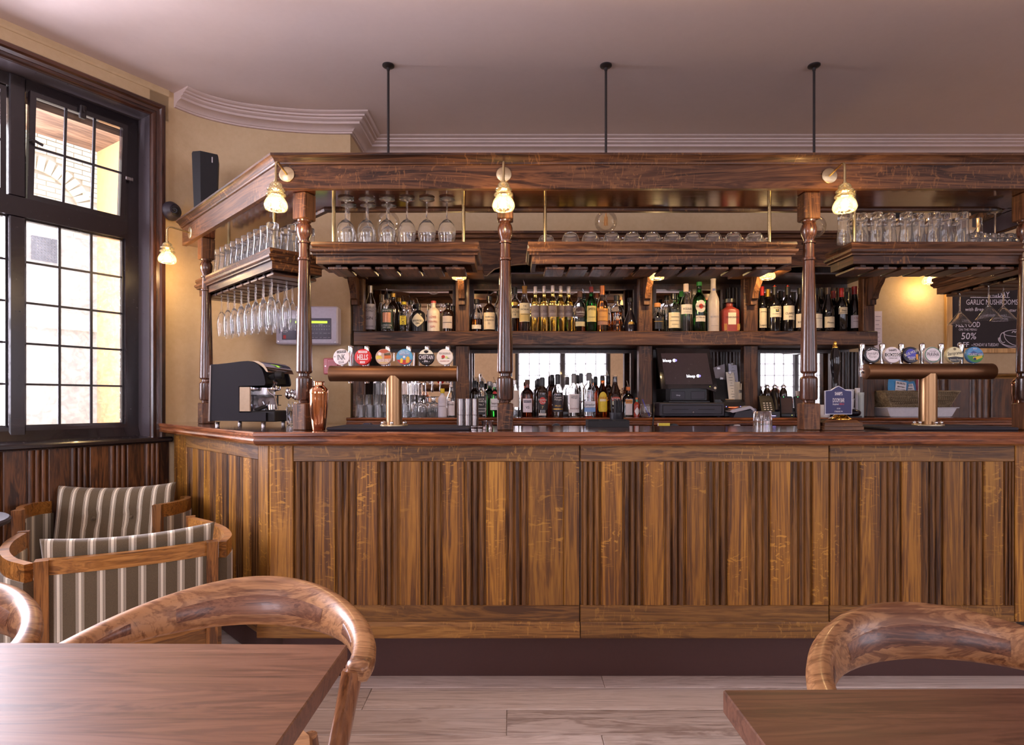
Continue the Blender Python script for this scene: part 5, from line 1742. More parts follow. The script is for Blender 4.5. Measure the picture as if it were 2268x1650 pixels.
FY2 = 2.76
x0, x1, zc = X(1917, FY2), X(2197, FY2), Z(822.5, FY2)
xcol2 = X(2055, FY2)
f2 = font('bronze T-shaped beer font with six round badges beside the hand pump', x0, x1, zc, .0372, xcol2, FY2, zb1, None, None)
zt = zc - zb1 + .0372
for px in (1911, 1956, 1998, 2044, 2086, 2131):
    tap(f2, X(px, FY2 + .03) - xcol2 - .004, zt - .012, .11, .030)
bz = Z(786.5, FY2) - zb1
br = .0385
NV, GN, LB = P(26, 26, 48, .25), P(70, 130, 96, .25), P(214, 208, 216, .25)
badges2 = [
    (1928.5, K_, [dict(t='disc', r=.74, m=LB), dict(t='cut', z=.42, r=.745, sg=1, bow=.18, m=K_, y=-.0066), dict(t='txt', s="SHARP'S", z=.14, h=.3, w=1.22, m=K_, b=.015), dict(t='txt', s='Pilsner', z=-.22, h=.34, w=.95, m=K_, sh=.3), dict(t='ring', s='BREWED IN CORNWALL', r=.80, a=(-62, 62), h=.10, m=LB, y=-.0066)]),
    (1973, LB, [dict(t='txt', s="SHARP'S", z=.56, h=.26, w=.9, m=K_, b=.012), dict(t='box', q=(-.9, .9, -.20, .20), m=K_), dict(t='txt', s='ORCHARD', z=0, h=.36, w=1.6, m=W_, b=.02, y=-.0068), dict(t='txt', s='CORNISH CIDER', z=-.42, h=.14, w=1.0, m=K_)]),
    (2014, NV, [dict(t='disc', x=-.05, z=.1, r=.62, m=P(66, 70, 176, .25)), dict(t='txt', s='BLUE MOON', z=.26, h=.34, w=1.75, m=CRM, b=.02, rot=.38, y=-.0068), dict(t='txt', s='BELGIAN', z=-.32, h=.22, w=.85, m=W_, y=-.0068), dict(t='txt', s='WHITE', z=-.56, h=.22, w=.7, m=W_, y=-.0068), dict(t='poly', q=[(.52, -.62), (.72, -.62), (.76, .05), (.48, .05)], m=P(214, 150, 50), y=-.0068)]),
    (2061, LB, [dict(t='disc', r=.93, m=GN), dict(t='disc', r=.84, m=LB, y=-.0066), dict(t='txt', s='PRAVHA', z=.06, h=.5, w=1.4, m=K_, b=.012, y=-.0069), dict(t='txt', s='PREMIUM PILSNER', z=.42, h=.1, w=.8, m=K_, y=-.0069), dict(t='cut', z=-.5, r=.82, bow=.12, m=W_, y=-.0068), dict(t='txt', s='Staropramen', z=-.74, h=.17, w=.75, m=K_, y=-.0071)]),
    (2110, P(222, 216, 176, .25), [dict(t='cut', z=-.32, bow=.1, m=K_), dict(t='disc', x=.0, z=.7, r=.16, m=P(120, 108, 80)), dict(t='txt', s='Staropramen', z=.22, h=.44, w=1.75, m=K_, sh=.25, b=.012, rot=.12), dict(t='txt', s='Brewery Fresh', z=-.6, h=.24, w=1.25, m=CRM, sh=.2, y=-.0068)]),
    (2154.5, P(90, 150, 206, .25), [dict(t='cut', z=-.05, bow=.05, m=P(70, 140, 70)), dict(t='poly', q=[(-.7, .1), (-.2, .5), (.3, .2), (.8, .3), (.8, .0), (-.7, -.05)], m=P(60, 90, 150), y=-.0066), dict(t='poly', q=[(-.3, -.3), (.75, -.1), (.8, -.35), (.1, -.62), (-.3, -.5)], m=P(216, 190, 60), y=-.0067), dict(t='disc', x=-.1, z=-.52, r=.16, m=P(30, 50, 90), y=-.0068), dict(t='txt', s='TOURIST VAN', z=.02, h=.34, w=1.6, m=W_, b=.02, y=-.0070), dict(t='txt', s='PALE', z=.74, h=.14, w=.4, m=W_, y=-.0070)]),
]
for px, back, pr in badges2:
    badge(f2, 'badge', (X(px, FY2) - xcol2, by - .004, bz), br, back, pr, R(-4))
    MB().cyl(.006, zt - .004, zt + .006, 10, (X(px, FY2) - xcol2, .0)).build('badge_stem', M['chrome'], f2)

# ribbed bar mats / drip trays below the fonts
for a, c, y0, y1, who in ((722, 1040, 2.60, 2.90, 'long slate coloured bar mat under the first beer font'), (1972, 2258, 2.60, 2.92, 'slate coloured drip tray under the beer font by the hand pump')):
    xa, xb = X(a, y0), X(c, y0)
    t = thing('bar_mat', who, 'bar mat', ((xa + xb) / 2, (y0 + y1) / 2, CTZ + E), 0, 'bar mats')
    w, d = (xb - xa) / 2, (y1 - y0) / 2
    MB().box(-w, w, -d, d, 0, .0135, .004).build('mat_body', M['mat'], t)
    g = MB()
    for i in range(18):
        y = -d + .02 + i * (2 * d - .04) / 18
        g.box(-w + .02, w - .02, y, y + .006, .0135, .0150)
    g.build('ribs', M['mat'], t, False)

# ================================================================== THINGS ON THE BAR TOP
# copper cocktail shaker
sy = 2.60


def shaker(label, px, y, hpx):
    t = thing('cocktail_shaker', label, 'cocktail shaker', (X(px, y), y, CTZ + E))
    h = hpx * y / FPX
    k = h / 108.0
    MB().lathe([(0, 0), (13 * k, 0), (14 * k, 1 * k), (16 * k, 16 * k), (19 * k, 50 * k), (20 * k, 70 * k), (20 * k, 81 * k), (20.1 * k, 82 * k)], 40).build('cup', M['copper'], t)
    MB().lathe([(20.4 * k, 82 * k), (20.4 * k, 84 * k), (19.6 * k, 90 * k), (15 * k, 96 * k), (12 * k, 98 * k), (11 * k, 100 * k), (11 * k, 101 * k), (0, 101 * k)], 40).build('strainer_top', M['copper'], t)
    MB().lathe([(11.4 * k, 101 * k), (11.4 * k, 106 * k), (12.2 * k, 107 * k), (12.0 * k, 108.5 * k), (10 * k, 109 * k), (0, 109 * k)], 32).build('cap', M['copper'], t)
    return t


shaker('polished copper cocktail shaker standing beside the corner post', 706, sy, 108)
shaker('copper cocktail shaker half hidden by the post at the picture edge', 2268, 2.86, 122)

# steel measuring cups stacked in threes
for i, px in enumerate((1020, 1036, 1052)):
    y = 2.72
    b0 = CTZ + .0165
    h1, h2 = .050, .074
    rr_ = .0165
    for lvl, (z0, h) in enumerate(((0, h1), (h1 + .0005, h2))):
        o = thing('steel_cup', 'brushed steel cup, %s of its stack, %s stack from the beer font' % (('bottom', 'top')[lvl], ORD[i]), 'cup', (X(px, y), y, b0 + z0), 0, 'stacked steel cups')
        MB().lathe([(0, 0), (rr_ - .001, 0), (rr_, .001), (rr_, h - .003), (rr_ + .0008, h - .002), (rr_ + .0008, h), (rr_ - .002, h), (rr_ - .002, .006), (0, .006)], 26).build('cup_body', M['steel'], o)
        MB().lathe([(rr_ + .0002, h * .3), (rr_ + .0005, h * .305), (rr_ + .0002, h * .31)], 26, caps=False).build('groove_band', M['chrome'], o)
for i, px in enumerate((1073, 1087)):
    y = 2.66
    o = thing('jigger', 'small flared steel measure beside the middle post, %s from the steel cups' % ORD[i], 'jigger', (X(px, y), y, CTZ + E), 0, 'steel jiggers')
    MB().lathe([(0, .0), (.011, 0), (.0115, .001), (.009, .012), (.008, .014), (.013, .034), (.0155, .040), (.0148, .040), (.0075, .016), (0, .015)], 22).build('measure_body', M['chrome'], o)
for i, px in enumerate((1050, 1063)):
    y = 2.60
    o = thing('bottle_ring', 'short steel ring standing before the steel cups, %s from the mat' % ORD[i], 'ring', (X(px, y), y, CTZ + E), 0, 'steel rings')
    MB().lathe([(.013, 0), (.0145, .001), (.0145, .012), (.016, .014), (.016, .018), (.012, .018), (.012, 0), (.013, 0)], 22, caps=False).build('ring_body', M['steel'], o)

# upturned tumbler by the third post
gl(tumb_me, 'tumbler', (X(1689, 2.55), 2.55, CTZ + E), 'faceted clear tumbler upturned on the bar top beside the third post', 'tumbler')
tumb2 = tumb_me

# hand pump
py_ = 2.70
px0 = X(1856, py_)
hp = thing('hand_pump', 'black handled beer hand pump with navy shield clip on a wooden block', 'beer pump', (X(1869, 2.62), py_, CTZ + E))
k = py_ / FPX
bx0, bx1 = X(1826, 2.60) - X(1869, 2.62), X(1914, 2.60) - X(1869, 2.62)
MB().box(bx0, bx1, -.10, .10, 0, .018, .002).build('block_foot', M['oak_x'], hp)
MB().sweep([(bx1 - .004, -.096), (bx0 + .004, -.096), (bx0 + .004, .096), (bx1 - .004, .096)], [(0, .018), (0, .034), (-.008, .036), (-.018, .046), (-.04, .046), (-.04, .018)], loop=True).box(bx0 + .02, bx1 - .02, -.07, .07, .018, .046).build('block', M['oak_x'], hp, 30)
cxp = X(1856, py_) - X(1869, 2.62) - .0
MB().lathe([(0, .046), (.048, .046), (.048, .050), (.036, .056), (.026, .066), (.020, .076), (.015, .078), (.015, .09), (0, .09)], 28, (cxp, -.02, 0)).build('brass_flange', M['brass_shiny'], hp)
cyp = 2.642
zc0 = Z(918, cyp) - CTZ
zc1 = Z(855, cyp) - CTZ
w = 30 * cyp / FPX
cxq = X(1856, cyp) - X(1869, 2.62)
ol = [(-w, zc0), (w, zc0), (w, zc1 - .022), (w * .55, zc1 - .019), (w * .22, zc1 - .006), (0, zc1), (-w * .22, zc1 - .006), (-w * .55, zc1 - .019), (-w, zc1 - .022)]
ol = [(a + cxq, b_) for a, b_ in ol]
cl = MB().prism(ol, -.062, -.054).build('pump_clip', P(206, 206, 220, .3), hp, False)
ci = [((a - cxq) * .95 + cxq, (b_ - (zc0 + zc1) / 2) * .955 + (zc0 + zc1) / 2) for a, b_ in ol]
MB().add([(a, -.0628, b_) for a, b_ in ci], [tuple(range(len(ci)))]).build('clip_face', P(32, 28, 88, .4), cl, False)
for s, zpx, hpx, mt, bo, sh, mw in (("SHARP'S", 872, 7.2, W_, .015, 0, .034), ('DOOM BAR', 886.5, 9.6, W_, .02, 0, .052), ('Exceptional', 895, 4.2, W_, 0, .3, .027), ('AMBER ALE', 895, 3.8, P(206, 70, 70), 0, .2, .022), ('4.0% ABV', 905, 3, W_, 0, 0, .016), ('ESTABLISHED 1994', 911.5, 3.2, W_, 0, 0, .036)):
    dx = -.013 if s == 'Exceptional' else .014 if s == 'AMBER ALE' else 0
    MB().text(s, cxq + dx, Z(zpx, cyp) - CTZ, hpx * k, mw, bo, sh, lambda u, q: (u, -.0632, q)).build('lettering', mt, cl, False)
MB().tube([(cxp - .01, -.052, zc1 - .02), (cxp - .01, -.03, zc1 - .03), (cxp, -.01, zc1 - .04)], .006, 8).build('clip_bracket', M['brass_shiny'], hp)
hz = lambda y: Z(y, py_ - .01) - CTZ
MB().lathe([(0, .085), (.011, .085), (.012, hz(870)), (.0095, hz(855)), (.010, hz(845)), (.016, hz(828)), (.0215, hz(808)), (.0225, hz(797)), (.019, hz(783)), (.013, hz(774)), (.011, hz(770)), (0, hz(769))], 28, (X(1847, py_) - X(1869, 2.62), -.01, 0)).build('pump_handle', P(18, 16, 20, .1), hp)
MB().lathe([(.0115, hz(771)), (.0120, hz(769)), (.009, hz(766)), (.0065, hz(763)), (.0075, hz(761)), (.0065, hz(759)), (.006, hz(757)), (0, hz(756))], 20, (X(1847, py_) - X(1869, 2.62), -.01, 0)).build('brass_finial', M['brass_shiny'], hp)

# black napkin and straw holder at the inner edge of the bar
ny = 2.98
xa, xb = X(1300, ny), X(1390, ny)
zt_ = Z(933, ny) - CTZ
t = thing('bar_caddy', 'black plastic bar caddy standing below the spirits', 'caddy', ((xa + xb) / 2, ny, CTZ + E))
w = (xb - xa) / 2
cd = MB()
cd.box(-w, w, -.05, .05, 0, .004).box(-w, w, -.05, -.046, .004, .030).box(-w, w, .046, .05, .004, .036)
for i in range(4):
    q = -w + i * (2 * w - .004) / 3
    cd.box(q, q + .004, -.046, .046, .004, .034)
cd.build('tray', M['black_soft'], t, False)
t2 = thing('straw_cup', 'black cup packed with black drinking straws behind the bar', 'straw cup', (X(1366, ny + .10), ny + .10, CTZ + E))
MB().lathe([(0, 0), (.030, 0), (.031, .002), (.040, .07), (.038, .07), (.029, .004), (0, .004)], 26).build('cup_body', M['black'], t2)
sb = MB()
for i in range(34):
    a, rr_ = random.uniform(0, 6.28), .031 * math.sqrt(random.random())
    sb.tube([(rr_ * .7 * math.cos(a), rr_ * .7 * math.sin(a), .006), (rr_ * math.cos(a), rr_ * math.sin(a), random.uniform(.128, .142))], .0028, 6)
o = sb.build('straws', M['black'], t2)
o['kind'] = 'stuff'

# ================================================================== COFFEE MACHINE
cmy = 3.17
cm = thing('espresso_machine', 'black espresso machine with chrome front standing on the canted bar end', 'coffee machine', (X(565, cmy), cmy, CTZ + E), R(-6))
k = cmy / FPX


def cpt(px, py):
    return ((px - 565) * k, (Z(py, cmy) - CTZ))


D0, D1 = -.12, .16
body_px = [(489, 931), (617, 931), (617, 913), (557, 913), (556, 857), (614, 855), (616, 850), (614, 838), (609, 822), (600, 811), (588, 804.5), (577, 803), (560, 804), (530, 807.5), (508, 809.5), (492, 810)]
side = [cpt(*p) for p in body_px]
for d in (D0, D1 - .014):
    MB().prism(side, d, d + .014).build('side_panel', plain('machine_side_black', srgb(26, 22, 29), .55, 0, Specular_IOR_Level=.2) if d == D0 else M['black'], cm, 20)
core = [cpt(*p) for p in [(493, 929), (560, 929), (560, 860), (556, 856), (608, 850), (606, 836), (600, 824), (590, 814), (560, 810), (494, 814)]]
MB().prism(core, D0 + .014, D1 - .014).build('housing', M['black_soft'], cm, False)
MB().prism([cpt(*p) for p in [(487, 932), (491, 932), (494, 812), (491, 812)]], D0 - .002, D1).build('back_plate', M['steel'], cm, False)
MB().prism([cpt(*p) for p in [(586, 803), (600, 803.5), (612, 810), (619, 820), (622, 827), (618, 826), (612, 818), (604, 811), (594, 806)]], D0 + .0, D1 - .0).build('chrome_hood', M['chrome'], cm, 30)
a = cpt(556, 912)
c = cpt(582, 857)
MB().box(a[0], c[0], D0 + .002, D1 - .02, a[1], c[1], .004).build('group_back_panel', M['chrome'], cm)
gx, gz = cpt(605, 857)
MB().lathe([(0, gz + .004), (.034, gz + .004), (.036, gz - .004), (.034, gz - .018), (.026, gz - .022), (0, gz - .022)], 24, (gx, .02, 0)).build('group_head', M['chrome'], cm)
MB().tube([(gx + .005, .02, gz - .02), (gx + .02, -.02, gz + .01), (gx + .055, -.07, gz + .026)], [.008, .010, .012], 10).build('portafilter_arm', M['chrome'], cm)
q0, q1 = cpt(618, 838), cpt(646, 834)
MB().tube([(q0[0] - .01, -.06, q0[1]), (q0[0] + .012, -.07, q0[1] + .004), (q0[0] + .03, -.08, q0[1] + .008)], [.014, .017, .013], 12).build('steam_valve', M['black_soft'], cm)
MB().lathe([(0, 0), (.017, .0), (.020, .006), (.020, .030), (.017, .038), (0, .038)], 18, (q1[0] - .034, -.085, q1[1] + .004), 'x').build('steam_knob', M['black_soft'], cm)
wp = [cpt(612, 862), cpt(613, 868), cpt(620, 873), cpt(627, 877), cpt(631, 890), cpt(635, 907)]
MB().tube([(x_, -.08, z_) for x_, z_ in wp], .0038, 8).build('steam_wand', M['chrome'], cm)
tx0, tx1 = cpt(557, 922), cpt(634, 909)
MB().box(tx0[0], tx1[0], D0 + .016, D1 - .016, .022, tx1[1] - .002, .004).build('drip_tray', M['black_soft'], cm)
px_, pz_ = cpt(600, 902)
MB().tube([(cpt(588, 908)[0], -.09, cpt(588, 908)[1]), (px_, -.05, pz_ + .004)], [.011, .009], 12).build('portafilter_handle', M['black_soft'], cm)
MB().cyl(.030, pz_ - .012, pz_ + .014, 22, (px_ + .02, -.02)).tube([(px_ - .006, -.05, pz_ + .015), (px_ - .012, -.052, pz_ + .03)], .003, 6).tube([(px_ + .012, -.05, pz_ + .015), (px_ + .024, -.052, pz_ + .03)], .003, 6).build('portafilter', M['chrome'], cm)
MB().lathe([(0, 0), (.026, 0), (.034, .02), (.036, .04), (.026, .06), (.0, .066)], 20, (cpt(590, 0)[0], .06, cpt(590, 906)[1])).build('milk_jug', P(180, 168, 170, .4), cm)
tsx, tsz = cpt(611, 897)
MB().cyl(.004, tsz, tsz + .05, 10, (tsx, .03)).cyl(.022, tsz + .05, tsz + .054, 18, (tsx, .03)).cyl(.018, tsz - .004, tsz, 18, (tsx, .03)).build('tamper_stand', M['black_soft'], cm)
for fx, fy in ((500, D0 + .03), (605, D0 + .03), (500, D1 - .04), (605, D1 - .04)):
    MB().lathe([(0, 0), (.011, 0), (.010, .014), (.014, .02), (0, .02)], 14, (cpt(fx, 0)[0], fy, 0)).build('foot', M['steel'], cm)
# cutlery jar behind
cjy = 3.16
t = thing('spoon_jar', 'clear jar packed with steel teaspoons beside the coffee machine', 'jar', (X(648, cjy), cjy, CTZ + E))
MB().lathe(shell([(.024, 0), (.030, .003), (.033, .10)], .002, .006), 20, caps=False).build('jar', M['glass'], t)
for i in range(12):
    a = 2 * PI * i / 12 + random.uniform(-.2, .2)
    x_, y_ = math.cos(a), math.sin(a)
    h = random.uniform(.15, .19)
    sp = MB().tube([(x_ * .012, y_ * .012, .010), (x_ * .024, y_ * .024, h * .7)], .0016, 6)
    sp.sphere(.010, (x_ * .030, y_ * .030, h), 8, 6, 1.7)
    sp.build('teaspoon', M['chrome'], t)

# ================================================================== ON THE PLASTER WALL
# fire alarm panel
ay = 3.875
ap = thing('fire_alarm_panel', 'pale grey fire alarm panel with green display on the plaster wall', 'alarm panel', (X(688, ay), ay - .03, Z(723.5, ay)), R(3))
w, h = (X(755, ay) - X(623, ay)) / 2, (Z(682, ay) - Z(765, ay)) / 2
MB().box(-w, w, -.05, .05, -h, h, .008).build('enclosure', M['lilac_white'], ap)
dp = P(74, 66, 84, .4)
kx = w / 66.0
d1 = MB().box(-53 * kx, -22 * kx, -.0525, -.049, -32 * kx, 15 * kx, .002).build('instruction_plate', dp, ap)
d2 = MB().box(-22 * kx, 52.5 * kx, -.0525, -.049, -30 * kx, 15 * kx, .002).build('control_plate', dp, ap)
MB().box(-16 * kx, 44 * kx, -.0538, -.052, 4 * kx, 9 * kx).build('display', emit('green_display', (.42, .72, .06, 1), .75), d2, False)
b = MB()
for r_ in range(2):
    for c_ in range(8):
        b.text(str((r_ * 8 + c_) % 9 + 1), (11 + c_ * 5.3) * kx, (-2 - r_ * 7) * kx, 2.4 * kx, None, .01, 0, lambda u, q: (u, -.0528, q))
for c_, s in enumerate(('POWER', 'FAULT', 'TEST', 'SILENCE', 'RESET')):
    b.text(s, (12 + c_ * 9) * kx, -17.5 * kx, 1.5 * kx, 7 * kx, 0, 0, lambda u, q: (u, -.0528, q))
    b.text(s, (12 + c_ * 9) * kx, -27 * kx, 1.5 * kx, 7 * kx, 0, 0, lambda u, q: (u, -.0528, q))
b.text('ZONES', 30 * kx, 1.2 * kx, 2 * kx, None, 0, 0, lambda u, q: (u, -.0528, q))
b.build('lettering', P(206, 200, 210), d2, False)
b = MB()
for i, s in enumerate(('FIRE', 'EVACUATE', 'SILENCE ALARMS', 'SYSTEM RESET', 'CALL ENGINEER', 'FAULT')):
    b.text(s, -50 * kx, (10 - i * 5.2) * kx, 1.8 * kx, 26 * kx, 0, 0, lambda u, q: (u, -.0528, q), align='l')
b.build('lettering', P(206, 200, 210), d1, False)
b = MB()
b.add([(-50 * kx, -.0529, -30 * kx), (-44 * kx, -.0529, -30 * kx), (-44 * kx, -.0529, -22 * kx), (-50 * kx, -.0529, -22 * kx)], [(0, 1, 2, 3)])
b.build('red_emblem', P(196, 60, 60), d1, False)
MB().add([(5 * kx - 8 * kx, -.0529, -4 * kx), (5 * kx - 4 * kx, -.0529, -4 * kx), (5 * kx - 4 * kx, -.0529, 2 * kx), (5 * kx - 8 * kx, -.0529, 2 * kx)], [(0, 1, 2, 3)]).build('red_key', P(196, 50, 56), d2, False)
MB().sphere(.0022, (10 * kx, -.053, -20 * kx), 8, 5).build('indicator', emit('yellow_indicator', (.7, .8, .1, 1), 1.2), d2)
for sx in (-1, 1):
    MB().cyl(.004, -.0515, -.049, 12, (sx * (w - .016), -h + .017), 'y').build('lock_screw', M['steel'], ap)
# red break-glass call point
cy_ = 3.926
t = thing('fire_call_point', 'faded red fire call point on the plaster wall below the alarm panel', 'call point', (X(737, cy_), cy_, Z(811.5, cy_)))
w = .054
MB().box(-w, w, -.028, -.001, -w, w, .005).build('backplate', M['pinkred'], t)
MB().box(-w + .028, w - .012, -.040, -.027, -w + .02, w - .010, .004).build('front_box', M['pinkred'], t)
MB().box(-w + .036, w - .022, -.0412, -.039, -.012, w - .02).build('break_glass', M['red_plastic'], t, False)
MB().cyl(.004, -.0295, -.027, 10, (-w + .014, .0), 'y').build('screw', M['steel'], t)
# dome camera
p = WW(-.0, 0)
tt = (384 - CXP) / FPX
s_ = .16
dcp = Vector((X(386, 3.515), 3.515, Z(467, 3.515)))
t = thing('dome_camera', 'dark grey dome security camera on the wall beside the canopy end', 'security camera', dcp, R(57.09 + 14))
MB().lathe([(0, .035), (.054, .035), (.056, .03), (.056, .012), (.050, .002), (.040, -.012), (0, -.022)], 30, (0, 0, 0), 'y').build('housing', M['charcoal'], t)
o = MB().lathe([(.030, .0), (.031, -.012), (.026, -.022), (.018, -.026), (.014, -.022), (0, -.022)], 26, (0, -.006, 0), 'y').build('eye_ring', M['black'], t)
o.rotation_euler = (R(8), 0, R(-40))
o2 = MB().lathe([(.010, -.026), (.008, -.030), (0, -.0315)], 18, (0, -.003, 0), 'y').build('lens', P(10, 10, 14, .05), o)
# loudspeaker
spy = 3.52
spx = X(456, spy)
t = thing('wall_speaker', 'tall black wall speaker standing proud of the plaster above the canopy', 'loudspeaker', (spx, spy, Z(410, spy)), R(24))
k = spy / FPX
h = 62 * k
w = 26 * k
rings = []
for z_, s1, yy in ((-h, .80, 0), (-h + .01, .84, 0), (0, .92, 0), (h - .012, .99, 0), (h, .93, 0)):
    rings.append([(-w * s1, -.060 + yy, z_), (-w * .35 * s1, -.088 + yy, z_), (w * s1, -.070 + yy, z_), (w * s1, .05, z_), (-w * s1, .05, z_)])
MB().loft(rings).build('cabinet', M['black_soft'], t, 30)
MB().add([(.5 * w, -.0815, h * .66), (.58 * w, -.0805, h * .66), (.58 * w, -.0805, h * .86), (.5 * w, -.0815, h * .86)], [(0, 1, 2, 3)]).build('emblem', P(200, 196, 200), t, False)
MB().tube([(0, .04, -.02), (0, .16, .0), (-.02, .22, .0)], .012, 8).box(-.06, .03, .19, .26, -.05, .05).build('wall_bracket', M['black_soft'], t, False)
# conical speaker under the canopy's far leg and black box on the back wall
t = thing('ceiling_speaker', 'round black speaker fixed under the canopy leg near the chalkboard', 'loudspeaker', (X(2190, 3.35), 3.35, Z(472, 3.35)), 0)
MB().lathe([(0, -.055), (.030, -.05), (.075, -.02), (.085, .03), (.070, .06), (0, .075)], 26).build('speaker_body', M['black_soft'], t)
MB().tube([(.04, 0, .06), (.09, 0, .08), (.12, 0, .06)], .012, 8).build('bracket', M['black_soft'], t)
t = thing('junction_box', 'black box on the back wall behind the upturned pint glasses', 'box', (X(1998, 4.2), 4.2, Z(470, 4.2)), 0)
MB().box(-.085, .085, -.06, .068, -.06, .07, .006).build('casing', M['black_soft'], t)
MB().tube([(-.085, 0, .0), (-.125, .03, -.02), (-.13, .06, -.05)], .02, 8).build('connector', M['black_soft'], t)

# ================================================================== TILL AND DESK THINGS ON THE BACK COUNTER
BZ2 = BCT + E
# cash drawer
dy = 3.83
xa, xb = X(1461, 3.80), X(1605, 3.80)
dz1 = Z(892, 3.80)
cdw = thing('cash_drawer', 'dark grey cash drawer with two slots and a key lock', 'cash drawer', ((xa + xb) / 2, 3.80, BZ2))
w, h = (xb - xa) / 2, dz1 - BZ2
MB().box(-w, w, 0, .38, .006, h, .005).build('casing', M['charcoal'], cdw)
dr = MB().box(-w + .022, w - .02, -.004, .0, .022, h - .018, .002).build('drawer', M['charcoal'], cdw)
for a in (-.62, .18):
    MB().box(w * a, w * (a + .50), -.0055, -.0035, h * .52, h * .56).build('coin_slot', M['black_soft'], dr, False)
MB().lathe([(.0, -.010), (.006, -.010), (.007, -.006), (.007, -.003), (0, -.003)], 16, (w * .02, 0, h * .34), 'y').build('key_lock', M['chrome'], dr)
frm = MB()
frame_rect(frm, -w + .017, w - .015, .018, h - .014, .003, -.0012, .0006)
frm.build('drawer_gap', M['black_soft'], cdw, False)
for fx in (-w + .03, w - .03):
    for fy in (.03, .35):
        MB().cyl(.012, 0, .006, 10, (fx, fy)).build('foot', M['black_soft'], cdw)
# till screen on the drawer
ty = 3.90
tl = thing('till_terminal', 'tilted black touch screen till standing on the cash drawer', 'till', (X(1520, ty), ty, dz1 + .001))
k = ty / FPX
z0 = Z(860, ty) - dz1
z1 = Z(773, ty) - dz1
q = lambda px: (px - 1520) * k
# the screen leans back; its top edge is further away
tiltd = .09


def scr(px, py, y=0.0):
    f = (860 - py) / 87.0
    return (q(px), f * tiltd * .55 - .05 + y, Z(py, ty) - dz1)


def slab(pts, th, name, mat, par, lift=0.0):
    n = len(pts)
    fr = [scr(a, b_, lift) for a, b_ in pts]
    bk = [(x_, y_ + th, z_) for x_, y_, z_ in fr]
    return MB().add(fr + bk, [tuple(range(n)), tuple(range(2 * n - 1, n - 1, -1))] + [(i, n + i, n + (i + 1) % n, (i + 1) % n) for i in range(n)]).build(name, mat, par, False)


sb_ = slab([(1461, 862), (1544, 860), (1560, 862), (1579, 869), (1583, 858), (1571, 773), (1454, 771)], .03, 'screen_bezel', plain('glossy_black', srgb(28, 24, 26), .12, 0, Coat_Weight=.5), tl)
slab([(1470, 852), (1573, 852), (1565, 783), (1463, 783)], .001, 'touch_screen', P(58, 46, 50, .25), sb_, -.001)
for px, py in ((1466.5, 799), (1517, 833.5)):
    b = MB()
    b.text('bleep', q(px), 0, 6.4 * k, 22 * k, .02, 0, None, 'l')
    b.map(lambda v: (v.x, scr(1520, py)[1] - .0036 + v.z * .19, scr(1520, py)[2] + v.z))
    b.build('lettering', emit('screen_white', (.85, .83, .9, 1), .8), sb_, False)
    for dx, mt, r0, r1 in ((25, emit('screen_white_disc', (.75, .73, .8, 1), .8), 3.6, 0), (28.5, emit('screen_violet', (.25, .2, .7, 1), .8), 2.6, 0)):
        n = 16
        cx = q(px + dx)
        yy, zz_ = scr(1520, py)[1] - .0040 - (.0004 if r0 < 3 else 0), scr(1520, py)[2]
        MB().add([(cx, yy, zz_)] + [(cx + r0 * k * math.cos(2 * PI * i / n), yy, zz_ + r0 * k * math.sin(2 * PI * i / n)) for i in range(n)], [(0, 1 + (i + 1) % n, 1 + i) for i in range(n)]).build('screen_logo', mt, sb_, False)
bp = scr(1578, 860)
MB().lathe([(.0, -.004), (.008, -.004), (.009, 0), (.0, 0)], 16, (bp[0], bp[1] + .001, bp[2]), 'y').build('power_button', M['brass_plate'], sb_)
gp = scr(1567, 857)
MB().sphere(.002, (gp[0], gp[1] - .001, gp[2]), 8, 5).build('indicator', emit('till_led', (.6, .8, .1, 1), 1.5), sb_)
zb_ = Z(884, ty) - dz1
MB().box(q(1482), q(1563), -.03, .09, .012, Z(862, ty) - dz1 + .012, .004).build('printer_housing', M['black'], tl)
for a, c in ((1484, 1514), (1527, 1558)):
    MB().box(q(a), q(c), -.034, -.029, .022, Z(867, ty) - dz1, .002).build('front_flap', M['charcoal'], tl)
MB().box(q(1478), q(1569), -.035, .11, .0, .012, .003).build('base', M['black'], tl)
b = MB().text('bleep', q(1499), Z(875.5, ty) - dz1, 3.0 * k, None, .01, 0, lambda u, w_: (u, -.036, w_))
b.build('lettering', P(210, 206, 214), tl, False)
# receipt printer
ry = 3.86
t = thing('card_printer', 'black desk printer with an orange light beside the till', 'printer', (X(1625, ry), ry, BZ2))
w = (X(1642, ry) - X(1594, ry)) / 2
MB().box(-w - .0, w, -.02, .16, 0, .055, .006).build('lower_case', M['black'], t)
pr = [(-.02, .056), (.0, .098), (.05, .115), (.16, .115), (.16, .056)]
MB().prism(pr, -w + .0, w, 'x').build('upper_case', M['black'], t, 20)
MB().box(-w * .55, w * .35, -.0215, -.006, .062, .0665).build('light_bar', emit('orange_bar', (.9, .13, .05, 1), 1.1), t, False)
for dx in (-.75, .55):
    MB().sphere(.0028, (w * dx, -.014, .068), 8, 5).build('indicator', emit('blue_led', (.3, .25, .95, 1), 1.2), t)
MB().box(-w * .5, w * .3, .05, .055, .114, .118).build('paper_edge', P(206, 170, 120), t, False)
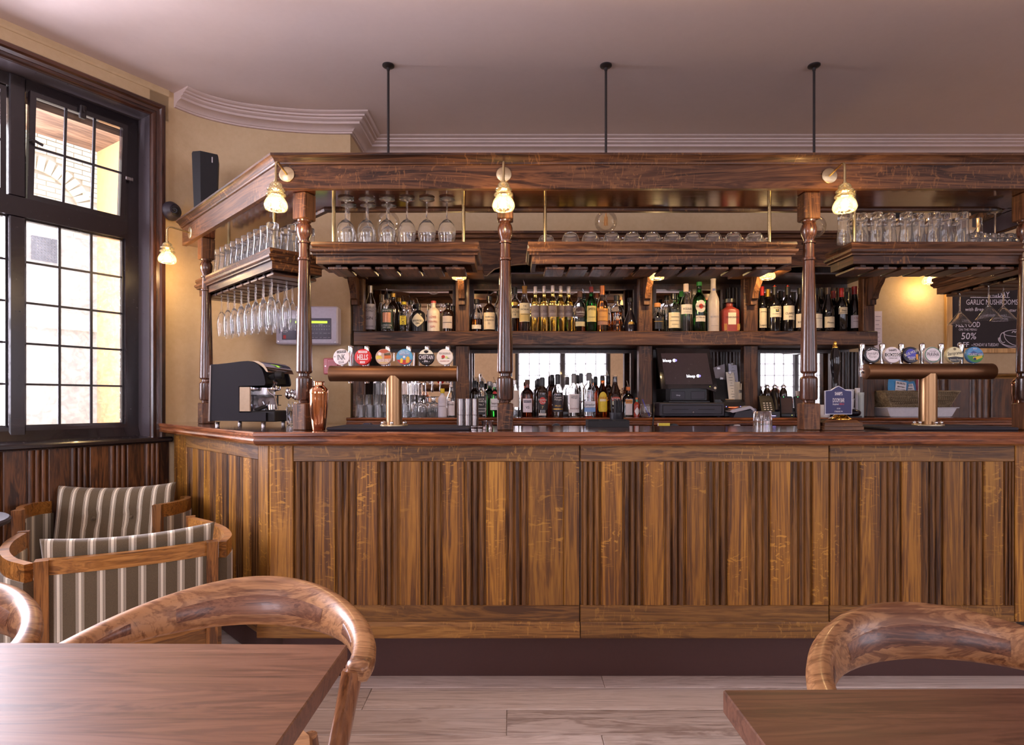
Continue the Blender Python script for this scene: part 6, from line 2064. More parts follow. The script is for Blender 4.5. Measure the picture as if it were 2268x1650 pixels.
# card payment reader on its cradle
t = thing('card_reader', 'grey and black card payment reader lying on its cradle', 'card reader', (X(1640, 3.80), 3.80, BZ2))
k = 3.80 / FPX
q2 = lambda px, py: ((px - 1640) * k, Z(py, 3.80) - BZ2)
MB().prism([(q2(1620, 925)[0], 0.0), (q2(1664, 925)[0], 0.0), q2(1660, 908), q2(1626, 912)], -.035, .045).build('cradle', M['charcoal'], t, False)
MB().prism([q2(1611, 911), q2(1617, 907), q2(1655, 899), q2(1660, 901), q2(1667, 908), q2(1663, 910), q2(1657, 905), q2(1618, 914)], -.04, .045).build('reader_body', P(186, 180, 190, .35), t, 20)
MB().prism([q2(1613, 909.6), q2(1640, 903), q2(1640, 901.6), q2(1613, 908)], -.032, .037).build('keypad', M['black'], t, False)
MB().cyl(.016, -.03, .035, 16, (q2(1666, 909)[0], q2(1666, 909)[1]), 'y').build('paper_roll_cover', P(110, 100, 112, .35), t)
# menus and folders stacked upright
for i, (p4, y, mt, who) in enumerate((
        ([(1578, 815), (1605, 806), (1607, 840), (1581, 838)], 4.10, P(170, 164, 176, .7), 'grey card folder leaning at the back beside the till'),
        ([(1583, 837), (1613, 842), (1616, 885), (1582, 882)], 4.07, M['black_soft'], 'black menu folder leaning behind the printer'),
        ([(1613, 805), (1632, 809), (1640, 882), (1618, 880)], 4.06, P(184, 186, 206, .7), 'pale blue grey menu standing behind the printed menu'),
        ([(1608, 824), (1625, 825), (1638, 882), (1616, 879)], 4.045, M['paper'], 'printed paper menu leaning between printer and pilaster'))):
    pts = [PX(a, b_, y) for a, b_ in p4]
    c = (pts[2] + pts[3]) / 2
    zmin = min(p.z for p in pts)
    for j in (2, 3):
        pts[j] = Vector((pts[j].x, pts[j].y - .02, BZ2 if y > 3.99 or True else pts[j].z))
    t = thing('menu_card', who, 'menu', (c.x, y, BZ2), 0, 'menus beside the till')
    fr = [p - Vector((c.x, y, BZ2)) for p in pts]
    bk = [p + Vector((0, .006, 0)) for p in fr]
    MB().add(fr + bk, [(3, 2, 1, 0), (4, 5, 6, 7), (0, 1, 5, 4), (1, 2, 6, 5), (2, 3, 7, 6), (3, 0, 4, 7)]).build('card', mt, t, False)
    MB().box(fr[0].x * .5 + fr[1].x * .5 - .012, fr[0].x * .5 + fr[1].x * .5 + .012, fr[0].y - .004, fr[0].y + .01, fr[0].z - .012, fr[0].z + .006, .002).build('bulldog_clip', M['steel'], t)
    if 'printed' in who:
        b = MB()
        for j in range(14):
            u = (j + 1) / 16
            a = fr[0].lerp(fr[3], u)
            e = fr[1].lerp(fr[2], u)
            m_ = a.lerp(e, .5)
            lw = (.004, .010, .014)[(j * 2) % 3]
            b.add([(m_.x - lw, m_.y - .001, m_.z), (m_.x + lw, m_.y - .001, m_.z), (m_.x + lw, m_.y - .001, m_.z + .0022), (m_.x - lw, m_.y - .001, m_.z + .0022)], [(0, 1, 2, 3)])
        b.build('small_print', ink, t, False)
for i in range(5):
    x0_ = X(1638 + i * 2.3, 3.96)
    t = thing('paper_sheet', 'pale sheet standing on edge against the pilaster, %s from the printed menu' % ORD[i], 'paper', (x0_, 3.96, BZ2), R(4 - i), 'sheets standing on edge')
    MB().box(-.0008, .0008, 0, .15, 0, .235 - .012 * ((i * 3) % 5)).build('sheet', M['paper'], t, False)
    MB().box(-.0016, .0016, 0, .008, .16, .18).build('clip', M['steel'], t, False)
# desk phone
t = thing('desk_phone', 'black desk telephone with keypad beside the pilaster', 'telephone', (X(1704, 3.84), 3.84, BZ2), R(-14))
MB().prism([(-.05, 0), (.09, 0), (.09, .125), (.06, .14), (-.05, .035)], -.055, .055, 'x').build('base', M['black'], t, 20)


def slope(x_, f, lift=.001):
    return (x_, -.05 + .11 * f - lift, .035 + .105 * f + lift)


b = MB()
for r_ in range(4):
    for c_ in range(3):
        x_ = -.038 + c_ * .019
        f = .08 + r_ * .13
        p0, p1 = slope(x_, f, .003), slope(x_ + .011, f + .06, .003)
        b.add([slope(x_, f, .003), slope(x_ + .011, f, .003), slope(x_ + .011, f + .07, .003), slope(x_, f + .07, .003)], [(0, 1, 2, 3)])
b.build('keypad', P(196, 190, 190), t, False)
MB().add([slope(-.042, .66), slope(.012, .66), slope(.012, .86), slope(-.042, .86)], [(0, 1, 2, 3)]).build('display', P(70, 66, 60, .2), t, False)
MB().tube([slope(.036, -.02, .012), slope(.036, .2, .022), slope(.036, .8, .022), slope(.036, 1.05, .012)], [.016, .012, .012, .017], 10).build('handset', M['black'], t)
MB().box(-.02, .03, -.052, -.048, .008, .011).build('light_strip', emit('phone_light', (.35, .3, 1, 1), 1.5), t, False)
# three brown stoppered flagons and charger
for i, px in enumerate((1699, 1716, 1735)):
    t = thing('brown_flagon', 'dark brown round shouldered flagon behind the telephone, %s from the pilaster' % ORD[i], 'flagon', (X(px, 4.02), 4.02, BZ2), 0, 'brown flagons')
    H = Z(856, 4.02) - BZ2
    MB().lathe([(0, 0), (.022, 0), (.0245, .004), (.0255, H * .72), (.023, H * .84), (.015, H * .92), (.012, H * .94), (.013, H), (0, H)], 22).build('glass_body', brownb, t)
    MB().lathe([(.014, H * .95), (.015, H), (.010, H + .012), (0, H + .014)], 16).tube([(-.017, 0, H * .93), (-.016, 0, H + .012), (0, 0, H + .018), (.016, 0, H + .012), (.017, 0, H * .93)], .0015, 6).build('swing_stopper', M['chrome'], t)
for i, (px, ww, tpx, who) in enumerate(((1743, 14, 876, 'upright brown handheld order pad in its charging dock'), (1774, 12, 876, 'upright dark handheld order pad in its dock, partly behind the post'))):
    y = 3.86
    t = thing('order_pad', who, 'handheld', (X(px, y), y, BZ2), R(-4), 'handheld order pads')
    h = Z(tpx, y) - BZ2
    w = ww * y / FPX
    MB().box(-w - .004, w + .004, -.018, .05, 0, .024, .004).build('dock', M['black'], t)
    o = MB().box(-w, w, 0, .016, 0, h - .012, .004).build('case', M['black'], t)
    o.location = (0, -.004, .010)
    o.rotation_euler = (R(-9), 0, 0)
    MB().box(-w * .82, w * .82, -.0012, .0, .016, h - .026).build('cover', P(70, 46, 36, .6), o, False)
    MB().sphere(.0022, (-w * .4, -.001, h - .018), 8, 5).build('indicator', emit('green_led', (.1, .9, .2, 1), 1.5), o)
    MB().sphere(.0020, (w * .6, -.019, .012), 8, 5).build('charge_light', emit('yellow_led', (.7, .7, .1, 1), 1.2), t)
t = thing('orange_pen', 'orange pen standing between the two order pads', 'pen', (X(1755, 3.88), 3.88, BZ2), 0)
MB().tube([(0, 0, 0), (.004, .01, .12)], .004, 8).build('barrel', P(214, 84, 40), t)
t = thing('red_cable', 'thin orange cable trailing over the back counter edge', 'cable', (X(1672, 3.79), 3.79, BZ2))
MB().tube(smooth_path([(0, 0, .008), (.02, -.015, .006), (.05, -.062, .005), (.07, -.078, -.02), (.075, -.080, -.10)], 6), .003, 6).build('flex', P(196, 70, 44), t)
t = thing('black_cable', 'black cable hanging over the back counter beside the till', 'cable', (X(1450, 3.80), 3.80, BZ2))
MB().tube(smooth_path([(.02, .06, .06), (.0, .02, .09), (-.02, -.065, .04), (-.03, -.085, -.02), (-.034, -.086, -.075)], 6), .0045, 6).build('flex', M['black'], t)
# note pad and small things on the under-shelf behind the bar (their tops show over the bar edge)
t = thing('till_shelf', 'black equipment shelf below the back counter', 'shelf', (.9, 3.42, 1.035), 0)
MB().box(-1.45, 2.2, -.16, .36, -.03, 0, .003).build('shelf_board', M['black'], t)
for sx in (-1.38, .2, 1.1, 2.1):
    MB().box(sx, sx + .04, -.12, .32, -1.035, -.03).build('shelf_leg', M['black'], t, False)
UZ = 1.0355
t = thing('sticky_notes', 'white and yellow pad of sticky notes propped behind the bar', 'note pad', (X(1471, 3.36), 3.36, UZ), R(8))
MB().box(-.034, .034, 0, .012, 0, Z(944, 3.36) - UZ + .018).build('pad', M['white'], t, False)
MB().box(-.034, .034, -.0012, .0, Z(944, 3.36) - UZ, Z(944, 3.36) - UZ + .018).build('yellow_strip', P(222, 202, 70), t, False)
for i, px in enumerate((1492, 1343, 1367, 1232)):
    t = thing('adhesive_roll', 'dark roll lying on the shelf behind the bar, %s' % ('beside the sticky notes', 'below the caddy', 'beside the straws', 'below the rum bottles')[i], 'roll', (X(px, 3.40), 3.40, UZ + .032), 0, 'rolls behind the bar')
    MB().lathe([(.016, -.02), (.032, -.02), (.032, .02), (.016, .02), (.016, -.02)], 22, (0, 0, 0), 'y', False).build('roll_body', M['black'], t)
    MB().lathe([(.013, -.021), (.0165, -.021), (.0165, .021), (.013, .021), (.013, -.021)], 18, (0, 0, 0), 'y', False).build('core', M['cream'], t)
t = thing('card_reader', 'pale card reader lying on the shelf below the printer', 'card reader', (X(1618, 3.40), 3.40, UZ), R(-10))
MB().prism([(-.065, 0), (.05, .0), (.06, .03), (.045, .058), (.02, .056), (-.065, .014)], -.035, .035).build('reader_body', P(190, 184, 192, .35), t, 20)
MB().prism([(-.058, .0185), (.014, .0555), (.014, .059), (-.058, .022)], -.028, .028).build('keypad', M['black'], t, False)
# grey cups behind the font column
for i, px in enumerate((814, 852)):
    y = 3.45
    t = thing('upturned_cup', 'dark grey glazed cup upturned behind the bar, %s of the pair' % ('outer one', 'one by the font column')[i], 'cup', (X(px, y), y, UZ + .0), 0, 'grey cups')
    MB().lathe([(.042, 0), (.046, .001), (.045, .03), (.036, .055), (.024, .062), (.022, .066), (0, .066)], 26).build('cup_body', P(76, 70, 86, .2), t)
    MB().tube(smooth_path([(-.042, 0, .045), (-.062, -.01, .04), (-.062, -.012, .018), (-.044, 0, .014)], 5), .0045, 8).build('handle', P(76, 70, 86, .2), t)

# ================================================================== RIGHT OF THE BACK BAR
ky = 3.95
# seagrass basket of crisp packets on a white tray
t = thing('plastic_tray', 'white plastic tray under the seagrass basket', 'tray', (X(2020, ky), ky, BZ2))
k = ky / FPX
w = 78 * k
h = Z(902, ky) - BZ2
rg = []
for s1, z_ in ((.82, 0), (.86, .004), (.95, h * .8), (.96, h - .006), (1.02, h - .004), (1.02, h)):
    rg.append([(x_, y_, z_) for x_, y_ in ((-w * s1, -.10 * s1), (w * s1, -.10 * s1), (w * s1, .10 * s1), (-w * s1, .10 * s1))])
for s1, z_ in ((.98, h), (.94, h - .008), (.84, .008)):
    rg.append([(x_, y_, z_) for x_, y_ in ((-w * s1, -.10 * s1), (w * s1, -.10 * s1), (w * s1, .10 * s1), (-w * s1, .10 * s1))])
MB().loft(rg).build('tray_body', M['white'], t, 25)
t = thing('seagrass_basket', 'woven seagrass basket holding blue crisp packets', 'basket', (X(2020, ky), ky, BZ2 + h + .002))
hb = Z(868, ky) - BZ2 - h
nr = 9
for side in range(4):
    b = MB()
    for r_ in range(nr):
        f0 = r_ / nr
        zc_ = f0 * hb + hb / nr / 2
        s1 = .80 + .22 * f0
        ww, dd = 78 * k * s1, .10 * s1
        c4 = [(-ww, -dd), (ww, -dd), (ww, dd), (-ww, dd)]
        A, B = Vector(c4[side]), Vector(c4[(side + 1) % 4])
        N = int((B - A).length / .0135)
        d_ = (B - A).normalized()
        nrm = Vector((d_.y, -d_.x))
        pts = []
        for i in range(N * 2 + 1):
            p = A.lerp(B, i / (N * 2))
            o_ = .0035 * math.sin(PI * i + PI * r_ + PI / 2) + .001
            p = p + nrm * o_
            pts.append((p.x, p.y, zc_ + random.uniform(-.001, .001)))
        b.tube(pts, hb / nr * .62, 5)
    o = b.build('weave', M['wicker'], t, 60)
    o['kind'] = 'stuff'
for (sx, sy_) in ((-1, -1), (1, -1), (1, 1), (-1, 1)):
    MB().tube([(sx * 78 * k * .80, sy_ * .08, 0), (sx * 78 * k * 1.02, sy_ * .102, hb)], .006, 6).build('corner_strand', M['wicker'], t)
rim = [(-78 * k * 1.03, -.104, hb), (78 * k * 1.03, -.104, hb), (78 * k * 1.03, .104, hb), (-78 * k * 1.03, .104, hb), (-78 * k * 1.03, -.104, hb)]
MB().tube(rim, .006, 7).build('rim', M['wicker'], t)
MB().box(-78 * k * .78, 78 * k * .78, -.078, .078, .0, .006).build('base_mat', M['wicker'], t, False)
# crisp packets
for i, (px, rot, m_, who) in enumerate(((1986, 10, P(70, 140, 196, .3), 'blue crisp packet leaning in the basket with white text panel'), (2014, -8, P(66, 134, 190, .3), 'second blue crisp packet, lower in the basket'), (2050, 6, P(150, 70, 90, .3), 'pink crisp packet at the back of the basket'))):
    y = ky - .035 + i * .05
    t = thing('crisp_packet', who, 'crisp packet', (X(px, y), y, BZ2 + h + .026), 0, 'crisp packets in the basket')
    pw_, ph = .068, .165 - .02 * (i == 1) + .0 * i
    n, m2 = 8, 10
    fr, bk = [], []
    for a in range(n + 1):
        for c_ in range(m2 + 1):
            u, v_ = a / n * 2 - 1, c_ / m2 * 2 - 1
            th = .026 * (1 - u * u) ** .6 * (1 - v_ ** 4) ** .8
            wob = .003 * math.sin(7 * u + 5 * v_ + i)
            fr.append((u * pw_, -th + wob, (v_ + 1) * ph / 2))
            bk.append((u * pw_, th * .8 + .002 + wob, (v_ + 1) * ph / 2))
    q_ = m2 + 1
    b = MB().add(fr, [(a * q_ + c_, (a + 1) * q_ + c_, (a + 1) * q_ + c_ + 1, a * q_ + c_ + 1) for a in range(n) for c_ in range(m2)])
    b.add(bk, [(a * q_ + c_ + 1, (a + 1) * q_ + c_ + 1, (a + 1) * q_ + c_, a * q_ + c_) for a in range(n) for c_ in range(m2)])
    pk = b.build('packet', m_, t)
    t.rotation_euler = (R(-8), R(rot), 0)
    if i < 2:
        MB().add([(-.036, -.029, ph * .40), (.036, -.029, ph * .40), (.036, -.027, ph * .88), (-.036, -.027, ph * .88)], [(0, 1, 2, 3)]).build('text_panel', P(224, 218, 222), pk, False)
        b = MB()
        for s, f, hh in (('BURTS', .80, .014), ('BRITISH', .66, .010), ('HAND COOKED', .56, .007), ('POTATO CHIPS', .48, .007)):
            b.text(s, 0, ph * f, hh, .062, .01, 0, lambda u, z_: (u, -.0300, z_))
        b.build('lettering', ink, pk, False)
        b = MB().text('SEA SALT &', 0, ph * .32, .008, .06, .01, 0, lambda u, z_: (u, -.0285, z_)).text('MALT VINEGAR', 0, ph * .24, .008, .066, .01, 0, lambda u, z_: (u, -.0285, z_))
        b.build('lettering', W_, pk, False)
# white tubs and tubes behind the pump clip
for i, (px, y, wpx, tp, mt, who) in enumerate(((1877, 3.90, 13, 862, M['white'], 'stack of white tubs behind the navy pump clip'), (1899, 3.92, 5, 858, M['white'], 'slim white marker tube beside the white tubs'), (1907, 3.90, 6, 868, P(206, 214, 210), 'short pale tube against the pilaster'))):
    t = thing('white_tub', who, 'tub', (X(px, y), y, BZ2), 0)
    r_ = wpx * y / FPX
    H = Z(tp, y) - BZ2
    nseg = 3 if i == 0 else 1
    for j in range(nseg):
        a = H / nseg * j
        MB().lathe([(0, a), (r_ * .9, a), (r_ * .94, a + .002), (r_, a + H / nseg * .86), (r_ * 1.04, a + H / nseg * .88), (r_ * 1.04, a + H / nseg * .98), (0, a + H / nseg * .98)], 22).build('tub', mt, t)
t = thing('tape_dispenser', 'glossy black rounded dispenser behind the hand pump block', 'dispenser', (X(1896, 3.75), 3.80, BZ2))
MB().sphere(.055, (0, 0, .028), 20, 10, .5).build('dispenser_body', P(26, 22, 30, .12), t)
MB().box(-.05, .05, -.03, .03, 0, .008).build('base', M['black'], t)
t = thing('mug', 'white mug with curved handle beside the third post on the back counter', 'mug', (X(1827, 3.88), 3.88, BZ2))
MB().lathe([(0, 0), (.028, 0), (.030, .003), (.034, .08), (.032, .08), (.028, .006), (0, .006)], 22).build('mug_body', M['white'], t)
MB().tube(smooth_path([(-.032, 0, .07), (-.056, 0, .065), (-.056, 0, .03), (-.03, 0, .02)], 5), .005, 8).build('handle', M['white'], t)
# paper notice on the wall edge beside the back bar
t = thing('paper_notice', 'lilac white paper notice on the wall beside the bottle shelf end', 'notice', (X(1944, 4.268), 4.2675, Z(735, 4.268)))
MB().box(-.028, .030, -.002, 0, -.14, .15).build('sheet', P(222, 206, 214), t, False)
b = MB()
for j in range(7):
    z_ = .11 - j * .03
    b.add([(-.018, -.0026, z_), (.020 - .006 * (j % 3), -.0026, z_), (.020 - .006 * (j % 3), -.0026, z_ + .004), (-.018, -.0026, z_ + .004)], [(0, 1, 2, 3)])
b.build('small_print', P(150, 130, 146), t, False)

# ------------------------------------------------------------------ chalkboard
gy = BWY - .012
cbx0, cbx1 = X(2093, gy), X(2420, gy)
cbz0, cbz1 = Z(782, gy), Z(560, gy)
t = thing('chalkboard', 'pine framed chalkboard menu on the plaster wall', 'chalkboard', (cbx0, gy, cbz0))
w, h = cbx1 - cbx0, cbz1 - cbz0
fw_ = .045
MB().box(.01, w - .01, -.004, .010, .01, h - .01).build('slate', M['board'], t, False)
for nm, a in (('frame_side', (0, fw_, 0, h)), ('frame_side', (w - fw_, w, 0, h)), ('frame_rail', (fw_, w - fw_, 0, fw_ * .75)), ('frame_rail', (fw_, w - fw_, h - fw_, h))):
    MB().box(a[0], a[1], -.016, .010, a[2], a[3], .003).build(nm, M['pine'], t)
k = gy / FPX
cq = lambda px, py: ((px - 2093) * k, Z(py, gy) - cbz0)
b = MB()
for s, px, py, hp, mw, sh in (('SOUP', 2162, 655, 9, 26, .1), ('OF THE', 2197, 656, 4.6, 22, 0), ('DAY', 2222, 652, 12, 26, .1), ('GARLIC MUSHROOMS', 2196, 669, 12, 114, .05), ('with Bread', 2160, 685, 8, 46, .2), ('and Butter', 2230, 687, 7, 40, .1), ('toasted', 2226, 696, 6, 30, .2), ('ALL FOOD', 2142.5, 718.5, 12, 54, .08), ('ON THE MENU', 2142.5, 730, 5, 40, 0), ('50%', 2144.5, 744, 15, 33, .1), ('OFF', 2132, 763, 11, 32, .05), ('-', 2152, 763, 8, 5, 0), ('MONDAY & TUESDAY', 2183, 763.5, 7, 56, .1)):
    x_, z_ = cq(px, py)
    MB().text(s, x_, z_, hp * k, mw * k, .004, sh, lambda u, w_: (u, -.0048, w_)).build('chalk_lettering', M['chalk'], t, False)
# underlines and the drawn cup: chalk lines
b = MB()
cl_ = lambda pts, r_=.0022: b.tube([(cq(*p)[0], -.0046, cq(*p)[1]) for p in pts], r_, 5)
cl_([(2148, 659), (2235, 659)])
cl_([(2185 + i * 4, 707 + (.8 if i % 2 else -.8)) for i in range(13)])
import itertools
ell = lambda cx, cy, a, c_, f0=0, f1=360, n=26: [(cx + a * math.cos(R(f0 + (f1 - f0) * i / n)), cy + c_ * math.sin(R(f0 + (f1 - f0) * i / n))) for i in range(n + 1)]
cl_(ell(2262, 738, 41, 8))
cl_(ell(2262, 741, 39, 26, 0, 180))
cl_(ell(2258, 752, 46, 20, 20, 200))
cl_(ell(2252, 751, 42, 17, 30, 190))
cl_(ell(2221, 748, 7, 11, 60, 300))
for dx in (-6, 0, 6):
    cl_(ell(2250 + dx, 739, 4, 5, 200, 340, 8), .003)
for dx in (0, 5):
    cl_([(2252 + dx, 726), (2255 + dx, 720)], .0022)
b.build('chalk_drawing', M['chalk'], t, False)

# ================================================================== TABLES
def table(label, corner, rz, wx, wy, sgn):
    """Square edged walnut table; corner is its far corner, rz its slight turn."""
    t = thing('cafe_table', label, 'table', (corner[0], corner[1], 0), rz, 'walnut tables')
    x0, x1 = (-wx, 0) if sgn < 0 else (0, wx)
    MB().box(x0, x1, -wy, 0, .712, .75, .002).build('tabletop', M['walnut'], t, False)
    cx, cy = (x0 + x1) / 2, -wy / 2
    MB().lathe([(0, .0), (.21, 0), (.21, .012), (.05, .03), (.035, .05), (.035, .69), (.09, .70), (.09, .712), (0, .712)], 28, (cx, cy, 0)).build('pedestal', M['iron'], t, 30)
    return t


table('large walnut cafe table in front with the striped armchairs behind it', (X(770, 1.158), 1.158), R(-.7), 1.15, .72, -1)
table('walnut cafe table at the front with the rounded chair at its far side', (X(1601, .976), .976), R(.6), 1.2, .72, 1)

# ================================================================== ROUNDED WOODEN CHAIRS
BA, BB2 = .315, .285


def bow_pt(th):
    """Centre line, half width and half height of the bent rail at angle th from the middle of the back."""
    e = abs(th)
    c = math.cos(th)
    x = BA * math.sin(th) * (1 + .06 * (1 - c))
    y = BB2 * c if e < PI / 2 else BB2 * c * .75
    q = min(1, e / R(99))
    s = q * q * (3 - 2 * q)
    z = .712 - .040 * s
    a = .0185 + .008 * s
    b = .060 - .0375 * s
    return Vector((x, y, z)), a, b, (1 - s) * .34 + .05


def bow_chair(label, loc, rz):
    t = thing('bow_chair', label, 'chair', (loc[0], loc[1], 0), rz, 'rounded wooden chairs')
    N = 44

    def ring(th, n=16, ka=1.0, kb=1.0, off=0.0, dz=0.0):
        p, a, b, tilt = bow_pt(th)
        p2 = bow_pt(th + .01)[0]
        d = (p2 - p)
        d.z = 0
        d.normalize()
        nrm = Vector((-d.y, d.x, 0))            # towards the sitter's side is the minus of the outward radius
        out = Vector((p.x, p.y * 1.0, 0)).normalized()
        if nrm.dot(out) < 0:
            nrm = -nrm
        up = Vector((0, 0, 1))
        u = nrm * math.cos(tilt) - up * math.sin(tilt) * 0.6
        w = up * math.cos(tilt) + nrm * math.sin(tilt)
        u.normalize()
        r_ = []
        for i in range(n):
            an = 2 * PI * i / n
            ca_, sa_ = math.cos(an), math.sin(an)
            ex = 3.4
            q_ = (abs(ca_) ** ex + abs(sa_) ** ex) ** (-1 / ex)
            r_.append(p + u * (ca_ * q_ * a * ka + off) + w * (sa_ * q_ * b * kb + dz * b))
        return r_
    L = R(99)
    rings = [ring(-L + 2 * L * i / N) for i in range(N + 1)]
    # rounded ends
    for end, sg in ((0, -1), (-1, 1)):
        r0 = rings[end]
        c = sum(r0, Vector()) / len(r0)
        d = (c - sum(rings[1 if end == 0 else -2], Vector()) / len(r0)).normalized()
        cap = [c + d * .012 + (p - c) * .6 for p in r0]
        if end == 0:
            rings.insert(0, cap)
        else:
            rings.append(cap)
    MB().loft(rings).build('bent_rail', M['acacia'], t, 50)
    # darker jointed block let into the inner face of the back
    L2 = R(37)
    MB().loft([ring(-L2 + 2 * L2 * i / 14, 14, .93, .62, -.0024, -.12) for i in range(15)]).build('backrest_block', M['acacia_dark'], t, 50)
    for sg in (-1, 1):
        a0, a1 = R(56), R(72)
        MB().loft([ring(sg * (a0 + (a1 - a0) * i / 6), 14, .98, .66 - .05 * i, -.0014, .0) for i in range(7)]).build('finger_joint', M['acacia_dark'], t, 50)
    # seat
    outl = []
    for i in range(28):
        an = 2 * PI * i / 28
        ca_, sa_ = math.cos(an), math.sin(an)
        q_ = (abs(ca_) ** 3 + abs(sa_) ** 3) ** (-1 / 3)
        outl.append((.205 * ca_ * q_, .215 * sa_ * q_ - .005))
    MB().loft([[(x * s1, y * s1, z) for x, y in outl] for s1, z in ((.9, .405), (.99, .415), (1, .43), (.97, .44), (.80, .436), (.4, .428))]).build('seat', M['acacia'], t, 40)
    for sx in (-1, 1):
        MB().tube([(sx * .322, -.030, .672), (sx * .312, -.048, .60), (sx * .285, -.095, .42), (sx * .285, -.12, .0)], [.022, .0205, .0205, .0135], 14).build('leg', M['acacia_z'], t)
        MB().tube([(sx * .165, .165, .425), (sx * .17, .175, .36), (sx * .215, .24, .0)], [.019, .020, .0135], 14).build('leg', M['acacia_z'], t)
    MB().tube([(-.282, -.095, .40), (.282, -.095, .40)], .013, 10).build('seat_rail', M['acacia'], t)
    for sx in (-1, 1):
        MB().tube([(sx * .282, -.095, .398), (sx * .17, .17, .395)], .012, 10).build('seat_rail', M['acacia'], t)
    return t


bow_chair('rounded wooden chair with jointed back rail behind the large walnut table', (-.652, 1.245), 0)
bow_chair('rounded wooden chair beyond the second walnut table, before the bar plinth', (.905, 1.045), R(3))
bow_chair('rounded wooden chair cut off by the picture edge beside the striped armchair', (-1.40, 1.215), R(3))

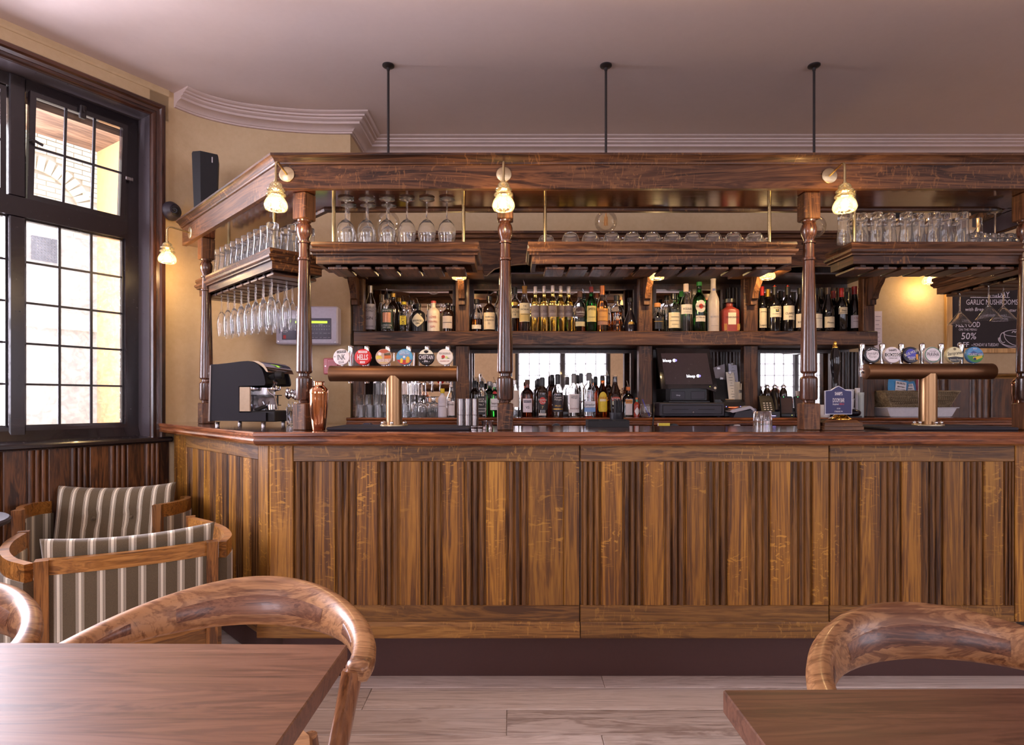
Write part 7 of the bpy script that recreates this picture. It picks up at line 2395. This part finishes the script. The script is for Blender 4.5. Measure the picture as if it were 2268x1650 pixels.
# ================================================================== STRIPED ARMCHAIRS
def armchair(label, loc, rz, cush_top, cush_lean, cush_dz, splay=(0.0, 0.0), wz=0.0):
    t = thing('striped_armchair', label, 'armchair', (loc[0], loc[1], 0), rz, 'teak armchairs in striped wool')
    fu = lambda co: (co.x, co.z)
    ZR = .682
    for sx in (-1, 1):
        b = MB().loft([[(sx * .262 + dx, .232 + lean + dy, z) for dx, dy in ((-.020, -.024), (.020, -.024), (.020, .024), (-.020, .024))] for z, lean in ((0, .02), (.30, .0), (.66, .018), (ZR, .02))])
        b.build('back_post', M['teak_z'], t, 20)
    n = 12

    def bowed(z0, z1, th, yb, bow, x1, name, mat, uvf=None, lean=0.0):
        rings = []
        for i in range(n + 1):
            x = -x1 + 2 * x1 * i / n
            y = yb + bow * (1 - (x / x1) ** 2)
            rings.append([(x, y - th / 2, z0), (x, y + th / 2, z0), (x, y + th / 2 + lean, z1), (x, y - th / 2 + lean, z1)])
        return MB().loft(rings).build(name, mat, t, 30, uvf=uvf)
    bowed(.628, ZR, .030, .244, .028, .243, 'top_rail', M['teak_x'], lean=.006)
    bowed(.325, .39, .028, .232, .022, .243, 'lower_rail', M['teak_x'])
    bowed(.388, .630, .026, .236, .024, .243, 'back_panel', M['fabric'], fu, lean=.008)
    for px_ in (-.14, .14):
        pass
    # wings: bent rail, front post and padded panel
    for sx in (-1, 1):
        plan = smooth_path([(sx * .300, .235, 0), (sx * .350, .15, 0), (sx * .372, .03, 0), (sx * .362, -.10, 0), (sx * .325, -.215, 0)], 6)
        plan = [Vector((p.x + splay[0 if sx < 0 else 1] * (.235 - p.y) / .45, p.y, 0)) for p in plan]
        m_ = len(plan)

        def rail(z0f, z1f, th, name, mat, uvf=None, sub=1.0):
            rings = []
            for i, p in enumerate(plan):
                a = plan[max(i - 1, 0)]
                c = plan[min(i + 1, m_ - 1)]
                d = (c - a).normalized()
                nn = Vector((-d.y, d.x, 0))
                z0, z1 = z0f(i / (m_ - 1)), z1f(i / (m_ - 1))
                rings.append([p + nn * th / 2 + Vector((0, 0, z0)), p - nn * th / 2 + Vector((0, 0, z0)), p - nn * th / 2 + Vector((0, 0, z1)), p + nn * th / 2 + Vector((0, 0, z1))])
            return MB().loft(rings).build(name, mat, t, 30, uvf=uvf)
        rise = lambda u: .030 * u + wz
        rail(lambda u: .626 + rise(u), lambda u: .690 + rise(u), .028, 'wing_rail', M['teak_x'])
        rail(lambda u: .34, lambda u: .628 + rise(u), .034, 'wing_panel', M['fabric'], lambda co: (co.y * .55, co.z))
        pf = plan[-1]
        MB().loft([[(pf.x + dx, pf.y - .012 + l_ + dy, z) for dx, dy in ((-.019, -.017), (.019, -.017), (.019, .017), (-.019, .017))] for z, l_ in ((0, .03), (.40, .0), (.722 + wz, -.012))]).build('front_post', M['teak_z'], t, 20)
    # seat frame, seat cushion, back cushion
    b = MB()
    b.box(-.30, .30, -.225, -.195, .25, .33).box(-.25, .25, .20, .225, .27, .33)
    b.box(-.30, -.27, -.195, .20, .25, .33).box(.27, .30, -.195, .20, .25, .33)
    b.build('seat_frame', M['teak_x'], t, False)

    def cushion(w, h, th, name, sag, fn, buttons=False, back=.42):
        rings = []
        nu, nv = 22, 16
        fr, bk = [], []
        for a in range(nu + 1):
            for c in range(nv + 1):
                u, v = math.sin(PI / 2 * (a / nu * 2 - 1)), math.sin(PI / 2 * (c / nv * 2 - 1))
                e = max(0, (1 - abs(u) ** 9)) ** .42 * max(0, (1 - abs(v) ** 9)) ** .42
                x = u * w * (1 - .03 * (1 - v * v))
                z = (v + 1) / 2 * h
                if v > 0:
                    z -= sag * (1 - u * u) * v * v
                d = th * e * (.78 + .22 * (1 - u * u) * (1 - v * v))
                if buttons:
                    for bx in (-.32, .32):
                        d -= th * .42 * math.exp(-(((u - bx) / .12) ** 2 + ((v - .1) / .16) ** 2))
                    d -= th * .14 * math.exp(-((v - .1) / .07) ** 2) * (1 - u ** 4)
                fr.append(fn(x, -d, z))
                bk.append(fn(x, th * back * e, z))
        q_ = nv + 1
        b = MB().add(fr, [(a * q_ + c, (a + 1) * q_ + c, (a + 1) * q_ + c + 1, a * q_ + c + 1) for a in range(nu) for c in range(nv)])
        b.add(bk, [(a * q_ + c + 1, (a + 1) * q_ + c + 1, (a + 1) * q_ + c, a * q_ + c) for a in range(nu) for c in range(nv)])
        o = b.build(name, M['fabric'], t, 80, uvf=lambda co: (co.x + .031, co.z + co.y))
        return o
    cushion(.268, .43, .075, 'seat_cushion', 0, lambda x, d, z: (x, .20 - z, .385 - d * .9))
    ch = cush_top - .42 + .0
    fnb = lambda x, d, z: (x, .128 + z * cush_lean + d + .012 * math.cos(x * 5), .42 + cush_dz + z)
    bc = cushion(.276, ch - cush_dz, .065, 'back_cushion', .022, fnb, True, .6)
    for bx in (-.32, .32):
        p = fnb(bx * .272, -.046, (ch - cush_dz) * .55)
        MB().sphere(.0095, (p[0], p[1] - .002, p[2]), 12, 7).build('button', M['fabric'], bc, uvf=lambda co: (0, 0))
    return t


armchair('striped wool armchair in the corner, facing the room', (-2.04, 2.915), R(14), .79, .22, 0, (.09, .0), .02)
armchair('striped wool armchair turned away, its striped back towards the tables', (-1.53, 2.375), R(211.8), .745, .20, 0, (.11, .055), -.02)

# small dark round table by the window wall
t = thing('side_table', 'dark round side table between the striped armchairs and the window wall', 'table', (-2.285, 2.2, 0))
MB().lathe([(0, .735), (.29, .735), (.31, .742), (.312, .755), (.305, .762), (0, .762)], 40).build('tabletop', M['charcoal'], t, 30)
MB().lathe([(0, 0), (.19, 0), (.19, .012), (.04, .03), (.03, .05), (.03, .70), (.08, .72), (.08, .735), (0, .735)], 28).build('pedestal', M['iron'], t, 30)
